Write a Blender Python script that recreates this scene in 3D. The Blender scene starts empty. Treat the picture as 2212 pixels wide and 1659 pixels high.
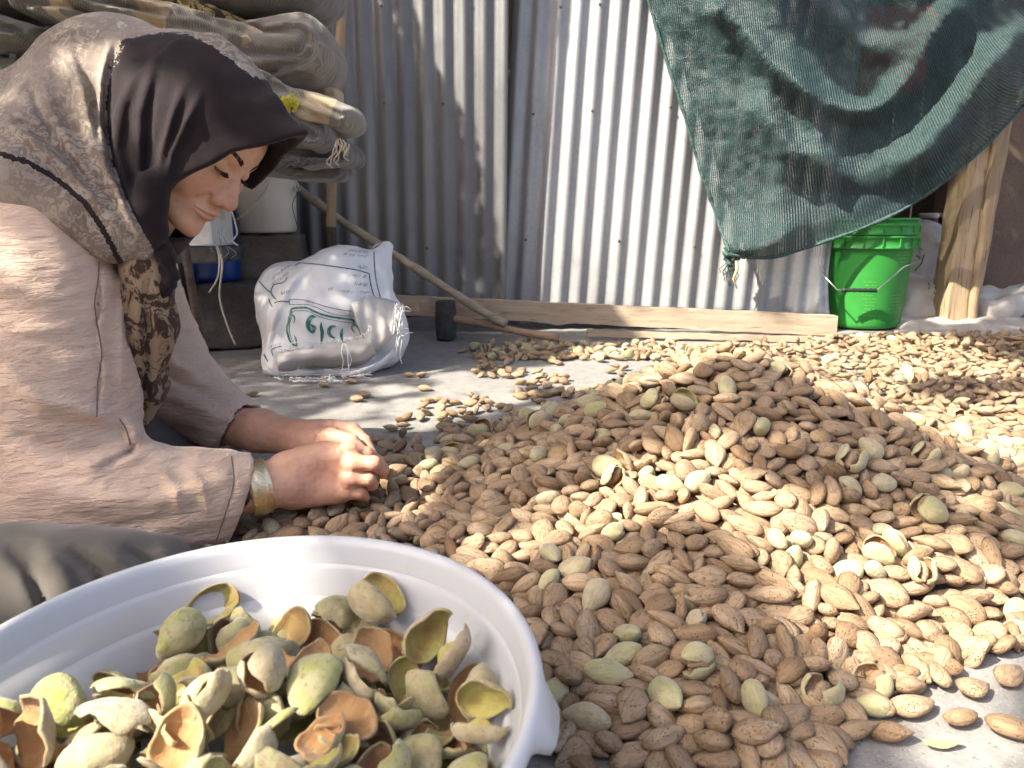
import bpy, bmesh, math, random, base64, zlib
import numpy as np
from mathutils import Vector, Matrix, Quaternion, noise as mnoise

# ---------------------------------------------------------------- camera, sky, sun, exposure
SC = bpy.context.scene
COL = SC.collection
CAM_H, PITCH, FPX = 0.42, math.radians(12.5), 1640.0      # eye height, tilt below level, focal length in units of a 2212 wide frame
cam_d = bpy.data.cameras.new('camera')
cam_d.sensor_width = 36.0
cam_d.lens = 36.0 * FPX / 2212.0
cam_d.clip_start, cam_d.clip_end = 0.02, 200.0
cam = bpy.data.objects.new('camera', cam_d)
cam.location = (0, 0, CAM_H)
cam.rotation_euler = (math.radians(90) - PITCH, 0, 0)
cam_d.dof.use_dof = True
cam_d.dof.focus_distance = 1.05
cam_d.dof.aperture_fstop = 13.0
COL.objects.link(cam)
SC.camera = cam

SUN_AZ, SUN_EL = math.radians(60), math.radians(45)       # the sun stands behind the left shoulder of the viewer
TO_SUN = Vector((-math.sin(SUN_AZ) * math.cos(SUN_EL), -math.cos(SUN_AZ) * math.cos(SUN_EL), math.sin(SUN_EL)))
W = bpy.data.worlds.new('World')
SC.world = W
W.use_nodes = True
sky = W.node_tree.nodes.new('ShaderNodeTexSky')
sky.sky_type = 'NISHITA'
sky.sun_disc = False
sky.sun_elevation = SUN_EL
sky.sun_rotation = math.atan2(TO_SUN.x, TO_SUN.y)
sky.air_density, sky.dust_density, sky.ozone_density = 0.55, 5.0, 0.0
bg = W.node_tree.nodes['Background']
W.node_tree.links.new(sky.outputs[0], bg.inputs[0])
bg.inputs[1].default_value = 0.135
sun_d = bpy.data.lights.new('sun', 'SUN')
sun_d.energy, sun_d.angle, sun_d.color = 3.7, math.radians(0.53), (1.0, 0.92, 0.78)
sun = bpy.data.objects.new('sun', sun_d)
sun.rotation_euler = (-TO_SUN).to_track_quat('-Z', 'Y').to_euler()
sun.location = (-3, -3, 6)
COL.objects.link(sun)
SC.view_settings.view_transform = 'Standard'
SC.view_settings.look = 'None'
SC.view_settings.exposure = 1.98
SC.view_settings.gamma = 1.0
SC.view_settings.use_curve_mapping = False
SC.cycles.max_bounces = 8
SC.cycles.diffuse_bounces = 5
SC.cycles.use_denoising = True

# ---------------------------------------------------------------- helpers
CP, SP = math.cos(PITCH), math.sin(PITCH)
def at(u, v, y):
    """the place at depth y that is seen at u, v in the 2212 x 1659 photograph"""
    a, b = (u - 1106.0) / FPX, (829.5 - v) / FPX
    t = y / (CP + b * SP)
    return Vector((a * t, y, CAM_H + t * (b * CP - SP)))
def on_z(u, v, z=0.0):
    a, b = (u - 1106.0) / FPX, (829.5 - v) / FPX
    t = (z - CAM_H) / (b * CP - SP)
    return Vector((a * t, t * (CP + b * SP), z))
def seen(p):
    """where a place shows in the photograph (for checks of the light)"""
    dx, dy, dz = p[0], p[1], p[2] - CAM_H
    f = dy * CP - dz * SP
    return 1106 + FPX * dx / f, 829.5 - FPX * (dy * SP + dz * CP) / f

def link(name, me, m=None, parent=None):
    o = bpy.data.objects.new(name, me)
    COL.objects.link(o)
    if m is not None and me is not None:
        for q in (m if isinstance(m, (list, tuple)) else (m,)):
            me.materials.append(q)
    if parent is not None:
        o.parent = parent
        o.matrix_parent_inverse = parent.matrix_basis.inverted()
    return o
def tag(o, label=None, cat=None, group=None, kind=None):
    if label: o['label'] = label
    if cat: o['category'] = cat
    if group: o['group'] = group
    if kind: o['kind'] = kind
    return o
def thing(name, label, cat, loc=(0, 0, 0), group=None):
    o = bpy.data.objects.new(name, None)
    o.empty_display_size = 0.05
    COL.objects.link(o)
    o.location = loc
    return tag(o, label, cat, group)
def mesh(name, vs, fs, smooth=True, mi=None):
    me = bpy.data.meshes.new(name)
    me.from_pydata([tuple(map(float, v)) for v in vs], [], [tuple(map(int, f)) for f in fs])
    if smooth:
        me.polygons.foreach_set('use_smooth', [True] * len(me.polygons))
    if mi is not None:
        me.polygons.foreach_set('material_index', [int(q) for q in mi])
    me.update()
    return me
def add(name, vs, fs, m, parent=None, smooth=True, mi=None):
    return link(name, mesh(name, vs, fs, smooth, mi), m, parent)
def attr(me, name, vals):
    """a float per vertex that a material reads"""
    a = me.attributes.new(name, 'FLOAT', 'POINT')
    a.data.foreach_set('value', np.asarray(vals, dtype=np.float32))

def box_v(c, s, rot=None, jitter=0.0, rs=None):
    vs = []
    for z in (-.5, .5):
        for x, y in ((-.5, -.5), (.5, -.5), (.5, .5), (-.5, .5)):
            p = Vector((x * s[0], y * s[1], z * s[2]))
            if jitter:
                p += Vector((rs.uniform(-1, 1), rs.uniform(-1, 1), rs.uniform(-1, 1))) * jitter
            if rot is not None:
                p = rot @ p
            vs.append(p + Vector(c))
    return vs, [(0, 3, 2, 1), (4, 5, 6, 7), (0, 1, 5, 4), (1, 2, 6, 5), (2, 3, 7, 6), (3, 0, 4, 7)]
def bevel_me(me, w, seg=2):
    bm = bmesh.new()
    bm.from_mesh(me)
    bmesh.ops.bevel(bm, geom=list(bm.edges), offset=w, segments=seg, affect='EDGES', profile=0.6)
    bmesh.ops.recalc_face_normals(bm, faces=bm.faces)
    bm.to_mesh(me)
    bm.free()
    return me
def box(name, c, s, m, parent=None, rot=None, bev=0.0, jitter=0.0, rs=None):
    vs, fs = box_v(c, s, rot, jitter, rs)
    me = mesh(name, vs, fs, False)
    if bev:
        bevel_me(me, bev)
    return link(name, me, m, parent)
def tube_v(pts, rad, n=8, caps=True):
    """a tube along pts; rad is one radius or one per point"""
    pts = [Vector(p) for p in pts]
    if not hasattr(rad, '__len__'):
        rad = [rad] * len(pts)
    vs, fs = [], []
    up = None
    for i, p in enumerate(pts):
        d = (pts[min(i + 1, len(pts) - 1)] - pts[max(i - 1, 0)]).normalized()
        if up is None:
            up = Vector((0, 0, 1)) if abs(d.z) < 0.9 else Vector((1, 0, 0))
        a = d.cross(up).normalized()
        up = a.cross(d).normalized()
        for j in range(n):
            t = 2 * math.pi * j / n
            vs.append(p + (a * math.cos(t) + up * math.sin(t)) * rad[i])
    for i in range(len(pts) - 1):
        for j in range(n):
            k = (j + 1) % n
            fs.append((i * n + j, i * n + k, (i + 1) * n + k, (i + 1) * n + j))
    if caps:
        fs.append(tuple(reversed(range(n))))
        fs.append(tuple(range((len(pts) - 1) * n, len(pts) * n)))
    return vs, fs
def tube(name, pts, rad, m, parent=None, n=8):
    vs, fs = tube_v(pts, rad, n)
    return add(name, vs, fs, m, parent)
def tubes(name, paths, rad, m, parent=None, n=5):
    V, F = [], []
    for k, p in enumerate(paths):
        vs, fs = tube_v(p, rad[k] if hasattr(rad, '__len__') else rad, n)
        o = len(V)
        V += vs
        F += [tuple(q + o for q in f) for f in fs]
    return add(name, V, F, m, parent)
def lathe_v(prof, n=48, ex=1.0, ey=1.0, c=(0, 0, 0)):
    vs, fs = [], []
    for r, z in prof:
        for j in range(n):
            a = 2 * math.pi * j / n
            vs.append((c[0] + r * ex * math.cos(a), c[1] + r * ey * math.sin(a), c[2] + z))
    for i in range(len(prof) - 1):
        for j in range(n):
            k = (j + 1) % n
            fs.append((i * n + j, i * n + k, (i + 1) * n + k, (i + 1) * n + j))
    return vs, fs
def spline(pts, n):
    """smooth curve through pts (Catmull-Rom), n samples"""
    P = [np.array(p, float) for p in pts]
    P = [2 * P[0] - P[1]] + P + [2 * P[-1] - P[-2]]
    out = []
    m = len(P) - 3
    for i in range(n):
        t = m * i / (n - 1)
        k = min(int(t), m - 1)
        t -= k
        a, b, c, d = P[k:k + 4]
        out.append(0.5 * (2 * b + (c - a) * t + (2 * a - 5 * b + 4 * c - d) * t * t + (3 * b - a - 3 * c + d) * t ** 3))
    return out

# value noise in numpy, for displacing shapes
_rs = np.random.RandomState(3)
_lat = _rs.rand(32, 32, 32).astype(np.float32)
def vnoise(P, f, off=0.0):
    q = np.asarray(P, np.float32) * f + off
    i = np.floor(q).astype(np.int32)
    t = q - i
    t = t * t * (3 - 2 * t)
    x0, y0, z0 = (i & 31).T
    x1, y1, z1 = ((i + 1) & 31).T
    a, b, c = t.T
    L = _lat
    v = ((L[x0, y0, z0] * (1 - a) + L[x1, y0, z0] * a) * (1 - b) + (L[x0, y1, z0] * (1 - a) + L[x1, y1, z0] * a) * b) * (1 - c) + \
        ((L[x0, y0, z1] * (1 - a) + L[x1, y0, z1] * a) * (1 - b) + (L[x0, y1, z1] * (1 - a) + L[x1, y1, z1] * a) * b) * c
    return v * 2 - 1
def fbm(P, f, oct=3, off=0.0):
    s, a = 0, 1.0
    for k in range(oct):
        s = s + a * vnoise(P, f * 2 ** k, off + 7.3 * k)
        a *= 0.5
    return s

# ---------------------------------------------------------------- shapes from distance functions (for bodies and cloth)
def sphere(P, c, r): return np.linalg.norm(P - np.asarray(c, np.float32), axis=1) - r
def ellip(P, c, r, R=None):
    q = P - np.asarray(c, np.float32)
    if R is not None: q = q @ np.asarray(R, np.float32)     # columns of R are the axes
    r = np.asarray(r, np.float32)
    k0 = np.linalg.norm(q / r, axis=1)
    k1 = np.linalg.norm(q / (r * r), axis=1) + 1e-9
    return k0 * (k0 - 1.0) / k1
def cone(P, a, b, ra, rb):
    """capsule from a to b whose radius goes from ra to rb"""
    a, b = np.asarray(a, np.float32), np.asarray(b, np.float32)
    d = b - a
    t = np.clip(((P - a) @ d) / (d @ d), 0, 1)
    return np.linalg.norm(P - a - t[:, None] * d, axis=1) - (ra + (rb - ra) * t)
def chain(P, pts, rad, k=0.0):
    s = None
    for i in range(len(pts) - 1):
        q = cone(P, pts[i], pts[i + 1], rad[i], rad[i + 1])
        s = q if s is None else (smin(s, q, k) if k else np.minimum(s, q))
    return s
def smin(a, b, k):
    h = np.clip(0.5 + 0.5 * (b - a) / k, 0, 1)
    return b + (a - b) * h - k * h * (1 - h)
def smax(a, b, k): return -smin(-a, -b, k)
def boxd(P, c, h, R=None, r=0.0):
    q = P - np.asarray(c, np.float32)
    if R is not None: q = q @ np.asarray(R, np.float32)
    q = np.abs(q) - (np.asarray(h, np.float32) - r)
    return np.linalg.norm(np.maximum(q, 0), axis=1) + np.minimum(q.max(axis=1), 0) - r
def field_mesh(f, lo, hi, h, slack=1.6):
    """surface of f = 0 as verts, quads (surface nets on the blocks near the surface)"""
    N = 8
    lo = np.asarray(lo, np.float64)
    nb = np.ceil((np.asarray(hi) - lo) / (N * h)).astype(int)
    ii = np.stack(np.meshgrid(*[np.arange(q) for q in nb], indexing='ij'), -1).reshape(-1, 3)
    cen = lo + (ii + 0.5) * N * h
    d = f(cen.astype(np.float32))
    ii = ii[np.abs(d) < N * h * 0.87 * slack]
    dim = nb * N + 2
    g = np.arange(N + 1)
    loc = np.stack(np.meshgrid(g, g, g, indexing='ij'), -1)
    cells, verts, quads = [], [], []
    S1 = np.array((dim[1] * dim[2], dim[2], 1), np.int64)
    for s in range(0, len(ii), 400):
        blk = ii[s:s + 400]
        gi = blk[:, None, None, None, :] * N + loc
        P = lo + gi * h
        D = f(P.reshape(-1, 3).astype(np.float32)).reshape(gi.shape[:-1]).astype(np.float64)
        ins = D < 0
        acc = np.zeros((len(blk), N, N, N, 3)); cnt = np.zeros((len(blk), N, N, N))
        C = [(0, 0, 0), (1, 0, 0), (0, 1, 0), (1, 1, 0), (0, 0, 1), (1, 0, 1), (0, 1, 1), (1, 1, 1)]
        sub = lambda A, o: A[:, o[0]:o[0] + N, o[1]:o[1] + N, o[2]:o[2] + N]
        for a in range(8):
            for ax in range(3):
                if C[a][ax]: continue
                o2 = list(C[a]); o2[ax] = 1
                A, B = sub(D, C[a]), sub(D, o2)
                m = (A < 0) != (B < 0)
                t = np.where(m, A / np.where(m, A - B, 1), 0)
                for q in range(3):
                    acc[..., q] += np.where(m, C[a][q] + (t if q == ax else 0), 0)
                cnt += m
        act = cnt > 0
        base = gi[:, :N, :N, :N]
        verts.append(lo + (base[act] + acc[act] / cnt[act][:, None]) * h)
        cells.append((base[act] * S1).sum(-1))
        for ax in range(3):
            o2 = [0, 0, 0]; o2[ax] = 1
            A, B = sub(ins, (0, 0, 0)), sub(ins, o2)
            m = A != B
            e = (base[m] * S1).sum(-1)
            u, v = S1[(ax + 1) % 3], S1[(ax + 2) % 3]
            q = np.stack((e, e - u, e - u - v, e - v), 1)
            flip = ~A[m]
            q[flip] = q[flip][:, ::-1]
            quads.append(q)
    cells = np.concatenate(cells); verts = np.concatenate(verts); quads = np.concatenate(quads)
    o = np.argsort(cells); cs = cells[o]
    p = np.searchsorted(cs, quads)
    p = np.minimum(p, len(cs) - 1)
    ok = (cs[p] == quads).all(1)
    return verts, o[p[ok]]
def fast_mesh(name, V, Q):
    me = bpy.data.meshes.new(name)
    V = np.ascontiguousarray(V, np.float32)
    me.vertices.add(len(V)); me.vertices.foreach_set('co', V.ravel())
    me.loops.add(Q.size); me.loops.foreach_set('vertex_index', np.ascontiguousarray(Q, np.int32).ravel())
    n = Q.shape[1]
    me.polygons.add(len(Q))
    me.polygons.foreach_set('loop_start', np.arange(0, Q.size, n, dtype=np.int32))
    me.polygons.foreach_set('loop_total', np.full(len(Q), n, np.int32))
    me.polygons.foreach_set('use_smooth', np.ones(len(Q), bool))
    me.update(calc_edges=True)
    me.validate()
    return me

def px(P):
    """where points show in the photograph, for laying folds and print where the cloth has them"""
    dx, dy, dz = P[:, 0], P[:, 1], P[:, 2] - CAM_H
    f = dy * CP - dz * SP
    return 1106 + FPX * dx / f, 829.5 - FPX * (dy * SP + dz * CP) / f
def polydist(u, v, pts, along=False):
    d = np.full(len(u), 1e9, np.float32); s = np.zeros(len(u), np.float32)
    n = len(pts) - 1
    for k, ((a, b), (c, e)) in enumerate(zip(pts, pts[1:])):
        t = np.clip(((u - a) * (c - a) + (v - b) * (e - b)) / ((c - a) ** 2 + (e - b) ** 2), 0, 1)
        q = (u - a - t * (c - a)) ** 2 + (v - b - t * (e - b)) ** 2
        s = np.where(q < d, (k + t) / n, s); d = np.minimum(d, q)
    return (np.sqrt(d), s) if along else np.sqrt(d)
def folds(u, v, lst):
    s = 0
    for pts, w, a in lst:
        q, t = polydist(u, v, pts, True)
        q = q / w
        s = s + a * np.exp(-q * q) * np.clip(t / .3, 0, 1) ** .7 * np.clip((1.02 - t) / .25, 0, 1) ** .7
    return s
def bounds(pts, pad):
    a = np.array([tuple(p) for p in pts]); return a.min(0) - pad, a.max(0) + pad

# ---------------------------------------------------------------- materials
class M:
    """small node builder: m = M('name'); colours and heights are chained from textures"""
    def __init__(s, name, rough=0.7, metal=0.0, spec=0.4, sheen=0.0):
        s.m = bpy.data.materials.new(name)
        s.m.use_nodes = True
        s.t = s.m.node_tree
        s.b = s.t.nodes['Principled BSDF']
        s.b.inputs['Roughness'].default_value = rough
        s.b.inputs['Metallic'].default_value = metal
        s.b.inputs['Specular IOR Level'].default_value = spec
        if sheen:
            s.b.inputs['Sheen Weight'].default_value = sheen
            s.b.inputs['Sheen Roughness'].default_value = 0.5
        s.co = s.n('ShaderNodeTexCoord').outputs['Object']
        s.h = None
    def n(s, ty, **kw):
        o = s.t.nodes.new(ty)
        for k, v in kw.items(): setattr(o, k, v)
        return o
    def l(s, a, b): s.t.links.new(a, b)
    def set(s, sock, v):
        if hasattr(v, 'is_output') or isinstance(v, bpy.types.NodeSocket): s.l(v, sock)
        else: sock.default_value = (*v, 1.0) if isinstance(v, tuple) and len(v) == 3 and sock.type == 'RGBA' else v
    def map(s, scale=(1, 1, 1), rot=(0, 0, 0), co=None):
        q = s.n('ShaderNodeMapping')
        s.l(co or s.co, q.inputs[0])
        q.inputs['Scale'].default_value = scale
        q.inputs['Rotation'].default_value = rot
        return q.outputs[0]
    def noise(s, scale, detail=4, rough=0.55, co=None, dist=0.0):
        q = s.n('ShaderNodeTexNoise')
        s.l(co or s.co, q.inputs['Vector'])
        q.inputs['Scale'].default_value = scale
        q.inputs['Detail'].default_value = detail
        q.inputs['Roughness'].default_value = rough
        q.inputs['Distortion'].default_value = dist
        return q.outputs['Fac']
    def voro(s, scale, co=None, feat='F1', out='Distance', rnd=1.0):
        q = s.n('ShaderNodeTexVoronoi', feature=feat)
        s.l(co or s.co, q.inputs['Vector'])
        q.inputs['Scale'].default_value = scale
        q.inputs['Randomness'].default_value = rnd
        return q.outputs[out]
    def wave(s, scale, co=None, dist=0.0, dscale=1.0, dir='X', prof='SIN'):
        q = s.n('ShaderNodeTexWave', wave_type='BANDS', bands_direction=dir, wave_profile=prof)
        s.l(co or s.co, q.inputs['Vector'])
        q.inputs['Scale'].default_value = scale
        q.inputs['Distortion'].default_value = dist
        q.inputs['Detail Scale'].default_value = dscale
        return q.outputs['Fac']
    def ramp(s, fac, stops, interp='LINEAR'):
        q = s.n('ShaderNodeValToRGB')
        q.color_ramp.interpolation = interp
        e = q.color_ramp.elements
        while len(e) < len(stops): e.new(0.5)
        for k, (p, c) in enumerate(stops):
            e[k].position = p
            e[k].color = (*c, 1) if hasattr(c, '__len__') else (c, c, c, 1)
        s.l(fac, q.inputs[0])
        return q.outputs[0]
    def mix(s, f, a, b, mode='MIX'):
        q = s.n('ShaderNodeMix', data_type='RGBA', blend_type=mode)
        s.set(q.inputs[0], f); s.set(q.inputs[6], a); s.set(q.inputs[7], b)
        return q.outputs[2]
    def math(s, op, a, b=0.0, c=0.0):
        q = s.n('ShaderNodeMath', operation=op)
        s.set(q.inputs[0], a); s.set(q.inputs[1], b); s.set(q.inputs[2], c)
        return q.outputs[0]
    def attr(s, name):
        q = s.n('ShaderNodeAttribute', attribute_name=name)
        return q.outputs['Fac']
    def rnd(s):
        return s.n('ShaderNodeObjectInfo').outputs['Random']
    def color(s, c): s.set(s.b.inputs['Base Color'], c); return s
    def rough(s, v): s.set(s.b.inputs['Roughness'], v); return s
    def bump(s, h, strength=0.5, dist=0.01):
        q = s.n('ShaderNodeBump')
        q.inputs['Strength'].default_value = strength
        q.inputs['Distance'].default_value = dist
        s.l(h, q.inputs['Height'])
        if s.h is not None: s.l(s.h, q.inputs['Normal'])
        s.h = q.outputs[0]
        s.l(s.h, s.b.inputs['Normal'])
        return s
    def done(s): return s.m
# ---------------------------------------------------------------- nut shapes (pure numpy, metres)
def nut_grid(L, W, T, nu, nv, blunt, bend, keel, seam=0.0, seed=0, lump=0.03):
    """closed almond-like body: verts, faces; x is the long axis, +y the suture edge"""
    rs = np.random.RandomState(seed)
    ph = rs.rand(8) * 6.283
    vs = [(-L / 2, bend * W, 0.0)]
    for i in range(1, nu):
        s = i / nu
        t = -math.cos(math.pi * s)                     # -1 blunt end .. 1 pointed tip
        w = max(1e-4, (1 - t * t)) ** 0.62 * (1 - blunt * t) * (1.0 + 0.05 * math.sin(3 * t + ph[0]))
        w *= (0.95 - .20 * max(0, t) ** 3)
        x = L / 2 * (t + 0.07 * max(0, t) ** 3)
        for j in range(nv):
            a = 2 * math.pi * j / nv
            ca, sa = math.cos(a), math.sin(a)
            r = 1 + lump * math.sin(2 * a + ph[1] + 2 * t) + lump * 0.7 * math.sin(3 * a + ph[2] - 3 * t)
            d = abs(((a - math.pi / 2 + math.pi) % (2 * math.pi)) - math.pi)
            r *= 1 + 1.7 * keel * math.exp(-(d / 0.24) ** 2)
            if seam:
                k = math.exp(-(d / 0.16) ** 2) * min(1, 1.25 * (1 - abs(t - 0.2)))
                r *= 1 - seam * max(0, k)
            y = sa * r * w * W / 2 + bend * W * t * t
            z = ca * r * w * T / 2 * 0.93
            vs.append((x, y, z))
    vs.append((L / 2 * 1.09, bend * W, 0.0))
    fs = []
    for j in range(nv):
        fs.append((0, 1 + (j + 1) % nv, 1 + j))
    for i in range(nu - 2):
        b = 1 + i * nv
        for j in range(nv):
            k = (j + 1) % nv
            fs.append((b + j, b + k, b + nv + k, b + nv + j))
    b = 1 + (nu - 2) * nv
    e = len(vs) - 1
    for j in range(nv):
        fs.append((b + j, b + (j + 1) % nv, e))
    return np.array(vs), fs

def cup_grid(L, W, D, th, nu, nv, seed=0, curl=0.0, bite=0.0, tw=0.0):
    """one valve of a hull: a shallow cup of thickness th, opening towards +z, with an uneven torn rim.
    returns verts, faces, material index per face (0 outside, 1 inside)"""
    rs = np.random.RandomState(seed)
    ph = rs.rand(8) * 6.283
    out, inn = [], []
    for i in range(nu + 1):
        s = i / nu
        for j in range(nv):
            a = 2 * math.pi * j / nv
            rim = 1 + 0.07 * math.sin(2 * a + ph[0]) + 0.07 * math.sin(5 * a + ph[1]) + 0.05 * math.sin(9 * a + ph[2]) + 0.025 * math.sin(17 * a + ph[4])
            if bite:
                dd = abs(((a - ph[3] + math.pi) % (2 * math.pi)) - math.pi)
                rim *= 1 - bite * math.exp(-(dd / 0.5) ** 2)
            lat = s * rim * math.pi * 0.5 * 0.98
            rr = math.sin(min(lat, 1.75))
            zz = -math.cos(lat)
            ca = math.cos(a)
            pear = 1 - 0.22 * ca * s
            x = ca * rr * L / 2 * (1.0 + 0.1 * max(0, ca) * s)
            y = math.sin(a) * rr * W / 2 * pear
            z = zz * D + curl * (x / (L / 2)) ** 2 * D + tw * x * y / (L * W) * 4 * D
            lump = 0.07 * s * math.sin(3 * a + ph[4] + 4 * s) + 0.05 * math.sin(6 * s + ph[5]) + 0.10 * s * s * math.sin(4 * a + ph[6])
            z += lump * D
            n = np.array((x / (L / 2) ** 2, y / (W / 2) ** 2, (zz * D) / D ** 2 + 1e-6))
            n = n / (np.linalg.norm(n) + 1e-9)
            out.append((x, y, z))
            edge = 1 - 0.35 * s ** 6
            inn.append((x - n[0] * th * edge, y - n[1] * th * edge, z - n[2] * th * edge))
    nvt = (nu + 1) * nv
    vs = np.array(out + inn)
    fs, mi = [], []
    for i in range(nu):
        for j in range(nv):
            k = (j + 1) % nv
            a, b, c, d = i * nv + j, i * nv + k, (i + 1) * nv + k, (i + 1) * nv + j
            if i == 0:
                fs.append((a, c, d)); mi.append(0)
                fs.append((nvt + a, nvt + d, nvt + c)); mi.append(1)
            else:
                fs.append((a, b, c, d)); mi.append(0)
                fs.append((nvt + d, nvt + c, nvt + b, nvt + a)); mi.append(1)
    for j in range(nv):
        k = (j + 1) % nv
        a, b = nu * nv + j, nu * nv + k
        fs.append((a, b, nvt + b, nvt + a)); mi.append(2)
    return vs, fs, mi

def rotm(ax, ang):
    c, s = math.cos(ang), math.sin(ang)
    return {'x': np.array(((1, 0, 0), (0, c, -s), (0, s, c))), 'y': np.array(((c, 0, s), (0, 1, 0), (-s, 0, c))),
            'z': np.array(((c, -s, 0), (s, c, 0), (0, 0, 1)))}[ax]

def split_hull(L, W, T, gap, seed, nu=7, nv=14):
    """two hull valves sprung apart along the suture edge, the shell showing between them"""
    V, F, M = [], [], []
    for sgn in (1, -1):
        vs, fs, mi = cup_grid(L, W, T * 0.5, 0.0025, nu, nv, seed + (sgn > 0), 0.0, 0.0)
        vs = vs.copy()
        if sgn > 0:
            vs = vs @ rotm('x', math.pi).T
        vs = vs @ rotm('x', sgn * gap).T
        vs = vs + np.array((0, 0.10 * W, sgn * (0.0012 + gap * W * 0.5)))
        o = sum(len(v) for v in V)
        V.append(vs); F += [tuple(q + o for q in f) for f in fs]; M += mi
    vs, fs = nut_grid(L * 0.86, W * 0.84, T * 0.72, 10, 10, 0.2, 0.0, 0.05, 0, seed)
    o = sum(len(v) for v in V)
    V.append(vs); F += [tuple(q + o for q in f) for f in fs]; M += [3] * len(fs)
    return np.concatenate(V), F, M

# kind index -> (category, builder); the sizes are those of fresh almonds
def nut_kinds(fine):
    a, b = (14, 16) if fine else (8, 8)
    K = []
    for k, (L, W, T, bl, be, ke) in enumerate(((.0360, .0225, .0150, .20, .03, .07), (.0335, .0215, .0160, .26, -.02, .05),
                                               (.0385, .0225, .0150, .22, .05, .08), (.0315, .0235, .0145, .30, .02, .10),
                                               (.0370, .0200, .0155, .15, .07, .06), (.0345, .0245, .0140, .24, .00, .12))):
        K.append(('shell', nut_grid(L, W, T, a, b, bl, be, ke, 0, 11 + k)))
    for k, (L, W, T, bl, be, se) in enumerate(((.0410, .0270, .0225, .16, .02, .30), (.0380, .0290, .0240, .20, .0, .42), (.0430, .0265, .0215, .10, .03, .0))):
        K.append(('green', nut_grid(L, W, T, a + 2, b + 8 if fine else b, bl, be, 0.0, se, 31 + k, 0.04)))
    for k, g in enumerate((0.22, 0.34)):
        K.append(('split', split_hull(.040, .030, .026, g, 50 + 3 * k, 7 if fine else 4, 16 if fine else 8)))
    K.append(('half', cup_grid(.034, .023, .0085, .0016, 6 if fine else 4, 14 if fine else 8, 70)))
    return K

def hull_kinds(fine):
    n, m = (9, 26) if fine else (4, 10)
    K = []
    for k, (L, W, D, cu, bi, tw) in enumerate(((.046, .034, .0095, .0, .0, .1), (.042, .036, .0090, .15, .40, .15), (.047, .030, .011, .35, .0, -.2),
                                               (.042, .024, .009, .7, .45, .5), (.040, .033, .0115, .0, .3, -.1), (.047, .033, .0105, .2, .2, .3),
                                               (.045, .022, .007, -.7, .5, -.6))):
        K.append(('valve', cup_grid(L, W, D, .0021, n, m, 90 + k, cu, bi, tw)))
    for k, g in enumerate((0.10, 0.28, 0.45)):
        vs, fs, mi = split_hull(.043, .033, .027, g, 120 + 5 * k, n, m)
        cut = [i for i, q in enumerate(mi) if q != 3]              # empty: no shell left inside
        K.append(('pair', (vs, [fs[i] for i in cut], [mi[i] for i in cut])))
    return K
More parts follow.
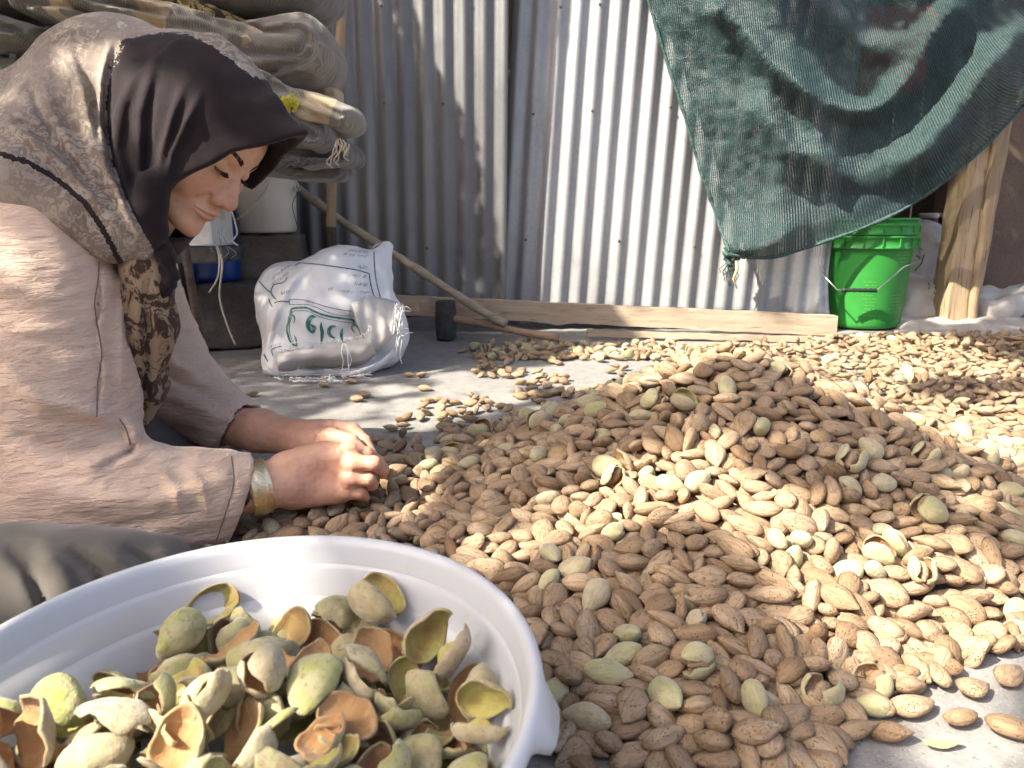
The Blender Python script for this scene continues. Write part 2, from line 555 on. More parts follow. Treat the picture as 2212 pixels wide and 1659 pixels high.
# resting places of the almonds and hulls: x y z in mm, three turning numbers, kind and size
NUTS = (
402,543,25,56,-37,-49,322,324,606,41,-42,54,69,307,61,547,23,-24,-79,54,204,307,521,22,-85,36,-1,224,423,590,36,37,90,19,201,270,585,31,59,29,25,308,
381,506,22,-40,-90,-5,192,166,602,37,31,-93,16,301,-160,667,20,7,-8,39,313,84,595,34,19,-1,-11,256,251,528,23,17,-18,-62,83,-89,543,9,-24,-63,72,189,
-265,689,11,57,40,19,279,-32,543,9,38,88,24,81,129,565,31,-77,49,-26,232,324,532,29,-35,-40,79,52,485,828,86,-71,10,27,290,367,569,25,-93,22,13,246,
190,518,30,7,-14,-4,10,383,587,24,34,42,73,198,202,561,28,-57,67,-6,212,95,517,8,97,17,8,19,100,553,30,51,-83,-16,24,-80,679,17,23,-50,-59,324,
210,667,41,-81,57,7,235,48,515,8,-23,84,47,94,85,709,49,5,46,-75,200,-50,636,30,-2,-82,-56,21,442,662,42,-80,17,-49,173,395,761,63,76,-4,-27,273,
285,525,16,-4,42,-11,55,466,716,43,0,-41,85,27,234,490,21,6,84,50,9,121,524,21,-29,-5,29,145,431,736,57,47,-52,-60,271,400,642,34,-38,89,-1,85,
158,512,8,-3,13,98,115,231,553,32,-9,2,31,83,309,578,22,37,79,-47,212,415,888,114,32,-54,-68,293,-33,613,22,44,-88,-13,175,386,717,42,27,83,48,25,
-5,563,14,23,-31,41,129,38,584,22,31,18,49,219,-127,723,38,56,-43,-41,274,-156,603,8,10,14,55,83,-377,892,11,70,-1,-21,306,-2,595,19,93,-26,-23,79,
21,600,23,21,-3,-84,166,-24,585,19,73,-65,-14,50,172,652,33,2,56,79,85,375,549,17,52,8,22,161,326,694,48,24,-3,-45,19,-192,636,8,-94,27,3,17,
-63,580,8,9,-9,-80,114,355,510,8,-76,50,-30,340,127,622,30,-78,-22,16,146,101,628,29,12,-17,-95,259,392,609,32,3,-18,97,135,182,511,10,50,-24,-59,11,
496,794,60,-12,-33,84,197,-107,616,14,-81,43,22,20,-83,601,8,15,1,-53,51,160,523,18,92,30,-11,111,292,500,10,30,-28,-79,174,95,541,18,-99,-4,-5,100,
-121,842,37,25,35,40,284,-24,505,8,-11,-9,96,56,24,552,17,-45,-85,19,16,-143,633,8,13,-7,5,137,-235,663,11,-1,19,88,225,-98,591,11,-38,33,-26,137,
163,535,27,14,66,45,136,9,553,7,13,-10,-67,71,-214,1003,43,5,9,85,294,-38,580,7,50,-84,-14,80,287,571,20,4,-9,-59,14,-71,608,30,-68,69,21,64,
260,697,49,1,99,-7,86,28,535,7,-95,-25,13,102,-19,638,35,-46,87,-8,146,196,693,50,8,-58,-79,21,132,505,9,84,-40,-30,114,-103,697,32,66,58,-6,233,
-45,744,33,3,98,10,251,129,919,96,48,-1,-87,272,68,763,53,-67,-18,-25,236,206,734,51,-11,-24,94,52,282,547,20,-26,-17,-6,40,187,578,30,39,28,61,172,
74,737,49,98,-14,1,235,-8,621,24,38,1,-80,115,363,674,41,35,86,34,127,74,667,34,44,-2,69,169,261,507,16,-6,-9,69,65,238,759,69,36,73,55,147,
116,710,39,-93,32,5,205,485,760,51,7,-26,90,85,421,774,67,84,8,-45,196,246,601,32,-2,15,-91,133,125,548,17,-90,1,38,173,-190,663,9,-62,-75,-18,20,
229,544,21,-17,6,89,163,82,562,23,-70,14,6,144,424,630,32,-29,-89,-26,12,225,628,35,44,-73,-44,115,665,1027,87,31,42,-27,320,
240,1033,140,76,-6,-25,307,-250,754,21,42,39,31,247,352,739,52,-25,-35,88,223,-253,1045,37,18,-96,7,323,-1,509,7,-80,56,-5,137,
-194,703,22,-10,83,-37,76,42,531,15,28,-59,-59,48,150,556,26,-14,22,94,102,44,720,40,-44,75,47,103,302,634,30,0,55,-63,111,-1,664,31,-31,64,69,16,
544,956,101,26,-55,-75,280,318,789,80,-10,-79,-56,84,-29,783,46,8,87,47,78,264,689,34,2,-97,-19,26,110,654,35,79,-53,22,254,151,669,40,5,-94,22,176,
200,516,20,85,49,8,2,269,717,52,70,-17,-26,74,261,797,76,-21,-93,-25,75,-115,799,33,24,-83,-45,80,221,611,22,89,-24,-16,82,360,621,36,-6,6,-93,159,
-140,656,22,-25,95,-5,8,38,626,27,86,-47,12,80,239,736,64,5,24,88,25,147,688,47,-29,95,0,52,66,594,19,-9,-7,7,9,303,704,42,42,-31,-77,145,
379,529,15,-1,-26,73,152,144,543,18,50,81,7,2,-54,681,37,19,-6,-93,70,21,653,36,18,-26,-60,172,208,632,31,-26,1,-96,136,-83,621,24,74,25,23,84,
152,577,26,95,-22,6,73,172,743,49,-29,23,1,84,133,767,56,98,10,-4,57,141,534,7,74,64,-15,110,404,582,26,50,81,14,61,9,619,18,6,5,-75,112,
202,1055,138,22,83,24,279,284,810,89,18,96,15,139,-3,760,48,8,91,-36,55,63,530,7,92,-32,-14,33,317,729,51,-89,38,-15,76,340,538,18,-84,17,-12,189,
-58,620,19,22,-93,-17,45,337,570,23,38,31,26,164,220,524,17,-14,-5,-81,153,-279,799,20,17,8,-12,164,389,679,39,-20,-4,-97,18,467,787,62,11,8,98,176,
84,643,29,16,-24,-80,173,227,880,92,-71,-28,-4,227,520,764,49,-26,-12,85,107,200,500,8,14,-5,-81,21,192,878,94,-89,17,-2,219,-54,1270,74,13,57,74,296,
461,940,108,-43,-75,-46,305,141,652,33,-66,-72,14,353,464,655,32,89,-12,-41,176,286,751,55,36,-4,-73,154,357,607,21,92,28,-9,140,
506,695,41,-35,-28,87,186,100,682,33,-93,25,15,157,-116,672,23,-2,9,-80,99,14,748,42,8,92,-17,55,323,659,35,27,-89,-31,17,78,530,12,-6,31,55,76,
334,524,8,-16,4,22,22,202,599,30,-67,-73,6,42,413,680,42,-91,-34,9,161,-228,922,35,-65,-38,-23,201,253,632,34,-28,52,-47,72,451,872,95,-92,-24,11,258,
283,679,36,0,23,-94,32,124,945,93,32,2,-9,293,645,928,72,20,-24,-47,220,111,692,41,79,-3,-49,158,12,655,18,0,17,88,26,44,1186,108,66,-3,22,288,
-365,1071,12,-1,97,15,267,131,786,66,10,97,7,111,129,676,37,2,-5,47,49,374,842,96,70,49,46,77,212,953,120,29,-44,68,52,40,744,52,-27,-23,49,247,
-116,593,7,-15,-7,67,65,240,727,50,-14,2,-96,140,406,697,44,-39,-8,6,113,-167,1263,52,50,-59,-50,296,-149,722,26,16,-7,-27,45,
-218,724,17,95,19,-20,112,290,776,71,-62,-70,18,183,-135,610,7,8,8,77,32,-16,720,38,37,15,67,136,160,764,54,-23,94,2,76,-30,675,31,97,-12,-7,66,
352,690,39,20,33,-32,73,44,796,59,78,-57,-12,254,51,597,31,-5,22,59,16,444,623,34,-90,-37,10,79,195,803,73,-23,-93,26,176,117,814,71,-1,-21,-59,201,
223,819,83,-5,-25,81,70,112,504,7,1,15,-81,35,138,613,20,-18,8,97,164,-67,702,36,-3,-15,74,106,515,1024,125,-58,75,28,232,212,538,26,3,13,55,64,
-132,683,21,77,-53,-29,55,424,733,40,-22,-5,7,143,340,499,9,-29,-92,9,131,176,831,75,81,13,12,56,60,682,34,-14,34,-40,141,-216,703,11,-14,-21,31,112,
121,596,28,-29,9,-28,167,476,691,32,24,87,18,23,382,737,55,-88,-28,33,245,540,904,87,-1,4,-37,25,310,601,20,15,-14,0,153,-286,905,26,8,35,-89,73,
-24,567,7,12,5,66,2,50,665,34,-24,17,6,33,402,1116,164,-69,45,-34,304,306,966,132,37,3,-79,170,457,1159,166,32,1,68,274,314,771,73,65,68,-31,182,
-10,696,29,-91,-38,4,143,-162,644,10,-10,-23,-13,62,123,731,49,21,6,89,8,64,616,23,42,-17,-30,86,39,870,68,-60,6,11,249,344,712,50,-49,83,18,69,
246,655,38,85,14,-6,99,339,651,38,34,20,-30,151,296,608,29,67,73,-3,154,37,844,65,-63,71,20,159,239,672,33,-10,-94,-17,175,371,825,76,22,0,-37,137,
-33,895,60,78,-22,0,175,535,786,55,63,1,-64,128,51,647,21,78,-59,-16,173,257,916,110,-60,74,6,52,102,801,62,-6,-61,72,45,318,503,7,-98,-2,12,107,
519,831,70,-47,-1,-20,73,567,873,69,-35,-31,86,84,303,759,55,-53,42,66,181,173,564,22,-65,-49,36,147,-52,795,47,-93,3,13,72,67,636,30,36,-28,-49,3,
48,912,78,83,27,3,256,-228,812,29,-21,52,-50,162,-322,950,18,-39,-77,40,231,156,780,64,-75,-20,25,40,-196,1042,32,16,-18,-48,293,
330,582,15,-31,45,-11,73,359,845,93,-29,-42,45,170,429,971,125,45,6,-9,136,-25,722,26,62,-65,-40,56,109,761,52,-95,-13,23,111,528,762,35,12,34,85,82,
405,862,93,33,-26,90,223,129,1127,124,-68,0,-24,234,556,1048,119,25,-3,-52,83,-64,602,18,8,18,95,338,16,699,33,42,81,-26,113,565,795,55,-34,-4,13,49,
265,575,11,47,-16,-28,55,225,502,7,80,-56,-11,81,-84,735,34,-80,-27,35,35,396,660,26,10,20,-28,130,536,923,99,-15,0,98,164,313,825,94,68,67,21,75,
347,801,79,-53,68,-35,56,269,639,24,14,-13,44,112,239,510,16,-13,-2,84,103,103,839,75,-4,54,67,84,-212,677,7,-16,-3,79,103,52,825,64,4,2,-96,165,
-242,704,8,-24,-39,81,66,344,759,65,-59,-25,54,175,-94,878,39,-3,80,59,168,185,537,22,-10,-82,53,51,186,962,113,13,-11,86,116,
-294,765,9,57,-57,-50,34,342,907,117,48,86,5,142,-242,826,29,0,23,-82,176,408,745,49,83,54,-6,165,179,669,39,17,-47,-50,213,462,903,103,-98,-5,5,18,
506,902,94,-97,-12,4,168,-255,738,8,-15,15,-78,158,329,963,127,-54,-18,46,260,289,875,100,-89,29,-29,20,40,688,35,-22,21,-71,47,
395,925,113,-22,-22,86,80,28,730,39,-71,-65,5,99,364,533,6,96,-21,-11,152,243,623,21,34,35,19,142,-216,770,30,-14,0,61,173,-96,828,39,-24,-42,73,54,
222,769,60,-99,6,0,36,401,838,75,31,94,-9,19,-43,814,47,-97,11,14,82,485,733,43,-8,31,89,172,583,816,55,-9,19,16,200,-43,607,8,-21,96,11,116,
162,840,84,96,-16,11,11,-125,652,11,86,42,-21,131,451,824,68,-14,-10,-15,75,585,948,83,-21,61,72,181,290,852,96,16,6,0,128,-312,973,27,-93,-11,-6,160,
-94,783,32,12,60,63,173,-14,975,79,-9,-13,-3,26,-155,767,24,-26,20,-91,75,-74,757,37,-25,26,-10,104,-17,845,56,27,92,-23,174,-244,876,29,18,9,-67,52,
442,684,33,-25,93,3,105,339,987,137,-19,-92,28,82,-98,1173,62,11,64,72,284,148,718,40,-2,40,-90,102,-38,878,53,-94,-27,13,18,
568,844,66,-64,-73,13,111,719,1164,82,-71,57,10,193,50,936,93,95,3,-12,22,-244,989,35,10,0,-75,249,-199,793,27,-44,69,-44,167,62,890,79,8,-3,63,79,
185,757,58,65,-54,-33,168,32,662,25,29,-48,-60,146,88,579,21,95,-8,-4,78,203,782,66,68,69,6,19,446,704,30,17,80,56,20,-126,1148,63,32,12,51,284,
-57,774,37,-7,13,-50,160,303,546,17,-23,92,26,33,-218,887,33,-1,-14,-19,117,93,827,68,92,-19,30,10,-127,904,41,-12,10,-34,175,189,596,18,97,-18,0,22,
293,657,27,64,42,-3,101,277,936,119,-27,91,9,15,275,780,62,26,27,91,156,126,1178,125,51,1,5,266,399,810,73,-92,-30,13,169,-173,772,23,3,9,46,84,
208,1116,150,97,8,-6,191,398,846,88,-36,16,37,50,219,696,39,31,-2,-88,106,306,1056,150,-68,-58,-43,227,-178,809,22,90,40,-1,109,
-130,1119,58,-11,80,-56,223,25,940,79,-9,34,7,87,-159,848,38,40,88,20,155,762,1346,57,44,-19,-11,324,38,1037,100,36,14,48,221,
252,981,127,-6,35,-79,22,241,833,83,-27,-25,-2,25,-65,1087,76,3,95,-26,217,-39,765,43,-35,24,-48,16,111,537,8,-20,-96,13,21,-305,780,10,84,45,24,67,
12,813,46,-13,13,97,112,-120,711,23,-19,-7,-92,242,164,625,26,66,-3,0,116,329,749,56,-67,-72,4,63,-139,792,30,-30,79,-27,126,242,854,86,91,-16,-26,81,
306,801,79,49,-13,35,50,597,1045,105,-41,37,-27,142,219,897,97,-88,8,22,113,392,881,101,75,47,-33,22,10,842,62,31,94,2,37,443,856,79,-86,-48,-3,76,
184,787,66,-1,5,-68,40,465,1048,143,-82,48,25,15,369,505,7,11,-6,-44,162,84,875,74,-66,16,-3,95,479,822,63,-19,-95,19,136,-204,727,27,72,58,10,6,
609,857,59,17,-29,93,144,38,781,46,95,13,-14,54,-243,785,21,24,-16,82,99,-14,1053,82,-8,-42,88,76,343,891,99,0,-10,8,14,289,638,25,28,47,7,42,
65,1034,98,-3,-25,77,176,-220,739,27,-13,8,97,152,160,732,48,91,16,-27,96,437,718,41,25,-94,17,36,253,1095,153,-5,-98,-15,171,-15,916,62,3,-3,27,82,
-11,871,61,27,-17,-86,170,30,567,7,-2,-16,95,138,430,823,75,-14,-5,37,108,291,1006,131,-88,38,24,74,-296,989,34,-7,26,95,142,420,656,27,-60,67,40,115,
327,771,66,49,76,32,3,459,756,53,-10,0,95,42,-342,838,7,15,97,-14,166,-44,830,58,5,90,22,95,135,655,27,89,-43,6,76,-275,878,20,-9,-23,73,247,
-9,818,48,-38,88,21,139,184,1048,125,-16,1,2,183,231,926,107,-1,-10,-96,76,167,686,43,73,11,65,92,-202,1203,33,-92,-17,-10,86,
259,857,89,79,-48,-28,138,-317,818,8,93,-30,2,13,-188,741,24,-39,-14,-89,4,522,1001,112,16,90,-3,163,315,868,97,34,-85,-25,173,
-72,842,39,52,36,70,144,363,891,110,-82,-54,-7,156,-47,979,71,-13,-29,81,110,330,811,85,-3,42,-66,107,-187,818,33,77,54,-26,18,
496,718,37,-10,-19,-78,75,277,918,100,10,-7,36,26,7,940,70,11,62,58,50,427,860,89,23,53,47,98,-237,719,9,9,41,86,104,289,914,111,6,12,-57,66,
319,916,114,-4,-13,77,158,168,974,110,77,50,2,220,504,881,83,-22,-41,-82,117,-339,889,8,-12,-9,94,47,30,594,8,-98,2,4,22,-271,749,7,63,-75,-6,10,
110,587,23,96,-3,-9,96,193,571,7,-5,16,-48,111,-166,1003,42,51,-70,-40,145,407,1048,149,-10,9,98,138,-67,871,56,-18,-12,59,80,
-204,918,32,-86,-48,2,80,135,875,82,11,2,23,103,-262,966,30,47,31,30,159,-3,578,8,-97,6,7,43,248,557,20,-94,23,-8,92,192,632,23,-17,-73,45,37,
-28,928,68,-3,98,-4,129,353,638,33,-10,-85,-39,24,335,852,85,-87,26,-18,355,230,946,117,52,-45,-70,75,-157,804,23,-67,-71,13,80,
61,706,33,31,-26,-41,158,298,1032,141,34,92,-11,142,24,831,51,98,-6,0,5,574,1216,127,51,10,-51,254,500,1066,141,-3,18,2,18,72,1070,107,34,0,28,86,
467,1082,146,60,-10,-23,55,506,938,97,-2,25,87,146,-348,864,8,-13,-7,90,52,202,649,29,-84,30,6,123,10,775,48,-41,9,-16,71,-21,948,68,-89,9,19,77,
455,842,71,15,66,45,134,-171,712,22,23,-83,-35,153,151,896,86,-3,32,-36,49,282,1102,162,-71,-66,-19,116,536,804,55,-11,-57,73,43,
193,820,76,6,95,-23,3,27,1116,104,16,4,20,139,272,513,8,-71,67,-12,42,357,917,113,-84,-22,-35,55,156,869,84,67,46,46,21,479,890,93,-30,-1,-91,18,
140,738,41,77,59,20,9,115,781,54,-97,-2,11,67,175,725,35,65,-22,14,155,-34,833,49,-8,-2,98,70,346,870,93,-22,-92,15,160,262,660,27,-56,-72,-35,164,
125,1040,111,-14,-14,95,243,339,594,19,77,-23,-25,7,401,948,121,14,-2,-62,156,240,580,17,32,7,77,21,490,1026,122,-79,45,28,2,205,857,86,-64,47,-53,83,
-64,916,56,-27,-95,-2,10,178,896,88,-93,24,4,75,-20,764,31,29,44,-50,7,-287,836,20,5,60,77,123,224,745,53,89,-15,-26,124,80,985,90,-7,16,95,133,
377,635,27,-51,44,-51,140,154,807,68,-32,-40,52,143,-175,902,30,14,14,-75,24,598,1091,113,-17,-65,69,216,639,1018,93,93,-29,14,169,
18,885,63,-26,-91,-26,78,-312,857,11,-32,89,4,63,144,945,104,-25,-76,37,351,344,949,116,-16,-41,62,18,-143,906,32,44,-85,1,24,316,695,34,80,53,-23,66,
364,1127,174,-96,-15,-18,140,260,560,11,-9,70,65,10,194,613,19,58,6,-24,63,173,706,34,48,78,-35,193,103,925,85,-20,1,52,84,-86,1020,71,-37,89,-7,72,
-193,891,32,-73,67,2,9,903,1478,19,-17,-45,-74,322,-299,1208,27,13,-45,-85,264,106,1031,101,30,-89,28,20,479,642,24,-74,-19,58,108,
-83,1242,68,-97,21,3,227,185,862,87,-14,10,68,19,249,709,41,14,-11,44,122,423,1000,131,90,-12,-36,76,241,547,7,-96,-20,7,111,283,719,44,21,71,60,66,
-230,855,28,-10,-17,35,13,276,618,28,85,38,-14,111,326,892,107,-30,-17,28,10,248,644,25,52,7,35,92,73,944,85,-42,38,-12,56,454,815,59,-14,14,97,127,
-95,638,19,-2,-14,-98,97,135,824,73,4,14,88,35,633,971,83,-4,6,76,115,-335,1094,18,-3,-20,34,174,528,883,74,-15,-26,85,108,502,1115,147,-5,22,-93,53,
148,1048,121,98,-15,2,167,440,1018,132,2,3,-22,176,70,874,60,34,51,76,74,130,1022,105,-31,0,15,163,363,626,20,-16,32,72,91,-365,964,8,58,79,11,84,
520,789,46,7,19,-51,176,227,786,68,-11,1,95,163,504,679,34,13,-90,39,166,-107,776,25,70,61,-18,77,408,1029,140,-30,18,-32,132,103,887,82,3,-3,53,129,
295,734,49,57,46,44,103,544,767,37,-33,41,26,77,-85,713,29,-67,-63,36,93,609,883,62,85,-47,-8,189,-108,657,17,10,-33,-44,123,-279,945,29,60,77,-17,24,
-125,1303,46,-33,-21,46,324,-176,872,28,-11,81,-8,44,279,812,75,93,-29,-14,9,368,786,66,-40,90,-12,62,-283,1087,37,-35,14,-9,193,
268,765,55,-40,-24,67,144,-82,969,56,-70,35,-11,127,-144,1020,43,-91,23,29,164,368,871,95,39,29,-11,98,-328,920,8,-17,27,-74,131,
368,758,53,6,-13,98,23,357,810,67,-89,34,-23,78,443,645,27,87,-12,7,115,317,681,27,84,50,-13,2,-182,839,27,-7,33,93,70,168,944,94,86,-29,21,104,
480,673,26,47,77,-8,160,546,862,69,-8,-97,17,166,306,896,103,-55,59,-32,165,-155,936,33,22,-24,-81,170,-148,809,32,68,-61,-27,97,
382,1009,136,-92,6,36,35,-176,979,35,-18,22,17,172,467,871,80,-15,15,-83,142,-343,927,10,59,63,25,21,317,1030,136,-18,-28,89,110,
-54,717,32,90,34,22,156,555,835,60,-68,-68,20,99,-69,999,66,65,66,-8,50,34,1001,85,37,89,22,46,88,780,57,-34,-40,41,349,531,725,31,22,7,-81,264,
173,540,7,-5,-14,82,8,421,839,81,-26,11,-70,66,47,1017,87,-95,2,-19,74,356,970,124,17,-12,-15,100,-4,798,47,-1,43,12,105,218,1042,128,-3,-42,-89,44,
12,992,81,-73,64,18,346,388,1059,144,-57,73,36,117,629,947,72,45,28,36,79,196,1008,119,-87,-25,4,9,-110,682,7,-16,-1,15,75,-185,947,31,46,65,16,54,
-292,800,8,56,81,13,19,-308,1098,21,-31,87,37,190,-274,778,7,51,-84,-13,79,-338,1130,14,6,83,48,264,-60,939,57,20,20,-12,155,198,752,46,-53,30,79,6,
198,694,32,-18,12,37,17,271,1060,144,-98,11,6,71,439,761,59,84,-3,18,44,-141,658,8,-49,85,8,81,585,927,76,-28,-18,77,116,295,840,89,-13,-20,-35,35,
-87,946,48,22,-26,93,50,78,920,84,87,43,-2,106,106,1039,115,28,84,19,68,821,1213,51,6,7,-75,190,546,788,36,-20,-43,86,260,371,1041,140,88,-5,-11,65,
275,834,84,31,-21,88,40,475,753,40,92,28,-17,8,-191,695,7,-14,3,49,170,-2,761,28,70,53,-14,46,373,1086,155,22,-16,0,173,19,738,29,-17,4,2,133,
-246,1171,35,17,1,86,109,-288,1151,29,10,94,-26,20,-121,1027,62,-22,-19,82,146,458,988,117,-64,-75,-5,25,-68,649,24,-45,-21,35,52,
420,1088,153,-49,70,49,143,-207,850,28,53,83,-10,161,339,1099,168,4,-7,85,132,90,904,79,-19,6,20,4,92,1107,118,-22,38,86,40,467,624,22,-88,-9,29,94,
-260,816,20,96,-20,-12,158,215,841,78,-98,-8,-12,75,12,1052,89,-94,-4,19,98,139,851,77,-33,49,-61,3,-24,1084,90,-71,-68,-12,162,
-30,996,76,23,4,-89,16,269,972,117,52,52,46,141,253,817,75,97,8,-17,51,331,1057,149,91,-35,7,10,-154,697,17,54,6,-82,102,361,951,118,45,68,30,111,
315,1114,159,19,-97,9,146,375,600,8,5,-3,-21,52,165,1158,134,14,5,-51,175,-83,890,44,49,38,-51,106,-109,957,44,-22,13,-26,52,1045,1543,8,-86,47,-1,83,
-110,737,23,2,58,-31,26,21,681,32,-14,-7,-96,35,-164,752,18,19,-93,21,62,605,900,73,-42,1,36,8,484,913,98,-38,88,23,11,-161,1069,47,-27,-15,-12,163,
496,1003,114,-11,-1,-24,5,146,1066,124,4,91,-37,111,199,930,93,-41,-89,13,160,91,936,90,-57,62,-52,146,63,852,63,-4,-1,-60,136,
569,915,79,-43,-30,65,140,653,958,75,-23,29,-90,54,505,1053,127,-18,-96,-16,107,-207,812,25,-13,-12,23,104,58,810,51,24,92,25,173,
-242,802,21,-91,3,23,35,-74,811,32,13,-6,-44,128,151,650,18,93,20,12,15,275,670,22,70,-20,-8,113,557,1077,130,-81,-51,25,24,536,823,59,10,20,93,41,
619,1028,99,48,29,60,7,39,612,16,25,95,9,50,491,948,106,77,50,22,12,154,843,68,88,43,10,26,-207,1280,37,44,44,26,234,642,908,64,55,82,-8,13,
358,1067,150,15,79,57,129,173,929,85,-46,-25,55,200,337,680,32,33,15,-2,43,-225,1222,33,35,-40,-80,170,608,958,81,22,96,-11,72,
252,1792,15,60,35,-4,295,-295,884,9,-57,-73,33,170,304,925,119,76,59,17,126,221,807,69,9,24,93,154,334,1078,157,16,0,47,158,551,906,75,0,5,95,128,
85,1030,100,56,3,69,128,103,1062,114,95,-3,4,140,-245,902,29,-28,-92,-16,16,185,1084,136,-30,-2,94,70,307,1155,168,-24,-81,49,133,
769,1093,57,81,-52,22,266,373,776,50,-29,79,-1,33,-206,882,24,-20,5,69,74,266,877,92,69,-65,-8,162,350,1021,137,-46,85,12,45,349,561,15,-50,-39,46,37,
602,1022,92,20,15,85,55,400,984,121,-1,13,40,74,345,785,67,82,53,-12,10,-196,759,24,-7,38,25,3,62,787,51,-7,-61,33,10,-52,1029,70,71,6,-11,44,
254,897,96,98,11,-3,96,206,953,101,37,23,52,73,662,1137,94,-40,-79,34,170,232,916,96,-6,7,94,54,-341,956,10,-20,3,-93,106,419,801,68,-11,11,41,184,
232,1075,140,86,5,-44,114,121,899,81,68,-61,-9,44,110,561,18,8,19,-70,93,89,1005,93,-90,-37,-7,40,240,807,63,48,67,47,108,254,610,19,89,40,4,76,
-110,913,44,64,68,-17,36,242,724,34,6,-11,32,54,732,1089,69,-50,-45,49,234,213,656,17,-42,-17,88,116,331,1166,183,-24,-5,76,49,
84,693,28,44,-87,-11,176,692,995,62,-96,9,1,11,90,863,64,39,64,2,96,-140,974,40,66,64,14,170,530,989,105,-22,11,70,96,18,1095,95,-4,96,-23,42,
12,721,26,-40,-87,-19,95,352,1058,143,-1,84,50,338,196,771,51,24,-36,-15,4,156,997,105,24,29,-90,105,235,594,7,-85,47,4,125,-172,1045,40,4,60,-7,48,
-132,933,37,34,2,80,25,111,736,41,33,7,4,9,392,787,50,29,19,-28,174,294,1195,164,39,-5,-77,77,-151,856,29,-31,-87,-36,19,339,1041,141,-5,8,-7,67,
312,620,22,-58,72,27,37,157,1016,112,82,19,19,34,224,997,121,-6,53,46,68,-294,1187,24,26,75,-57,254,-276,1279,26,-6,19,79,262,
78,791,53,34,-21,-77,137,181,1030,118,20,-93,27,127,109,860,75,32,6,-93,73,261,1011,135,-4,-23,62,33,-95,1039,64,85,33,-9,86,
209,974,118,-30,-92,-19,84,509,820,59,-32,1,69,27,86,1047,102,-80,27,19,138,464,1028,127,-91,-24,30,353,52,574,11,43,47,17,8,446,1051,137,80,57,4,146,
61,1136,107,93,-7,-17,55,-168,694,23,32,21,56,151,117,846,64,40,10,-90,191,591,876,64,77,-13,-34,12,577,902,67,12,-98,0,25,-315,898,11,-24,15,86,129,
403,1003,125,0,-13,-98,151,-101,866,32,67,28,-49,99,610,991,89,11,12,-21,116,-256,835,24,19,-94,-11,69,523,969,99,-15,22,-89,9,
271,1004,123,26,-9,45,136,158,1101,125,86,-46,-14,143,542,1010,111,-36,91,8,163,569,955,92,19,-13,-96,14,343,2230,16,49,52,-9,309,
222,720,41,-98,-14,-2,33,288,547,6,89,42,-2,99,690,1031,71,22,93,21,48,-90,802,34,40,82,12,38,239,993,120,-51,71,-33,21,69,1108,107,-74,-45,45,255,
-4,1106,83,-52,1,4,206,370,929,111,-16,-12,95,16,48,896,68,95,-3,-8,141,365,710,39,-34,-2,49,94,-142,1107,43,58,51,-40,6,401,786,64,91,-3,-37,48,
-255,951,26,69,64,0,104,-191,858,23,6,-23,56,72,134,779,43,-4,1,86,159,489,881,77,-66,-63,28,101,182,1129,139,-59,24,-52,55,
322,1132,165,-7,-12,-93,171,-195,1261,39,-43,83,-17,45,-4,746,23,48,-80,19,128,27,855,58,6,14,-22,78,293,677,23,-66,-64,-36,155,
165,809,59,-82,50,-22,81,373,561,7,15,5,24,79,431,882,94,52,48,26,93,600,970,91,20,27,13,71,-120,1016,44,-9,86,31,154,391,913,100,-9,-96,-20,8,
-257,889,21,24,-1,94,7,-102,927,45,55,39,-72,123,386,1018,120,99,3,-1,22,-155,875,32,33,2,-39,122,-103,719,31,-6,-38,-80,9,-65,864,43,2,-25,-64,36,
-238,739,11,48,-15,-78,31,-220,1121,28,40,17,-70,174,383,953,115,-87,-21,25,41,-382,1169,6,74,-64,-13,62,580,831,45,-36,76,47,171,
-128,784,21,-96,-4,-22,64,38,952,84,-52,59,2,43,-106,981,52,16,34,89,8,3,966,74,73,59,8,85,-164,964,32,97,-5,8,122,-196,779,16,-37,84,-20,78,
304,561,13,18,-80,-54,122,80,720,35,12,-1,-10,169,87,1128,115,84,36,1,194,115,1106,113,-85,50,-6,81,411,1021,126,-26,-94,14,136,
-59,963,57,42,-89,11,140,-63,2409,26,51,-55,-62,294,243,1153,157,-85,48,17,52,-142,1049,42,-61,63,-23,85,53,1542,40,35,-36,-28,316,
386,1148,171,-54,-75,-32,84,307,698,21,2,-32,93,63,355,1084,161,82,44,21,97,376,1219,173,11,-29,-53,256,-160,1182,40,84,-52,-5,86,
-45,661,24,6,-13,-87,38,448,1078,136,-60,48,31,62,178,1099,131,39,28,-50,1,-289,1026,27,-40,-23,86,177,217,1030,119,-33,11,63,142,
263,1141,153,64,66,4,86,73,1331,82,-55,77,27,267,434,950,114,-2,27,86,100,-85,1001,53,48,-60,-56,27,-32,1034,77,39,-52,-50,25,74,824,50,-12,-90,-33,3,
47,1099,100,25,96,0,22,-233,1032,38,-5,73,-31,168,882,1275,32,-31,-91,23,222,-211,834,21,-14,5,-94,2,565,1131,123,59,32,12,143,
486,969,107,-60,71,31,111,-56,894,48,-96,22,-2,53,997,1548,9,85,-48,-15,242,-320,1199,10,-87,0,2,85,417,1141,165,96,-25,6,26,
216,594,20,-15,-33,-66,128,262,602,9,-3,-14,-91,21,-45,713,21,-74,-59,-29,18,-95,844,29,-16,94,9,116,2,682,28,22,-23,66,1,-208,1080,42,-14,-10,73,83,
345,1138,171,-33,17,73,3,216,935,101,-85,-48,10,66,3,864,54,29,-19,-70,141,514,751,28,19,-7,-28,53,268,1161,162,41,-27,-51,1,-73,729,24,38,77,15,116,
-82,711,12,91,-19,-33,42,27,1051,94,6,24,29,75,736,1045,59,20,92,-29,72,550,932,78,43,-3,20,283,534,845,60,-66,23,62,254,280,795,60,-17,75,60,104,
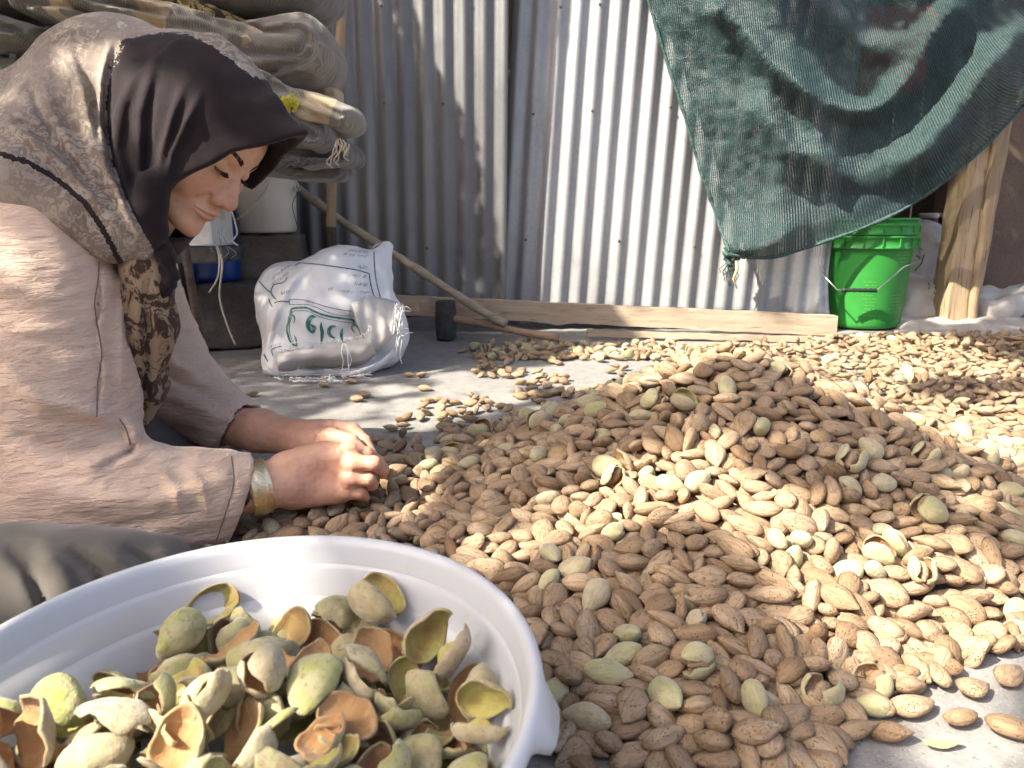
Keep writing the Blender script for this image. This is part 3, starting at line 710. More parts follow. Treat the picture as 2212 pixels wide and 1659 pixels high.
353,659,29,6,98,10,170,682,1225,85,6,10,91,27,144,1083,119,50,27,2,80,-170,831,16,-98,-9,1,339,290,900,95,88,7,-44,13,171,1115,128,-69,59,7,51,
630,1001,84,86,-41,-23,73,-293,1073,21,-75,61,-7,172,134,810,62,-20,-16,29,164,-76,928,49,7,9,-64,97,-98,1019,55,-14,6,-77,20,187,795,53,28,92,23,170,
258,788,59,-86,14,36,38,88,676,21,6,-78,61,33,159,611,14,13,-62,-73,126,-13,1127,87,6,26,-9,114,401,808,58,9,-24,93,52,350,720,40,20,2,-95,74,
299,1023,127,23,67,64,143,-172,937,31,65,31,64,160,-155,988,34,-68,-59,33,137,276,709,36,85,-39,-15,62,242,947,103,6,38,-85,50,32,803,46,43,13,54,93,
-192,719,8,98,-5,3,21,-82,1079,67,19,35,89,98,376,682,29,77,61,7,82,-221,761,13,-23,28,-4,84,528,2232,11,-11,-11,92,262,-80,792,27,18,92,6,5,
216,827,67,-2,-96,22,24,324,773,50,35,28,82,32,268,1047,132,40,87,-12,54,1029,1604,9,52,79,23,112,282,1139,158,4,69,47,7,-2,1128,96,-56,-63,41,13,
53,933,78,4,10,13,139,648,1010,81,13,16,72,79,-181,1087,38,56,-5,19,260,584,790,47,5,-20,-18,174,254,767,64,-8,-9,84,129,-83,2358,15,69,-19,-64,304,
51,742,36,-9,33,-84,163,-194,1449,25,15,-9,21,47,-250,1409,12,-33,44,-42,249,112,978,93,-28,-90,-30,109,-4,1554,28,5,-54,72,251,
445,750,43,98,-11,-9,21,-93,660,8,3,12,91,53,-256,1187,24,-37,15,-4,229,432,1065,139,95,22,2,103,303,1100,148,-89,26,-12,37,548,894,63,-29,-50,80,127,
555,1001,101,-61,-20,35,173,329,1159,168,13,-15,-53,21,519,2451,21,-33,17,-16,313,217,581,11,-51,10,-2,242,289,718,30,-5,-23,91,168,
237,1113,154,-12,-24,-89,154,-73,989,53,-29,89,-27,8,354,1150,173,-54,19,-29,166,-96,963,50,3,-89,40,152,-192,1004,33,54,-25,-28,66,
-33,1553,33,-64,71,-24,263,420,1160,168,-31,17,6,7,173,1319,107,44,22,-73,258,283,1019,118,-27,-48,63,84,159,1381,89,19,9,95,267,
-162,1129,42,1,5,72,61,470,1019,114,-10,9,11,144,371,624,8,-29,93,1,37,319,751,45,-74,56,-18,140,-14,597,8,-91,30,13,5,378,1123,167,26,-30,-62,125,
-15,1037,73,-23,17,87,10,365,1012,130,48,86,-3,34,528,1127,133,-9,32,57,55,257,964,108,81,21,-50,151,186,826,61,-2,-16,50,176,
-185,1067,39,68,35,-55,108,-74,1463,39,-92,8,-9,147,-242,1100,31,65,24,38,73,-284,1000,25,-24,87,41,133,182,1016,111,97,17,6,141,
239,1131,153,-32,20,0,159,418,771,47,93,-29,-13,114,981,1408,8,-9,-14,96,22,-276,926,18,-17,17,-78,138,875,1334,32,-16,-7,-53,145,
179,958,90,15,68,50,69,74,852,51,-46,-87,-5,6,201,528,8,4,-99,3,18,594,845,52,59,-4,-9,122,-68,1207,68,58,-71,31,7,182,758,49,-44,-7,-85,333,
-118,930,42,36,-73,-39,32,603,921,66,-14,-92,32,40,196,709,41,2,10,-31,6,314,720,33,-27,-89,-17,163,257,2202,13,45,68,50,260,-275,1169,23,-2,40,90,48,
-27,1159,82,-6,-14,31,145,-42,1013,71,-29,1,6,13,-82,1110,71,17,18,77,170,-131,817,30,-32,-21,87,110,-59,2235,11,-58,-27,38,203,
-240,1584,8,13,-6,-87,16,-132,1558,11,-14,4,4,258,-28,1479,37,18,-2,-75,84,-97,1075,59,-33,18,72,55,-39,688,20,-98,-1,-14,40,
411,1202,167,-24,67,-49,53,408,621,22,-98,0,8,20,-52,1141,72,58,43,24,64,1089,1593,7,-5,-11,83,34,-218,951,24,62,64,41,173,-113,1092,55,-39,87,11,164,
620,904,55,-52,-48,-33,22,425,2220,11,45,86,10,204,271,1187,160,6,23,-19,78,-181,1142,38,16,9,24,47,634,1080,89,35,78,6,25,665,989,76,1,17,-64,2,
372,897,101,-64,-74,-12,81,-3,722,21,-39,31,-36,164,953,1489,8,-94,26,-7,51,293,1068,141,-84,-10,48,93,287,945,111,18,77,55,131,
176,875,74,78,-26,-53,123,191,1213,136,-27,52,-69,56,-108,1262,56,11,94,-28,227,87,1262,98,-39,84,36,6,1066,1600,7,-16,2,58,113,
200,1169,146,-86,38,-19,128,281,856,84,-11,42,-81,165,-18,641,20,27,-95,-1,86,198,956,88,-8,-20,57,18,549,1255,128,-69,68,-17,168,
19,940,58,28,0,-73,111,310,1175,168,-37,1,82,144,471,1160,153,-69,71,7,74,-37,1091,79,-62,76,2,335,99,968,81,-20,32,-80,174,-302,836,8,-2,-3,-69,19,
-37,1064,76,42,-48,-66,124,57,1076,99,31,8,22,79,-296,928,19,1,11,-83,77,-317,993,24,2,18,-47,83,30,1423,46,-27,78,28,284,372,812,61,35,88,27,15,
457,2162,11,12,13,33,258,20,1751,7,11,97,-16,130,4,1260,75,-75,60,-4,164,156,1034,110,-98,9,-1,104,281,1083,143,-95,-9,26,164,
-249,1233,28,98,-15,1,37,797,1498,28,-69,-36,34,223,370,582,12,94,-13,-28,137,-49,697,29,-34,92,-5,4,150,929,88,0,-15,-57,162,
-73,751,22,-68,23,-9,141,-102,1466,26,91,-12,-1,67,218,1826,7,0,98,-12,172,369,851,78,-4,-23,88,256,359,1110,163,-9,-6,-98,110,274,898,87,21,78,52,43,
582,1033,100,64,44,22,41,525,1093,130,-33,-91,-22,183,30,925,64,-6,73,-58,163,179,849,79,95,-27,5,65,305,979,121,35,93,3,164,
-288,1234,25,-5,22,-91,49,403,1218,173,-14,34,50,128,333,1099,153,-78,15,-8,37,462,1110,146,-94,28,-5,34,642,1131,99,27,-35,-81,156,
266,860,75,-2,-25,73,12,-345,983,10,30,82,35,164,-56,1075,65,41,87,-15,48,124,1014,94,72,-62,0,71,247,523,8,1,-14,93,40,-235,1268,30,-49,16,-44,168,
375,1191,167,6,44,61,117,22,908,60,72,41,1,44,170,1213,133,84,-53,2,94,94,1092,111,92,-33,15,134,-267,987,27,-85,-48,14,221,
93,1224,101,-34,-75,51,169,179,978,90,22,-8,-42,48,9,1026,81,-19,-6,85,99,-149,835,24,-22,26,36,165,-228,1197,20,31,21,-6,13,-155,1244,33,36,47,2,47,
-117,982,40,4,-23,91,137,440,1112,150,0,-7,61,38,637,890,53,17,83,51,6,662,1109,89,-13,98,5,43,256,892,82,18,-7,69,132,380,666,18,-5,-8,70,162,
313,586,8,-11,-12,86,144,516,1069,125,-17,93,24,78,152,552,8,84,-48,-5,134,-200,995,21,-87,45,-4,137,793,1354,45,-8,38,89,147,
-68,1140,66,23,-77,-50,78,492,1073,130,23,15,20,107,431,586,20,94,29,7,125,-31,1235,66,15,20,95,26,568,1063,116,84,-51,11,190,196,731,36,92,-14,-4,13,
-110,700,12,-37,3,53,138,-7,834,45,-14,94,25,63,-308,925,7,3,14,-89,40,356,904,91,1,-20,59,27,867,1361,32,-14,3,-21,5,309,2335,12,-15,-97,-16,262,
27,1034,84,-72,64,-15,93,58,600,7,46,86,14,2,50,674,20,-10,-40,80,33,268,736,51,3,16,-8,62,-208,1430,20,-22,32,40,56,-199,973,23,21,37,83,36,
103,2286,11,16,-4,-19,259,-141,999,39,-43,-2,76,1,231,1253,142,-5,0,70,86,-350,1050,10,-60,69,-37,95,116,879,73,23,-95,-13,107,
399,1085,145,33,-27,-55,113,91,848,57,-1,20,22,62,-181,767,8,34,83,37,131,-181,1115,41,48,-84,16,20,535,2257,18,-19,-61,-55,275,
191,663,24,4,23,-94,175,46,1516,40,-73,36,54,15,7,1505,40,9,-22,-94,347,480,662,15,-2,94,-13,70,75,1008,82,27,-94,-11,173,929,1572,7,5,97,18,135,
-303,962,11,29,-7,67,14,-243,1482,7,13,11,42,128,-258,785,16,-19,0,-85,32,599,1212,114,-12,-8,89,155,126,565,8,0,16,-70,116,
294,1245,155,14,-51,-79,27,146,571,14,-11,-94,23,5,904,1352,23,65,-5,-10,168,92,818,54,76,46,-18,33,5,1085,87,-25,4,41,155,-72,1054,66,-4,-11,-35,175,
983,1514,7,-86,-46,14,112,291,815,64,23,13,-79,113,193,860,70,46,-28,-53,140,332,719,43,-38,-33,37,74,527,2340,13,48,32,12,201,
860,1333,24,-21,56,28,164,232,693,26,-79,-53,18,225,311,534,7,11,-9,-94,42,471,846,63,-89,39,-16,54,768,1323,51,30,13,17,194,421,607,13,49,50,7,114,
-250,1258,23,-31,9,42,86,-107,1482,28,-40,26,65,46,-253,1216,22,9,85,-45,17,192,986,111,-95,-9,20,166,733,1229,67,35,-4,-92,172,
-48,849,48,26,88,-30,16,312,1224,166,-11,-9,63,27,460,735,35,-11,-97,18,167,-116,1623,7,-18,96,-12,10,319,2226,8,6,10,96,22,565,2247,9,-32,91,-16,211,
572,770,38,-87,-20,2,16,-232,1388,12,-26,89,27,81,323,948,111,5,9,44,26,154,962,96,16,2,-17,161,-274,1408,7,15,-5,-88,99,451,1132,146,37,-16,-85,130,
450,2315,16,-34,11,-90,232,564,1025,108,7,-2,49,99,-122,2431,12,13,97,14,234,-310,1041,19,52,49,63,8,-232,1292,31,-29,-17,-3,47,
290,1123,158,39,69,-57,62,868,1429,26,-11,1,-38,76,261,943,110,-86,-42,9,37,-97,2245,9,-5,90,38,110,-127,1385,35,-76,-26,16,247,
-210,1254,28,-10,33,31,79,-67,1177,60,-82,-26,32,351,386,1027,134,16,4,22,65,168,1075,114,-38,-74,-53,130,157,2228,8,-6,12,97,27,
961,1613,9,10,37,71,107,-31,961,63,-25,95,6,74,1098,1613,7,-93,32,-5,170,849,1290,28,35,10,-86,71,268,832,70,-12,-93,-27,6,27,975,79,-45,-19,32,131,
478,1125,147,-90,40,9,6,-216,972,18,61,61,44,141,-6,975,59,-17,-22,71,137,88,606,20,36,89,15,6,-128,1046,48,-14,38,-62,71,134,973,104,12,-14,-93,160,
85,756,43,-85,43,-18,12,-92,743,22,-30,-69,34,53,-90,1122,60,-37,19,-5,70,308,2252,10,-14,96,-18,221,-139,696,9,-73,-66,2,26,1005,1449,6,-48,85,-8,63,
447,966,108,31,9,-6,105,467,808,44,-65,-69,5,71,353,2293,13,65,20,-3,295,-24,1198,75,-8,73,62,134,301,956,113,6,-90,-39,94,-203,747,18,-94,26,17,133,
568,982,99,84,-32,-40,47,389,829,65,18,9,4,160,219,764,46,2,3,-30,175,-90,1651,7,-16,-5,59,76,-62,705,11,9,52,67,159,606,943,72,1,3,46,116,
252,925,96,20,-12,-71,43,117,2180,10,-75,61,-7,251,231,1208,140,6,27,-56,13,-162,1455,22,8,13,-13,170,-253,1322,22,-18,11,94,102,
-172,1190,26,63,28,4,135,981,1578,1,-92,36,-1,347,-113,636,8,-48,85,-13,26,419,692,30,88,45,-3,165,233,1105,145,2,13,77,160,148,1145,126,13,10,83,14,
91,798,45,50,-29,-50,40,84,1200,103,96,-24,-2,127,142,1019,95,-20,0,87,39,108,1148,116,-84,-4,-37,10,770,1127,58,9,-15,-85,241,
452,897,91,-97,20,-1,168,240,874,78,-17,-37,86,81,720,1120,74,-37,16,33,71,373,2234,12,-4,41,-66,78,73,2257,17,22,-95,-12,17,383,976,112,49,23,72,143,
-258,858,21,-13,4,-80,125,-22,1304,60,34,-49,-57,56,-101,894,37,19,18,-80,71,209,2280,16,-72,39,38,163,713,1065,68,4,25,96,139,
-155,1379,35,60,74,-21,73,286,979,113,-6,-2,75,85,998,1593,7,-83,-52,15,107,-3,993,77,-93,32,-2,5,19,1198,89,-26,-18,80,20,-46,1164,70,49,-41,-75,49,
115,1304,96,-4,89,42,142,-4,900,55,33,-92,-17,72,-12,1379,44,58,-23,69,184,-158,1305,34,-23,68,-67,56,43,1149,98,13,-2,-82,117,
200,643,12,-23,-15,-35,140,-54,1539,20,52,0,-1,175,415,1067,148,6,-41,-87,132,867,1607,5,-23,94,-17,353,674,1077,79,10,-25,73,8,
-147,1647,8,-61,-76,17,41,311,801,61,14,-25,58,46,333,882,83,10,25,-95,32,976,1536,7,63,-74,-16,128,303,849,79,-14,86,32,108,-270,1023,22,54,83,1,176,
-37,649,20,16,79,-38,96,-124,2375,11,8,18,69,225,286,766,47,-89,-33,-6,9,-334,1064,7,74,-63,-10,132,15,1356,58,95,-18,-20,111,492,2249,8,-82,-53,5,50,
677,1096,79,11,42,-66,36,16,1537,32,43,28,56,260,-183,726,19,92,1,-12,105,-164,1212,34,44,84,26,26,142,902,75,-90,-23,34,100,
100,760,36,24,-16,-19,142,-222,1086,31,16,25,77,67,-69,619,8,82,-53,-17,45,-283,822,13,-11,-36,-88,86,337,620,34,-8,-24,77,70,128,751,35,-40,87,24,14,
168,587,16,-1,24,-9,152,656,1088,86,10,34,45,167,257,1223,147,-72,31,56,93,150,1219,124,-34,90,11,122,-45,2345,10,-97,0,8,250,
437,1011,120,4,99,-1,158,-192,1264,22,28,57,63,131,472,998,111,-6,-14,93,62,-126,1478,24,61,-71,26,140,401,556,8,-97,11,10,47,99,2223,8,1,16,93,139,
343,698,30,34,14,-13,174,329,642,27,-3,-13,-96,155,-160,1032,35,45,-44,-69,242,615,1134,103,31,11,-34,250,249,1042,125,-70,-69,7,62,
209,2262,8,16,5,2,144,-109,1055,58,26,1,-19,103,21,1131,98,97,-2,-14,137,18,2234,10,36,-12,-76,167,491,1182,144,-16,-96,14,13,
164,2267,16,-92,5,-10,132,-49,1212,64,-38,39,-35,27,950,1459,8,-12,9,3,56,-183,1287,33,69,-71,-3,82,630,1105,94,-6,5,-37,21,
-101,764,18,-13,-28,-83,141,514,2265,11,35,-37,-74,249,759,1197,59,8,-12,-97,23,96,888,65,8,26,-81,194,478,1051,125,-5,-3,99,153,
111,2440,19,-52,14,-38,306,203,1037,115,-51,48,-54,106,75,1726,8,-98,-5,6,84,310,674,13,-45,-82,-31,146,269,2316,19,15,95,-6,44,49,798,36,-6,-26,69,6,
454,787,50,65,-62,-2,142,-14,2428,20,-41,-90,-3,177,47,1767,6,-25,95,13,97,211,562,13,22,-29,63,43,467,770,45,-76,-42,-11,164,
515,711,36,-94,-1,-32,13,393,626,7,11,12,65,137,-25,1125,78,4,18,31,80,236,1174,151,31,27,38,62,-224,997,17,-13,16,-74,103,-207,1154,25,8,-62,-68,123,
-227,1431,10,12,13,22,249,-42,1187,71,98,-8,4,83,441,774,46,16,-58,45,56,98,1025,87,55,78,19,15,-79,1030,61,14,-13,-88,32,331,559,8,9,13,25,55,
214,871,74,1,-15,51,339,412,670,18,-84,52,8,26,21,2453,23,-12,95,14,167,22,1324,68,13,-15,-81,15,720,1135,75,40,-86,22,38,65,2494,11,57,41,23,306,
125,1753,6,-11,-12,62,122,339,776,53,40,5,86,10,216,1256,132,-16,8,0,37,-11,1213,78,-13,15,92,78,-24,2224,8,30,93,-15,53,274,1100,143,-31,73,59,138,
-177,1503,12,5,57,-79,19,412,965,116,-93,11,5,93,328,910,100,-10,28,-94,40,306,927,106,98,3,2,94,-231,875,8,2,-14,-73,99,76,748,28,27,-2,-18,104,
192,2326,13,-58,11,-8,253,452,922,90,-3,-18,-13,21,-10,1584,23,13,50,60,281,423,936,111,15,7,96,8,188,1157,141,42,89,-10,96,803,1243,43,-70,13,62,113,
649,975,71,10,24,-65,8,71,907,71,68,72,1,39,215,2231,7,6,13,-95,34,311,2370,19,90,-29,-3,25,237,1200,150,-17,49,-40,2,-91,631,7,29,-94,-13,69,
803,1139,47,-28,-37,43,147,305,821,81,10,10,-7,175,563,1181,118,78,-51,8,159,878,1378,26,28,90,3,22,-221,1162,24,-78,-18,6,144,422,840,66,-5,-4,99,45,
343,628,20,-76,-63,7,112,151,1197,125,-2,18,93,172,716,1047,64,91,33,-1,73,79,1753,7,-94,-28,9,77,117,2321,22,64,72,15,46,-84,2208,7,14,4,-36,38,
-167,1577,1,-97,20,0,348,305,1079,148,33,-52,8,106,729,1025,52,15,-94,-28,17,116,1789,7,59,78,8,68,134,2156,7,-77,-61,7,163,4,927,54,-86,41,-12,21,
76,979,75,-34,83,42,122,-25,1440,34,23,-15,-68,173,949,1592,7,12,-11,-61,137,-243,1010,27,18,6,7,72,177,2252,8,26,95,6,176,-129,1086,39,43,19,-53,131,
-149,716,9,-81,-39,13,43,-311,881,7,-83,-52,15,103,570,2397,10,-14,12,-40,219,83,554,8,97,-7,-11,46,31,1078,91,9,5,44,73,-109,1212,62,-27,31,-75,79,
299,782,55,-9,-69,70,66,792,1437,29,-36,54,-2,85,-166,738,10,-1,19,86,189,234,1023,119,-2,17,-85,34,-276,1053,18,21,-28,91,34,193,967,100,0,1,-75,154,
614,1050,95,8,-23,94,111,531,1014,98,-10,-4,10,19,415,2403,13,53,-55,-63,186,67,1038,83,-69,66,-14,145,322,1084,146,-89,-30,-31,102,
-132,952,33,-22,91,26,154,486,2274,10,11,15,43,249,-60,788,27,67,-73,6,99,-36,913,51,-30,-88,-20,146,-11,1271,62,67,46,-11,68,57,2340,14,61,52,38,236,
392,2236,8,11,-11,-66,143,-41,935,56,45,-84,-28,64,774,1505,29,71,51,-39,53,397,763,42,-72,23,1,147,-262,808,9,98,-7,2,55,412,885,91,78,-51,33,71,
482,870,63,72,-62,-28,26,370,703,29,-42,78,-37,1,173,772,46,14,31,-81,129,443,664,20,10,-4,-98,140,501,767,40,64,66,30,9,463,2284,8,71,-66,-15,147,
407,2486,11,1,22,-89,202,36,2229,6,15,-1,-61,155,-99,1000,44,-11,30,16,104,502,688,11,-34,63,-42,101,205,813,58,-11,-14,82,161,
-58,760,23,-80,38,-11,43,24,2428,18,98,-4,2,130,412,529,7,75,-61,-11,136,290,1048,129,13,-35,79,106,-220,779,13,-85,-4,-27,135,2,2247,9,65,-53,-41,69,
543,1037,102,-23,39,-83,246,33,698,22,-81,54,0,68,-337,1030,11,25,-20,-33,111,67,2234,9,-5,19,95,338,53,1003,78,66,-72,16,99,
143,800,53,42,-69,-46,138,119,996,91,-26,24,-41,41,260,1020,124,8,31,-88,79,61,2419,18,-10,95,18,56,311,654,22,1,7,-89,74,-21,841,37,-16,26,-93,48,
357,771,49,61,-50,-60,8,463,2430,16,17,39,-6,80,350,1203,173,17,-94,-16,141,67,1476,48,-23,-48,4,254,442,2337,23,-11,15,6,26,413,2251,11,65,51,16,86,
127,2266,7,10,10,13,8,432,861,70,-92,15,18,165,-226,1513,7,-83,53,-2,69,-9,2196,7,40,88,18,127,-55,666,12,58,19,56,67,-211,1415,15,-40,5,76,123,
60,1199,96,-93,32,-7,86,375,733,34,-85,16,48,336,77,2350,18,-58,14,-46,181,401,640,18,23,91,31,137,218,740,39,-88,33,-6,56,-76,2259,11,-11,16,97,230,
-128,1413,36,82,55,1,117,513,900,79,3,-21,-97,14,269,2420,10,30,-93,-14,193,521,1043,112,43,-27,-15,23,20,639,8,-15,12,95,169,
694,1255,77,-46,-4,0,216,-26,696,8,-98,-4,5,115,480,786,45,0,-36,91,53,134,1104,104,-90,35,-2,103,870,1256,23,-15,-37,89,49,556,860,55,2,-97,-4,166,
261,705,26,-80,53,25,17,388,718,22,5,-32,93,123,139,831,56,-5,1,-5,74,-157,2360,6,-39,90,-9,63,-132,724,19,5,31,-84,35,-160,914,23,22,-10,31,62,
-37,731,17,-83,54,7,157,150,696,34,-20,-95,-4,169,261,541,10,-24,-94,8,106,-234,871,23,14,-16,-11,350,-107,1153,49,-40,40,73,162,
506,1222,135,57,41,-5,57,806,1181,46,8,-99,-3,100,128,2361,18,71,20,-45,185,-291,906,9,69,-69,3,45,250,755,52,15,3,55,113,337,927,107,59,-11,16,100,
134,2299,16,1,-12,22,5,96,833,52,-5,78,58,67,-29,2273,12,17,13,96,212,-295,1354,9,-17,-43,88,37,-327,1087,7,-7,20,92,97,7,2359,10,-93,25,16,76,
421,980,115,21,11,-74,159,336,713,25,23,-2,70,153,-130,1599,8,93,30,0,86,-262,1383,7,-13,-13,97,112,-287,977,19,82,-55,3,7,493,2427,14,-90,-17,-25,78,
-308,1132,22,-20,5,73,225,179,1189,132,39,90,-9,74,519,699,12,84,-35,-37,138,198,890,76,-61,-74,-11,66,271,1121,149,3,70,64,139,
155,2365,19,-1,97,0,97,408,1052,136,-12,-13,86,3,-114,1032,46,28,13,-84,38,102,612,14,-13,-7,98,172,420,711,35,87,-47,6,63,9,771,36,89,-38,15,123,
151,763,40,-55,78,25,123,7,845,37,85,48,12,94,877,1480,19,8,1,-54,85,238,2468,11,9,54,82,215,36,2361,10,10,97,-15,184,445,925,107,-55,-79,7,97,
199,2297,12,49,-84,-16,236,-196,822,16,-33,88,-24,34,323,897,89,98,7,-7,47,142,882,68,64,70,10,162,525,1215,130,32,-93,4,138,
-107,1324,48,63,67,-37,81,471,1188,156,82,-13,-1,136,350,835,72,-72,-52,34,333,-169,854,18,-97,18,-3,158,531,1152,134,-9,-3,89,147,
404,583,10,21,-40,-87,171,235,857,75,-26,-89,28,152,587,1190,114,0,-99,-8,156,229,634,17,11,-1,-71,130,189,2403,16,-46,-87,4,47,
-170,805,9,16,-5,-85,56,413,1009,113,42,88,17,14,430,1128,150,22,-89,-25,40,108,1263,101,-52,77,-32,14,243,2332,10,-35,27,-43,87,
221,793,55,-1,-17,38,18,-27,2333,12,-11,47,-39,3,436,2446,17,-13,13,95,82,390,695,17,26,36,77,44,298,620,10,-42,-68,45,135,94,2411,12,-17,30,-92,114,
-118,915,26,-35,80,-43,105,103,997,83,14,2,39,13,252,2239,9,-11,-19,96,183,229,1151,146,-92,21,-23,92,289,2273,9,-56,75,-16,170,
-281,1368,8,86,-47,-1,13,249,837,68,-76,-59,-2,134,461,682,28,7,61,61,72,36,718,21,-80,10,-37,115,5,1376,52,17,23,23,165,159,874,68,86,43,20,141,
284,742,39,-42,88,14,130,8,1143,89,-3,-35,82,133,502,847,53,-92,32,-16,35,43,735,20,4,29,-95,10,585,2326,9,68,-52,-27,143,255,1180,155,92,36,-6,96,
-115,901,25,64,62,0,37,-110,861,17,40,61,43,95,573,881,54,-55,-81,-8,20,203,2416,19,-14,21,75,72,225,2288,10,-75,56,-10,52,356,794,54,-15,97,12,161,
432,1148,152,7,14,98,138,274,2257,9,25,45,66,145,-120,799,16,-91,37,13,6,862,1310,25,-17,96,18,233,-93,1106,53,-30,-83,-34,53,641,1054,88,8,16,94,152,
82,1044,87,72,-55,-30,68,284,877,80,20,-1,41,100,426,759,34,-52,-82,6,170,135,592,16,96,18,16,4,340,2467,8,2,16,-96,85,-102,1412,32,72,62,7,99,
502,966,98,-17,-8,76,34,-195,938,21,-18,-49,-83,335,356,1040,128,0,-27,87,81,179,1787,6,93,31,-8,91,151,2254,8,50,-11,-32,129,
863,1213,30,76,-33,-13,115,192,1081,124,-9,-12,17,19,-265,1069,34,-90,-20,-16,12,155,2419,15,-1,93,-6,162,498,1034,110,61,2,2,47,
348,965,106,-57,78,23,85,195,1143,129,25,52,50,141,-30,1385,38,15,64,38,38,-255,1279,21,-47,-32,44,34,-240,1076,31,14,14,-74,62,
2,2386,11,51,-83,-17,257,509,666,27,75,-56,27,21,62,565,9,26,-44,-79,141,39,2260,10,70,-55,-27,108,110,775,40,31,90,28,38,49,2399,11,-71,8,-1,236,
240,971,109,9,32,60,98,420,923,100,-16,26,-93,64,631,966,67,23,28,-10,5,398,2270,8,-98,0,7,26,-289,1336,9,19,-48,-82,143,428,637,13,2,-15,-60,145,
211,1180,142,-91,32,-18,41,58,2279,13,24,-17,-83,82,247,2423,10,-92,-14,29,110,894,1419,21,-1,21,82,165,241,777,53,27,-11,76,177,
298,1143,159,-20,-21,80,77,410,2371,11,-72,-47,39,181,374,752,37,29,13,-21,32,31,846,44,-93,33,6,81,393,605,17,-33,-93,-9,140,
-152,1432,26,-94,24,-17,165,55,1056,93,1,-9,-99,4,111,920,71,-54,-57,37,130,745,1123,62,24,63,67,117,391,2379,13,19,-90,-19,49,
765,1167,60,2,-91,-38,65,104,1176,104,80,53,-13,236,703,1021,58,-77,-62,5,146,-27,1688,8,-59,-78,16,177,465,1037,112,-50,81,26,159,
-321,1250,11,-44,-15,0,44,65,728,25,9,-95,-17,131,-30,2246,14,-33,0,-71,356,862,1394,27,24,93,-20,34,-108,2272,8,-90,37,2,44,477,2367,18,49,-83,-8,75,
1049,1615,7,-16,-3,3,129,-11,882,48,94,13,17,127,115,1074,107,18,22,-67,44,0,2274,12,31,85,-34,47,-200,1135,24,5,35,59,166,-134,988,26,97,-2,18,54,
230,1183,141,29,19,76,45,-182,1203,20,-8,-58,11,26,379,1075,138,96,6,-18,344,104,715,22,-13,-22,59,99,414,1042,122,-1,-21,83,27,
134,2219,7,-1,15,85,156,111,815,50,-40,89,-6,20,-138,1496,14,-93,16,30,153,466,1060,133,13,2,-74,107,-19,993,66,-7,-17,70,139,
409,2305,14,-93,-24,20,96,-167,1525,9,-47,-19,33,138,53,691,14,41,47,73,86,529,1185,130,4,17,-21,63,164,2507,8,-11,13,-12,49,282,2444,14,-6,-3,-98,9,
-63,893,33,55,82,-1,175,171,1052,108,-30,-15,78,134,9,1004,69,24,-8,-95,253,-305,1271,11,33,-76,-54,147,-49,992,56,70,-20,-56,79,
702,1160,72,-82,36,8,16,493,2396,11,-73,-64,-21,189,-67,1012,47,-14,-25,85,14,56,2253,7,50,83,-21,95,53,1122,96,-96,-23,-4,169,
756,1152,63,-95,17,-11,74,-92,1443,25,62,-66,-16,95,-210,917,19,83,-45,-26,132,-185,1013,25,-92,1,-33,22,278,589,6,1,12,98,152,
511,867,75,-27,-20,-64,12,-119,719,6,-92,-35,12,97,845,1358,32,-23,28,2,40,-262,1103,29,-63,75,6,143,267,2308,7,6,98,-10,105,
180,690,20,-11,-94,-29,20,594,1155,110,81,3,-37,45,-88,1137,60,85,-13,-26,107,236,1043,115,-56,79,17,74,555,807,42,2,79,-51,129,
494,1053,113,26,9,29,42,389,2359,8,-15,4,-23,81,-24,2360,17,71,-61,-17,71,424,912,87,-83,-54,1,114,-193,1173,25,89,-28,-20,64,
496,1098,133,19,95,13,175,-243,1168,13,85,11,-47,98,397,863,76,15,8,-4,111,380,1103,149,-92,-13,3,12,-321,1002,11,-21,7,-96,174,
-228,835,16,53,-82,-13,167,167,746,36,-45,-88,-3,62,264,2358,11,19,92,-12,111,-236,1143,23,-27,-52,75,6,560,1115,115,-20,6,42,67,
178,2476,7,-73,65,-1,169,106,669,10,-51,-79,31,112,249,2383,8,93,-32,-1,142,-89,1543,21,0,7,-63,25,932,1555,6,-14,-8,94,95,365,2410,11,6,-15,-79,193,
-158,890,21,4,0,50,84,-73,727,7,7,8,-20,31,-20,666,19,29,-4,17,125,406,746,32,-22,-90,-34,134,-11,1486,30,77,-59,-17,31,49,2303,8,-3,14,-47,176,
10,1067,82,-11,-19,43,14,303,740,37,-77,-58,-23,128,410,619,8,51,-84,-12,16,17,684,19,-65,-75,-4,76,-59,1107,73,-13,-24,91,43,121,798,47,-6,-13,28,79,
315,1062,134,32,-7,16,127,610,1226,106,54,-3,4,72,)
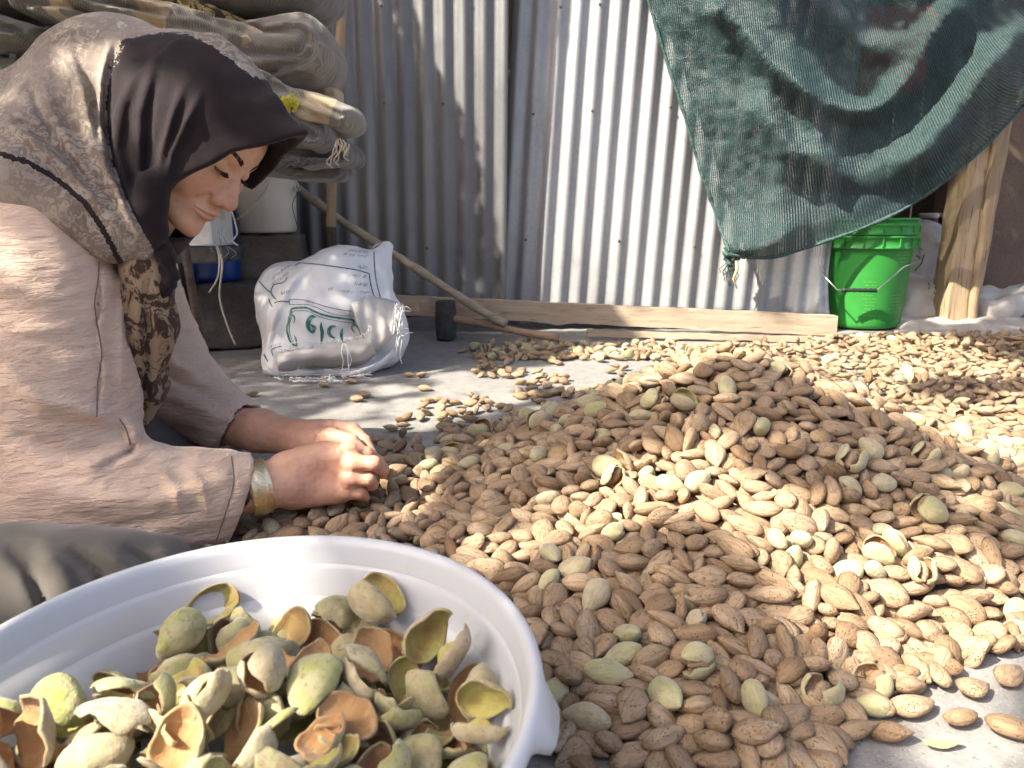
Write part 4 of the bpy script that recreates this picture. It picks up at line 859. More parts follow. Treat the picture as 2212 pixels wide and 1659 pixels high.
HULLS = (
-43,464,136,80,3,45,292,-186,366,137,-68,-60,-32,145,-11,405,125,85,-10,-2,277,-231,381,141,-17,-96,18,179,-121,419,138,-70,69,2,29,
-281,367,137,66,-8,-46,267,-102,530,132,62,7,-26,292,-240,373,126,-69,-27,4,288,-151,417,146,29,35,67,219,-239,491,126,-49,75,42,253,
-105,376,134,82,54,12,131,-288,414,122,21,25,-19,282,-50,440,116,-57,36,-4,140,-93,394,133,11,3,-33,16,-65,364,119,50,27,56,241,
-177,393,149,46,-35,-73,129,-238,539,124,29,-73,-60,82,-201,481,125,91,32,20,174,-257,441,115,84,40,-22,28,-49,383,108,-71,66,3,15,
-95,480,119,-73,62,24,171,-171,520,110,-28,86,22,29,-16,443,112,46,-14,61,283,-134,532,122,-79,-54,18,141,-95,452,130,91,-11,-28,72,
-65,409,122,-22,-29,-64,13,-140,335,135,-95,-8,27,56,-69,415,127,73,-51,4,117,-128,358,127,-12,-96,-15,185,-16,368,107,-51,76,-31,234,
-268,505,102,-57,68,42,45,-96,367,129,12,7,-98,95,-220,415,131,-32,-59,55,127,-94,434,129,-53,20,-46,19,-185,401,140,10,88,-9,139,
-142,518,108,-80,21,-7,8,-234,476,108,-65,-22,28,79,-214,443,121,-62,-75,-14,43,-104,342,140,17,-29,-89,15,-174,466,124,-80,-10,20,118,
-38,407,106,-14,-3,-40,80,-213,510,107,25,60,-3,260,-65,455,113,19,41,-36,4,-173,485,116,-68,-10,24,77,-127,439,136,10,2,68,170,
-38,408,111,57,-77,7,188,-207,529,108,38,-64,40,12,-311,386,128,-19,-39,-87,277,-115,486,114,-41,83,35,35,-91,508,102,-43,-70,-55,278,
-287,463,94,-29,-52,-79,276,-209,381,121,-80,56,-14,184,-82,439,110,87,-21,-26,204,-78,335,122,-61,-74,-23,16,-181,499,112,-11,-70,-66,6,
-201,383,136,72,-29,-17,192,-53,485,103,79,55,-11,276,-253,482,97,-94,-15,-5,124,-114,533,104,-66,68,15,77,-159,446,133,-9,-6,-88,158,
-143,540,102,-9,21,85,278,-234,522,99,-35,49,-75,86,-289,375,101,36,69,19,123,-301,399,94,18,6,80,147,-275,377,99,-50,60,-49,156,
-62,500,113,63,59,-9,72,-156,333,124,-82,48,4,175,-281,482,91,37,-67,53,180,-252,444,96,99,0,3,203,-181,540,101,41,84,27,125,
-291,432,91,-44,-46,-2,120,-291,401,100,71,45,-52,209,-44,447,90,52,-84,-3,209,-267,344,115,-13,17,-71,82,-69,479,106,60,49,37,121,
-22,418,89,-45,-86,13,65,-249,416,115,-81,-42,20,124,-126,499,108,-43,-5,-8,3,-212,456,107,-46,85,-23,17,-270,421,108,-29,-56,60,145,
-120,462,117,-17,-86,43,114,)
# crown gaps shaped to cast chosen sun patches, row by row across the light: from, to
GAPS = {
-2: (42, 42), -1: (42, 43), 1: (27, 27), 2: (23, 27), 3: (21, 23, 25, 25), 4: (21, 24), 5: (20, 21), 6: (19, 22), 7: (19, 21), 8: (29, 29), 
9: (29, 29, 52, 52), 10: (52, 52), 13: (45, 46, 51, 51), 14: (34, 37, 45, 46, 50, 51), 15: (35, 36, 45, 47, 78, 78), 
16: (35, 35, 50, 51, 72, 72, 76, 80), 17: (35, 35, 50, 51, 71, 74, 77, 79), 18: (34, 35, 71, 73, 78, 82), 19: (13, 14, 33, 36, 69, 69, 78, 82), 
20: (13, 16, 33, 37, 55, 55, 69, 72, 74, 76), 21: (12, 17, 32, 36, 52, 52, 54, 55, 69, 78, 80, 80), 
22: (14, 22, 31, 36, 51, 55, 70, 72, 75, 75, 77, 81, 84, 87), 23: (15, 23, 30, 36, 51, 55, 70, 71, 73, 75, 77, 80, 84, 89), 
24: (16, 36, 51, 53, 71, 71, 73, 74, 77, 77, 86, 86, 88, 88), 25: (16, 36, 71, 71, 73, 77, 79, 79, 81, 81, 83, 83), 
26: (16, 35, 71, 71, 73, 75, 77, 77, 79, 84), 27: (17, 34, 73, 75, 77, 78, 80, 85, 91, 91), 
28: (17, 23, 27, 28, 32, 34, 71, 71, 73, 73, 76, 76, 81, 81, 83, 83, 85, 85, 88, 88, 91, 91, 94, 94), 
29: (18, 22, 33, 34, 73, 77, 80, 83, 85, 91, 93, 94), 30: (18, 21, 34, 34, 73, 79, 81, 91, 95, 95), 
31: (21, 21, 46, 46, 74, 75, 77, 86, 88, 88, 90, 90, 92, 92), 32: (42, 49, 80, 85, 87, 87, 89, 89, 91, 91), 33: (41, 49, 81, 82, 84, 84), 
34: (23, 23, 42, 48, 84, 86), 35: (23, 24, 42, 46, 79, 86), 36: (23, 24, 42, 45, 77, 87), 37: (24, 24, 41, 44, 72, 88), 38: (40, 43, 72, 89), 
39: (33, 34, 39, 42, 75, 89), 40: (32, 42, 76, 89), 41: (27, 41, 77, 89), 42: (27, 40, 78, 90), 43: (28, 39, 79, 90), 44: (28, 39, 79, 91), 
45: (28, 38, 80, 92), 46: (29, 37, 81, 93), 47: (30, 37, 81, 94), 48: (31, 37, 82, 94), 49: (31, 38, 83, 94), 50: (32, 39, 83, 95), 
51: (33, 40, 83, 96), 52: (34, 43, 82, 97), 53: (35, 44, 83, 96), 54: (36, 45, 84, 96, 119, 119), 55: (36, 47, 84, 96, 118, 119), 
56: (37, 51, 84, 96, 117, 119), 57: (37, 52, 84, 96, 116, 119), 58: (38, 53, 85, 97, 116, 119), 59: (39, 45, 52, 60, 85, 98, 116, 119), 
60: (39, 44, 53, 63, 86, 101, 116, 120), 61: (40, 43, 54, 64, 68, 68, 86, 103, 116, 120), 62: (41, 43, 55, 70, 86, 101, 116, 121), 
63: (42, 43, 55, 74, 85, 100, 116, 121), 64: (42, 44, 55, 75, 84, 99, 115, 121), 65: (43, 45, 56, 98, 114, 121), 
66: (44, 44, 56, 85, 89, 97, 109, 109, 113, 121), 67: (56, 84, 90, 96, 108, 121), 68: (56, 83, 91, 96, 108, 122), 69: (55, 83, 91, 94, 107, 122), 
70: (54, 83, 91, 93, 106, 122), 71: (51, 84, 90, 92, 105, 123), 72: (51, 85, 89, 91, 104, 124), 73: (50, 90, 104, 125), 74: (50, 88, 105, 126), 
75: (50, 87, 105, 126), 76: (51, 86, 105, 126), 77: (52, 85, 104, 127), 78: (52, 85, 96, 97, 103, 127), 79: (53, 85, 95, 98, 102, 127), 
80: (59, 85, 95, 126), 81: (60, 85, 94, 125), 82: (61, 83, 93, 125), 83: (61, 82, 92, 124), 84: (62, 81, 91, 123), 85: (65, 75, 80, 81, 89, 122), 
86: (66, 74, 89, 122), 87: (71, 73, 89, 121), 88: (72, 72, 89, 120), 89: (89, 119), 90: (81, 81, 88, 118), 91: (87, 118), 92: (87, 118), 93: (87, 118), 
94: (87, 118), 95: (87, 118), 96: (87, 118), 97: (87, 118), 98: (87, 118), 99: (86, 118), 100: (81, 81, 85, 117), 101: (80, 116), 102: (80, 115), 
103: (80, 114), 104: (79, 108, 112, 113), 105: (80, 105), 106: (80, 104), 107: (81, 103), 108: (81, 100), 109: (81, 99), 110: (81, 98), 
111: (80, 88, 92, 97), 112: (80, 87), 113: (80, 86), 114: (80, 86), 115: (79, 86), 116: (78, 86), 117: (78, 86), 118: (78, 86), 119: (78, 87), 
120: (77, 87), 121: (77, 87), 122: (76, 83), 123: (76, 82), 124: (75, 81), 125: (75, 81), 126: (75, 81), 127: (75, 80), 128: (75, 79), 129: (75, 79), 
130: (75, 78), 131: (75, 78), 132: (75, 77), 133: (75, 76), 134: (75, 76), 135: (75, 75), 136: (75, 75), 137: (75, 75), }
CROWN = (-7, 209, -22, 187)
# ---------------------------------------------------------------- materials of the yard
def concrete(name, a, b, scale=1.0, bump=0.5):
    m = M(name, 0.9, 0, 0.25)
    n1 = m.noise(2.2 * scale, 6, 0.6)
    n2 = m.noise(34 * scale, 8, 0.7)
    n3 = m.noise(210 * scale, 3, 0.6)
    c = m.ramp(n1, [(0.3, a), (0.7, b)])
    c = m.mix(m.ramp(n2, [(0.42, 0.0), (0.62, 0.55)]), c, tuple(q * 0.72 for q in a))
    pits = m.ramp(n3, [(0.30, 1.0), (0.40, 0.0)])
    c = m.mix(m.math('MULTIPLY', pits, 0.55), c, tuple(q * 0.35 for q in a))
    grit = m.ramp(m.noise(420 * scale, 2, 0.5), [(0.60, 0.0), (0.68, 0.45)])
    c = m.mix(grit, c, tuple(min(1, q * 1.5) for q in b))
    m.color(c)
    m.bump(n2, 0.35 * bump, 0.006)
    m.bump(n3, 0.8 * bump, 0.0022)
    return m.done()
m_ground = concrete('rough grey concrete', (0.22, 0.212, 0.205), (0.31, 0.298, 0.282))
m_mortar = concrete('pale crumbly mortar', (0.38, 0.34, 0.30), (0.50, 0.46, 0.41), 2.0, 1.4)
m_block = concrete('brown grey cement block', (0.145, 0.122, 0.10), (0.20, 0.17, 0.14), 3.0, 1.6)
m_mud = concrete('red brown mud plaster', (0.16, 0.115, 0.085), (0.23, 0.165, 0.125), 2.5, 1.5)

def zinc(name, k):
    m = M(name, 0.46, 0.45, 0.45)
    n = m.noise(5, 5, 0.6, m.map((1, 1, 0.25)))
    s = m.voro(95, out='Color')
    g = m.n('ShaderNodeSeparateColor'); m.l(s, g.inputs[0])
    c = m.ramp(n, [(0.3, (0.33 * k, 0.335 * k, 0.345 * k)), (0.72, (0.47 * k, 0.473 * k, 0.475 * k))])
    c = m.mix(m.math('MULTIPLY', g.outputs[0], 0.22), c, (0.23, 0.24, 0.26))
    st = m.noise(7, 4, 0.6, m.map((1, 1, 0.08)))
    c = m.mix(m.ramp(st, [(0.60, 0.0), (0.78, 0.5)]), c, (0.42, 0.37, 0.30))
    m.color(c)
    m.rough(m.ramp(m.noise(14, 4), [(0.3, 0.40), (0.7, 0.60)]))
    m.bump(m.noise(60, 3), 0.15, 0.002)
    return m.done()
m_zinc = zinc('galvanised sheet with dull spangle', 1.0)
m_zinc_shade = zinc('darker galvanised sheet with shade in its tone', .46)  # darker spangled sheet; its low tone also puts the shade into the colour

def wood(name, a, b, dark, along=0, scale=1.0, rough=0.8):
    m = M(name, rough, 0, 0.25)
    s = [26 * scale] * 3; s[along] = 1.6 * scale
    co = m.map(tuple(s))
    n = m.noise(1.6, 7, 0.65, co, 0.4)
    n2 = m.noise(5.0, 4, 0.6, co)
    c = m.ramp(n, [(0.28, a), (0.70, b)])
    c = m.mix(m.ramp(n2, [(0.30, 0.8), (0.42, 0.0)]), c, dark)
    m.color(c)
    m.bump(n, 0.6, 0.003); m.bump(n2, 0.5, 0.0015)
    return m.done()
m_plank = wood('bleached plank', (0.34, 0.26, 0.185), (0.48, 0.39, 0.295), (0.20, 0.14, 0.09), 0)
m_post = wood('weathered timber', (0.27, 0.195, 0.12), (0.43, 0.325, 0.21), (0.08, 0.052, 0.032), 2)
m_stick = wood('grey peeled stick', (0.26, 0.21, 0.155), (0.40, 0.335, 0.25), (0.12, 0.09, 0.06), 0, 1.4)
m_handle = wood('brown mallet handle', (0.30, 0.19, 0.125), (0.42, 0.29, 0.20), (0.14, 0.08, 0.05), 0, 1.6, 0.6)
m_stake = wood('bare wooden stake', (0.30, 0.21, 0.13), (0.42, 0.31, 0.20), (0.14, 0.09, 0.055), 2, 1.4)

# ---------------------------------------------------------------- ground
def ground():
    xs = np.concatenate((np.linspace(-60, -3, 12), np.linspace(-2.6, 3.4, 61), np.linspace(4, 60, 12)))
    ys = np.concatenate((np.linspace(-60, -2, 12), np.linspace(-1.6, 3.6, 53), np.linspace(4.5, 60, 10)))
    vs, fs = [], []
    for x in xs:
        for y in ys:
            q = np.array([[x, y, 0.0]])
            z = -0.002 + 0.0022 * float(fbm(q, 3.0, 2)[0])
            vs.append((x, y, min(0.0, z)))
    n = len(ys)
    for i in range(len(xs) - 1):
        for j in range(n - 1):
            fs.append((i * n + j, (i + 1) * n + j, (i + 1) * n + j + 1, i * n + j + 1))
    tag(add('ground', vs, fs, m_ground), 'rough grey concrete yard floor', kind='structure')
ground()

# ---------------------------------------------------------------- corrugated sheets
def sheet(name, label, top, bot, z0, z1, y, tilt, bend=0.0, amp=0.0080, pitch=0.069, lean=0.0, seed=1):
    """top, bot: x range along the sheet's own width at tilt 0; the sheet leans by tilt in its plane"""
    w = top[1] - top[0]
    nx, nz = int(w / pitch * 14), 26
    vs, fs = [], []
    rs = np.random.RandomState(seed)
    for side in (0, 1):
        for i in range(nx + 1):
            x = top[0] + w * i / nx
            for j in range(nz + 1):
                zz = z0 + (z1 - z0) * j / nz
                yy = y + amp * math.cos(2 * math.pi * x / pitch) + 0.0007 * side
                yy += 0.006 * math.sin(2.1 * x + 3 * zz + seed) + lean * zz
                if bend and zz < z0 + 0.25:
                    e = max(0, (x - (top[1] - 0.16)) / 0.16) * max(0, 1 - (zz - z0) / 0.25)
                    yy -= bend * e * e
                rag = 0.004 * math.sin(40 * x + seed) if j == 0 else 0.0
                vs.append((x + tilt * (zz - z0), yy, zz + rag))
    n = nz + 1
    o = (nx + 1) * n
    for i in range(nx):
        for j in range(nz):
            fs.append((i * n + j, (i + 1) * n + j, (i + 1) * n + j + 1, i * n + j + 1))
            fs.append((o + i * n + j, o + i * n + j + 1, o + (i + 1) * n + j + 1, o + (i + 1) * n + j))
    ring = [i * n for i in range(nx + 1)] + [nx * n + j for j in range(1, n)] + [i * n + nz for i in range(nx - 1, -1, -1)] + [j for j in range(nz - 1, 0, -1)]
    for a, b in zip(ring, ring[1:] + ring[:1]):
        fs.append((a, a + o, b + o, b))
    return tag(add(name, vs, fs, m_zinc_shade if tilt < .03 else m_zinc), label, 'metal sheet', 'corrugated sheets closing the yard')
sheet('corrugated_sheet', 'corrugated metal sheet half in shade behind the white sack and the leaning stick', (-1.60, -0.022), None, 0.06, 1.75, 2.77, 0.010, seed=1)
sheet('corrugated_sheet', 'sunlit leaning corrugated metal sheet left of the green net', (-0.06, 1.175), None, 0.02, 1.75, 2.86, 0.058, 0.10, seed=4)

def nails():
    mn = M('rusty nail head', .6, .5, .4); mn.color((.16, .11, .08)); mn = mn.done()
    rs = random.Random(31)
    sh = [o for o in bpy.data.objects if o.name.startswith('corrugated_sheet')]
    for o in sh:
        tilt = .010 if o.data.materials[0] == m_zinc_shade else .058
        y = 2.77 if tilt < .03 else 2.86
        x0, x1 = (-.75, -.06) if tilt < .03 else (.02, .92)
        for zz in (.32, .78, 1.12):
            x = x0 + rs.uniform(.0, .12)
            while x < x1:
                k = round((x / .069 - .5)) + .5                  # on the crown of a rib
                xx = k * .069
                c = (xx + tilt * zz + rs.uniform(-.004, .004), y - .0088 + .006 * math.sin(2.1 * xx + 3 * zz + (1 if tilt < .03 else 4)), zz + rs.uniform(-.02, .02))
                vs, fs = lathe_v([(0, 0), (.0048, 0), (.0042, .0022), (0, .003)], 10)
                vs = [(c[0] + a, c[1] - d, c[2] + b) for a, b, d in vs]
                add('nail', vs, [tuple(reversed(f)) for f in fs], mn, o)
                x += rs.uniform(.16, .30)
nails()

# ---------------------------------------------------------------- mud wall, recess behind the net
box('mud_wall', (3.35, 3.75, 1.2), (2.5, 0.30, 2.6), m_mud, bev=0.03)
bpy.data.objects['mud_wall']['label'] = 'red brown mud plastered wall at the right behind the timber post'
bpy.data.objects['mud_wall']['category'] = 'wall'
box('back_wall', (1.2, 4.55, 1.3), (4.6, 0.25, 2.8), m_mud)
tag(bpy.data.objects['back_wall'], 'dark mud wall at the back of the recess behind the net', 'wall')
box('added_roof', (1.55, 3.82, 2.18), (3.6, 1.6, 0.12), m_mud)  # unseen slab, added to keep daylight out of the recess
tag(bpy.data.objects['added_roof'], 'unseen mud roof slab added to darken the recess behind the sheets', 'roof')
box('side_wall', (-1.9, 3.2, 1.2), (0.3, 2.6, 2.6), m_mud)
tag(bpy.data.objects['side_wall'], 'mud wall beyond the stacked blankets at the left edge', 'wall')

def ledge():
    V, Q = field_mesh(lambda P: smin(smin(chain(P, [on_z(1822, 738), on_z(1900, 729), on_z(2010, 722)], (.016, .022, .018)),
                                          ellip(P, on_z(2150, 706), (.42, .20, .035)), .03),
                                     ellip(P, on_z(2040, 722), (.2, .05, .018)), .03) + 0.012 * fbm(P, 14, 3), (1.0, 2.3, -.02), (2.6, 3.5, .16), 0.010)
    return tag(link('mortar_kerb', fast_mesh('mortar_kerb', V, Q), m_mortar), 'rough pale mortar ridge on the floor in front of the green bucket', kind='structure')
ledge()

# ---------------------------------------------------------------- plank, stick, mallet, stake, post
def plank():
    t = thing('wooden_plank', 'long bleached wooden plank lying on edge along the metal sheets', 'plank', (0.4, 2.6, 0))
    a0, a1 = at(852, 667, 2.68), at(1808, 712, 2.53)
    def bar(name, z0, z1, c0, c1, dy, th, ends):
        vs, fs = [], []
        nseg = 46
        for i in range(nseg + 1):
            s = i / nseg
            c = c0.lerp(c1, s)
            e = 0.0012 * math.sin(31 * s) + 0.0010 * math.sin(77 * s + 2)
            for (yy, zz) in ((0, z0 + e), (0, z1 + e * .8), (th, z1 + e * .8), (th, z0 + e)):
                vs.append((c.x, c.y + dy + yy, c.z + zz))
        for i in range(nseg):
            for j in range(4):
                k = (j + 1) % 4
                fs.append((i * 4 + j, i * 4 + k, i * 4 + 4 + k, i * 4 + 4 + j))
        fs.append((3, 2, 1, 0)); fs.append(tuple(nseg * 4 + q for q in range(4)))
        me = mesh(name, vs, fs, False)
        link(name, me, m_plank, t)
    bar('board', -0.022, 0.046, a0, a1, 0, 0.035, 0)
    b0, b1 = at(1270, 700, 2.61), a1.copy()
    bar('lower_strip', -0.046, -0.0245, b0 + Vector((0, 0, .002)), b1 + Vector((-.012, 0, 0)), 0.002, 0.033, 0)
plank()
def stick():
    p = [at(560, 352, 2.72), at(650, 412, 2.70), at(745, 482, 2.67), at(860, 555, 2.64), at(960, 620, 2.585), at(1040, 672, 2.53), at(1092, 700, 2.49)]
    q = spline(p, 40)
    r = [0.0145 + 0.0015 * math.sin(i * .9) + 0.001 * math.sin(i * 2.3) for i in range(40)]
    tag(tube('long_stick', q, r, m_stick, n=12), 'long grey peeled stick leaning across the shaded metal sheet', 'stick')
stick()
def mallet():
    c = at(963, 690, 2.60); base = Vector((c.x, 2.60, 0.0))
    t = thing('mallet', 'dark grey mallet standing on its head beside the plank', 'mallet', base)
    m = M('dark rubber', 0.75, 0, 0.3)
    n = m.noise(40, 4); m.color(m.ramp(n, [(0.3, (0.045, 0.045, 0.045)), (0.7, (0.085, 0.083, 0.08))])); m.bump(n, .4, .002)
    mr = m.done()
    prof = [(0.0, .002), (.030, .002), (.0345, .007), (.0355, .03), (.037, .07), (.0355, .11), (.0345, .131), (.031, .136), (0, .136)]
    vs, fs = lathe_v(prof, 36, c=base)
    add('head', vs, fs, mr, t)
    p = [base + Vector((.02, 0, .072)), at(985, 689, 2.585), at(1060, 703, 2.53), at(1110, 714, 2.49), at(1205, 731, 2.43)]
    q = spline(p, 24)
    r = [0.0125 + 0.0022 * math.exp(-((i - 13) / 1.6) ** 2) + .0008 * math.sin(i) for i in range(24)]
    tube('handle', q, r, m_handle, t, 12)
mallet()
def stake():
    t = thing('wooden_stake', 'upright bare wooden stake between the blankets and the metal sheet', 'stake', at(716, 560, 2.62))
    q = spline([at(744, -60, 2.60), at(736, 60, 2.60), at(722, 300, 2.61), at(716, 430, 2.62), at(715, 498, 2.62)], 18)
    tube('shaft', q, [.0165 + .001 * math.sin(i * 1.3) for i in range(18)], m_stake, t, 12)
    m = M('dark bark', .9); n = m.noise(30, 5, .6, m.map((3, 3, .6))); m.color(m.ramp(n, [(.3, (.05, .036, .028)), (.7, (.11, .085, .065))])); m.bump(n, .8, .004)
    q = spline([at(715, 490, 2.618), at(716, 540, 2.62), at(717, 640, 2.62), at(718, 719, 2.62)], 10)
    tube('bark_foot', q, [.0175, .018, .0185, .0185, .018, .0185, .019, .019, .019, .019], m.done(), t, 12)
stake()
def post():
    t = thing('timber_post', 'thick split timber post leaning beside the green bucket', 'post', on_z(2075, 706))
    rs = random.Random(4)
    def half(name, uv0, uv1, uv2, uv3, y, th):
        # uv0/uv1 foot left/right, uv2/uv3 head left/right
        vs, fs = [], []
        n = 30
        for i in range(n + 1):
            s = i / n
            l = at(uv0[0] + (uv2[0] - uv0[0]) * s, uv0[1] + (uv2[1] - uv0[1]) * s, y)
            r = at(uv1[0] + (uv3[0] - uv1[0]) * s, uv1[1] + (uv3[1] - uv1[1]) * s, y)
            w = 0.0018 * math.sin(17 * s + y) + 0.0015 * math.sin(41 * s)
            k = Vector((w, 0, 0))
            ch = 0.012
            d = (r - l).normalized()
            for p in (l + k, l + k + Vector((ch * .5, -ch * .5, 0)) + d * ch * .5, r + k - d * ch + Vector((0, -ch * .5, 0)), r + k, r + k + Vector((0, th, 0)), l + k + Vector((0, th, 0))):
                vs.append(p)
        for i in range(n):
            for j in range(6):
                k = (j + 1) % 6
                fs.append((i * 6 + j, i * 6 + k, i * 6 + 6 + k, i * 6 + 6 + j))
        fs.append(tuple(range(5, -1, -1))); fs.append(tuple(n * 6 + q for q in range(6)))
        add(name, vs, fs, m_post, t, False)
    half('beam', (2034, 708), (2088, 709), (2126, 150), (2163, 150), 2.90, .11)
    half('beam', (2091, 709), (2106, 708), (2166, 150), (2208, 150), 2.885, .12)
    pb = on_z(2081, 704) + Vector((0, -.03, 0))
post()
# unseen walls added behind and left of the viewer to cut the skylight
for _c, _s, _l in (((-5.2, 0.5, 1.25), (.3, 9.0, 2.5), 'unseen mud wall added on the left to cut skylight'), ((0.5, -4.2, 1.3), (11.0, .3, 2.6), 'unseen mud wall added behind the viewer to cut skylight')):
    tag(box('added_wall', _c, _s, m_mud), _l, 'wall')
# ---------------------------------------------------------------- green shade net
def shade_net():
    m = M('green knitted shade net', 0.42, 0, 0.5)
    uv = m.n('ShaderNodeUVMap').outputs[0]
    ribs = m.wave(1.0, m.map((44.0, 0.0, 0.0), co=uv), 0.5, 2.0, 'X')       # knitted ribs running down the cloth
    rows = m.wave(1.0, m.map((0.0, 46.0, 0.0), co=uv), 3.0, 4.0, 'Y')       # tapes across them
    n = m.noise(1.0, 3, .6, m.map((170, 330, 1), co=uv))
    hole = m.math('ADD', m.math('MULTIPLY', m.math('SUBTRACT', 1.0, ribs), 0.42), m.math('MULTIPLY', n, 0.75))
    hole = m.math('ADD', hole, m.math('MULTIPLY', rows, 0.16))
    alpha = m.ramp(hole, [(0.66, 1.0), (0.88, 0.42)])
    c = m.ramp(m.noise(1.0, 4, .6, m.map((120, 90, 1), co=uv)), [(.3, (0.015, 0.042, 0.043)), (.7, (0.052, 0.098, 0.100))])
    c = m.mix(m.ramp(m.noise(1.0, 2, .5, m.map((260, 420, 1), co=uv)), [(.60, 0.0), (.70, 0.55)]), c, (0.26, 0.32, 0.32))
    m.color(c)
    m.l(alpha, m.b.inputs['Alpha'])
    m.b.inputs['Transmission Weight'].default_value = 0.0
    m.bump(ribs, .8, .004); m.bump(n, .8, .003)
    mn = m.done()
    mn.use_transparent_shadow = True
    left = spline([(1375, -90), (1400, 0), (1440, 130), (1476, 240), (1506, 345), (1535, 430), (1562, 510), (1578, 548)], 120)
    bot = spline([(1578, 548), (1640, 558), (1700, 549), (1790, 519), (1880, 486), (1960, 447), (2040, 392), (2120, 322), (2215, 226), (2330, 90)], 120)
    nu, nv = 170, 150
    # folds: ridge lines in the cloth, from the knot fanning up and swags sagging between the hung corners
    ridges = [([(1578, 545), (1530, 380), (1478, 180), (1440, -60)], 22, .034), ([(1590, 540), (1560, 380), (1515, 190), (1480, -60)], 26, .030),
              ([(1600, 535), (1610, 380), (1570, 190), (1540, -60)], 34, .045), ([(1620, 530), (1690, 400), (1665, 230), (1600, -60)], 42, .060),
              ([(1660, 530), (1780, 430), (1770, 300), (1700, 100), (1650, -60)], 34, .070), ([(1560, 20), (1680, 150), (1790, 222), (1880, 236), (1960, 170), (2060, 20)], 30, .085),
              ([(1640, 240), (1720, 330), (1830, 390), (1900, 380), (2010, 300), (2130, 130)], 34, .070), ([(1640, 545), (1760, 490), (1850, 455), (1950, 385), (2060, 270), (2190, 90)], 26, .060),
              ([(1840, 505), (1960, 440), (2060, 360), (2212, 210)], 15, .030), ([(1700, -60), (1840, 70), (1930, 100), (2010, 30), (2050, -60)], 40, .06)]
    rd = []
    for pts, w, a in ridges:
        rd.append((np.array(spline(pts, 60)), w, a))
    uvs = np.zeros((nu + 1, nv + 1, 2)); 
    for i in range(nu + 1):
        s = i / nu
        # the bottom corner curve runs from the knot outwards; the cloth hangs from a line above the frame
        k = s * (len(bot) - 1); a = int(min(k, len(bot) - 2)); b_ = bot[a] * (1 - (k - a)) + bot[a + 1] * (k - a)
        top = np.array((1372 + 960 * s, -95.0))
        for j in range(nv + 1):
            t = j / nv
            lf = left[int(min(119, t * 119))]
            p = top * (1 - t) + b_ * t
            # pull the left side onto the left edge curve
            e = (lf - (np.array((1372, -95.0)) * (1 - t) + bot[0] * t))
            p = p + e * (1 - s) ** 3
            uvs[i, j] = p
    flat = uvs.reshape(-1, 2)
    dep = np.zeros(len(flat))
    for pts, w, a in rd:
        d = np.sqrt(((flat[:, None, :] - pts[None]) ** 2).sum(-1)).min(1)
        dep += a * np.exp(-(d / w) ** 2) + .3 * a * np.exp(-(d / (2.2 * w)) ** 2)
    q3 = np.concatenate((flat / 100.0, np.zeros((len(flat), 1))), 1)
    dep += .012 * fbm(q3, 1.3, 3) + .005 * vnoise(q3, 6.0)
    vs, fs, uvl = [], [], []
    for (u, v), d in zip(flat, dep):
        base = 2.80 - 0.07 * max(0, (u - 1600) / 600)
        low = min(1, max(0, (u - 1690) / 60)) * min(1, max(0, (v - 330) / 90)) * min(1, max(0, (2040 - u) / 60))
        vs.append(at(u, v, (base - .75 * d) * (1 - low) + (2.768 - .15 * max(0, d)) * low))
    n = nv + 1
    for i in range(nu):
        for j in range(nv):
            fs.append((i * n + j, i * n + j + 1, (i + 1) * n + j + 1, (i + 1) * n + j))
    t = thing('shade_net', 'dark green knitted shade net hanging in folds, knotted at its lower corner', 'net', at(1800, 0, 2.65))
    me = mesh('cloth', vs, fs)
    ul = me.uv_layers.new(name='UVMap')
    # cloth coordinates: metres across and down the net
    cu = np.zeros((nu + 1, nv + 1, 2))
    for i in range(nu + 1):
        for j in range(nv + 1):
            cu[i, j] = (i / nu * 1.55 * (0.55 + .45 * (1 - j / nv)) + .25 * j / nv, j / nv * 1.0)
    cu = cu.reshape(-1, 2)
    li = np.zeros(len(me.loops), np.int32); me.loops.foreach_get('vertex_index', li)
    ul.data.foreach_set('uv', cu[li].ravel())
    link('cloth', me, mn, t)
    # hem rolled along the bottom edge and the left edge
    mh = M('dark net hem', .7); mh.color(mh.ramp(mh.noise(120, 3), [(.35, (.015, .045, .042)), (.7, (.08, .14, .13))])); mh.bump(mh.noise(160, 2), .8, .003); mh = mh.done()
    hb = [Vector(vs[i * n + nv]) for i in range(0, nu + 1, 4)]
    hl = [Vector(vs[j]) for j in range(0, nv + 1, 4)]
    tubes('hem', [hb, hl], [[.006 + .0015 * math.sin(i) for i in range(len(hb))], [.006 + .002 * math.sin(i * 1.7) for i in range(len(hl))]], mh, t, 7)
    kc = at(1585, 551, 2.765)
    rs = random.Random(2)
    V, Q = field_mesh(lambda P: smin(smin(ellip(P, kc, (.030, .022, .018)), ellip(P, kc + Vector((.030, -.006, .004)), (.034, .02, .015)), .012),
                                     smin(ellip(P, kc + Vector((-.022, 0, .01)), (.018, .014, .026)), ellip(P, kc + Vector((-.012, 0, -.022)), (.012, .010, .022)), .01), .012) + .006 * vnoise(P, 60) + .003 * np.sin(P[:, 0] * 240 + P[:, 2] * 300),
                      kc - Vector((.1, .08, .09)), kc + Vector((.1, .08, .09)), .004)
    link('knot', fast_mesh('knot', V, Q), mh, t)
    fr = []
    for k in range(16):
        p = kc + Vector((rs.uniform(-.03, 0), rs.uniform(-.01, .01), -.015))
        L = rs.uniform(.03, .10)
        fr.append([p + Vector((rs.uniform(-.02, .02) * s, rs.uniform(-.01, .01) * s, -L * s)) + Vector((.012 * math.sin(6 * s + k), 0, 0)) for s in (0, .35, .7, 1)])
    tubes('fringe', fr, .0016, mh, t, 4)
    mt = M('faded yellow tape', .6); mt.color((.62, .50, .26))
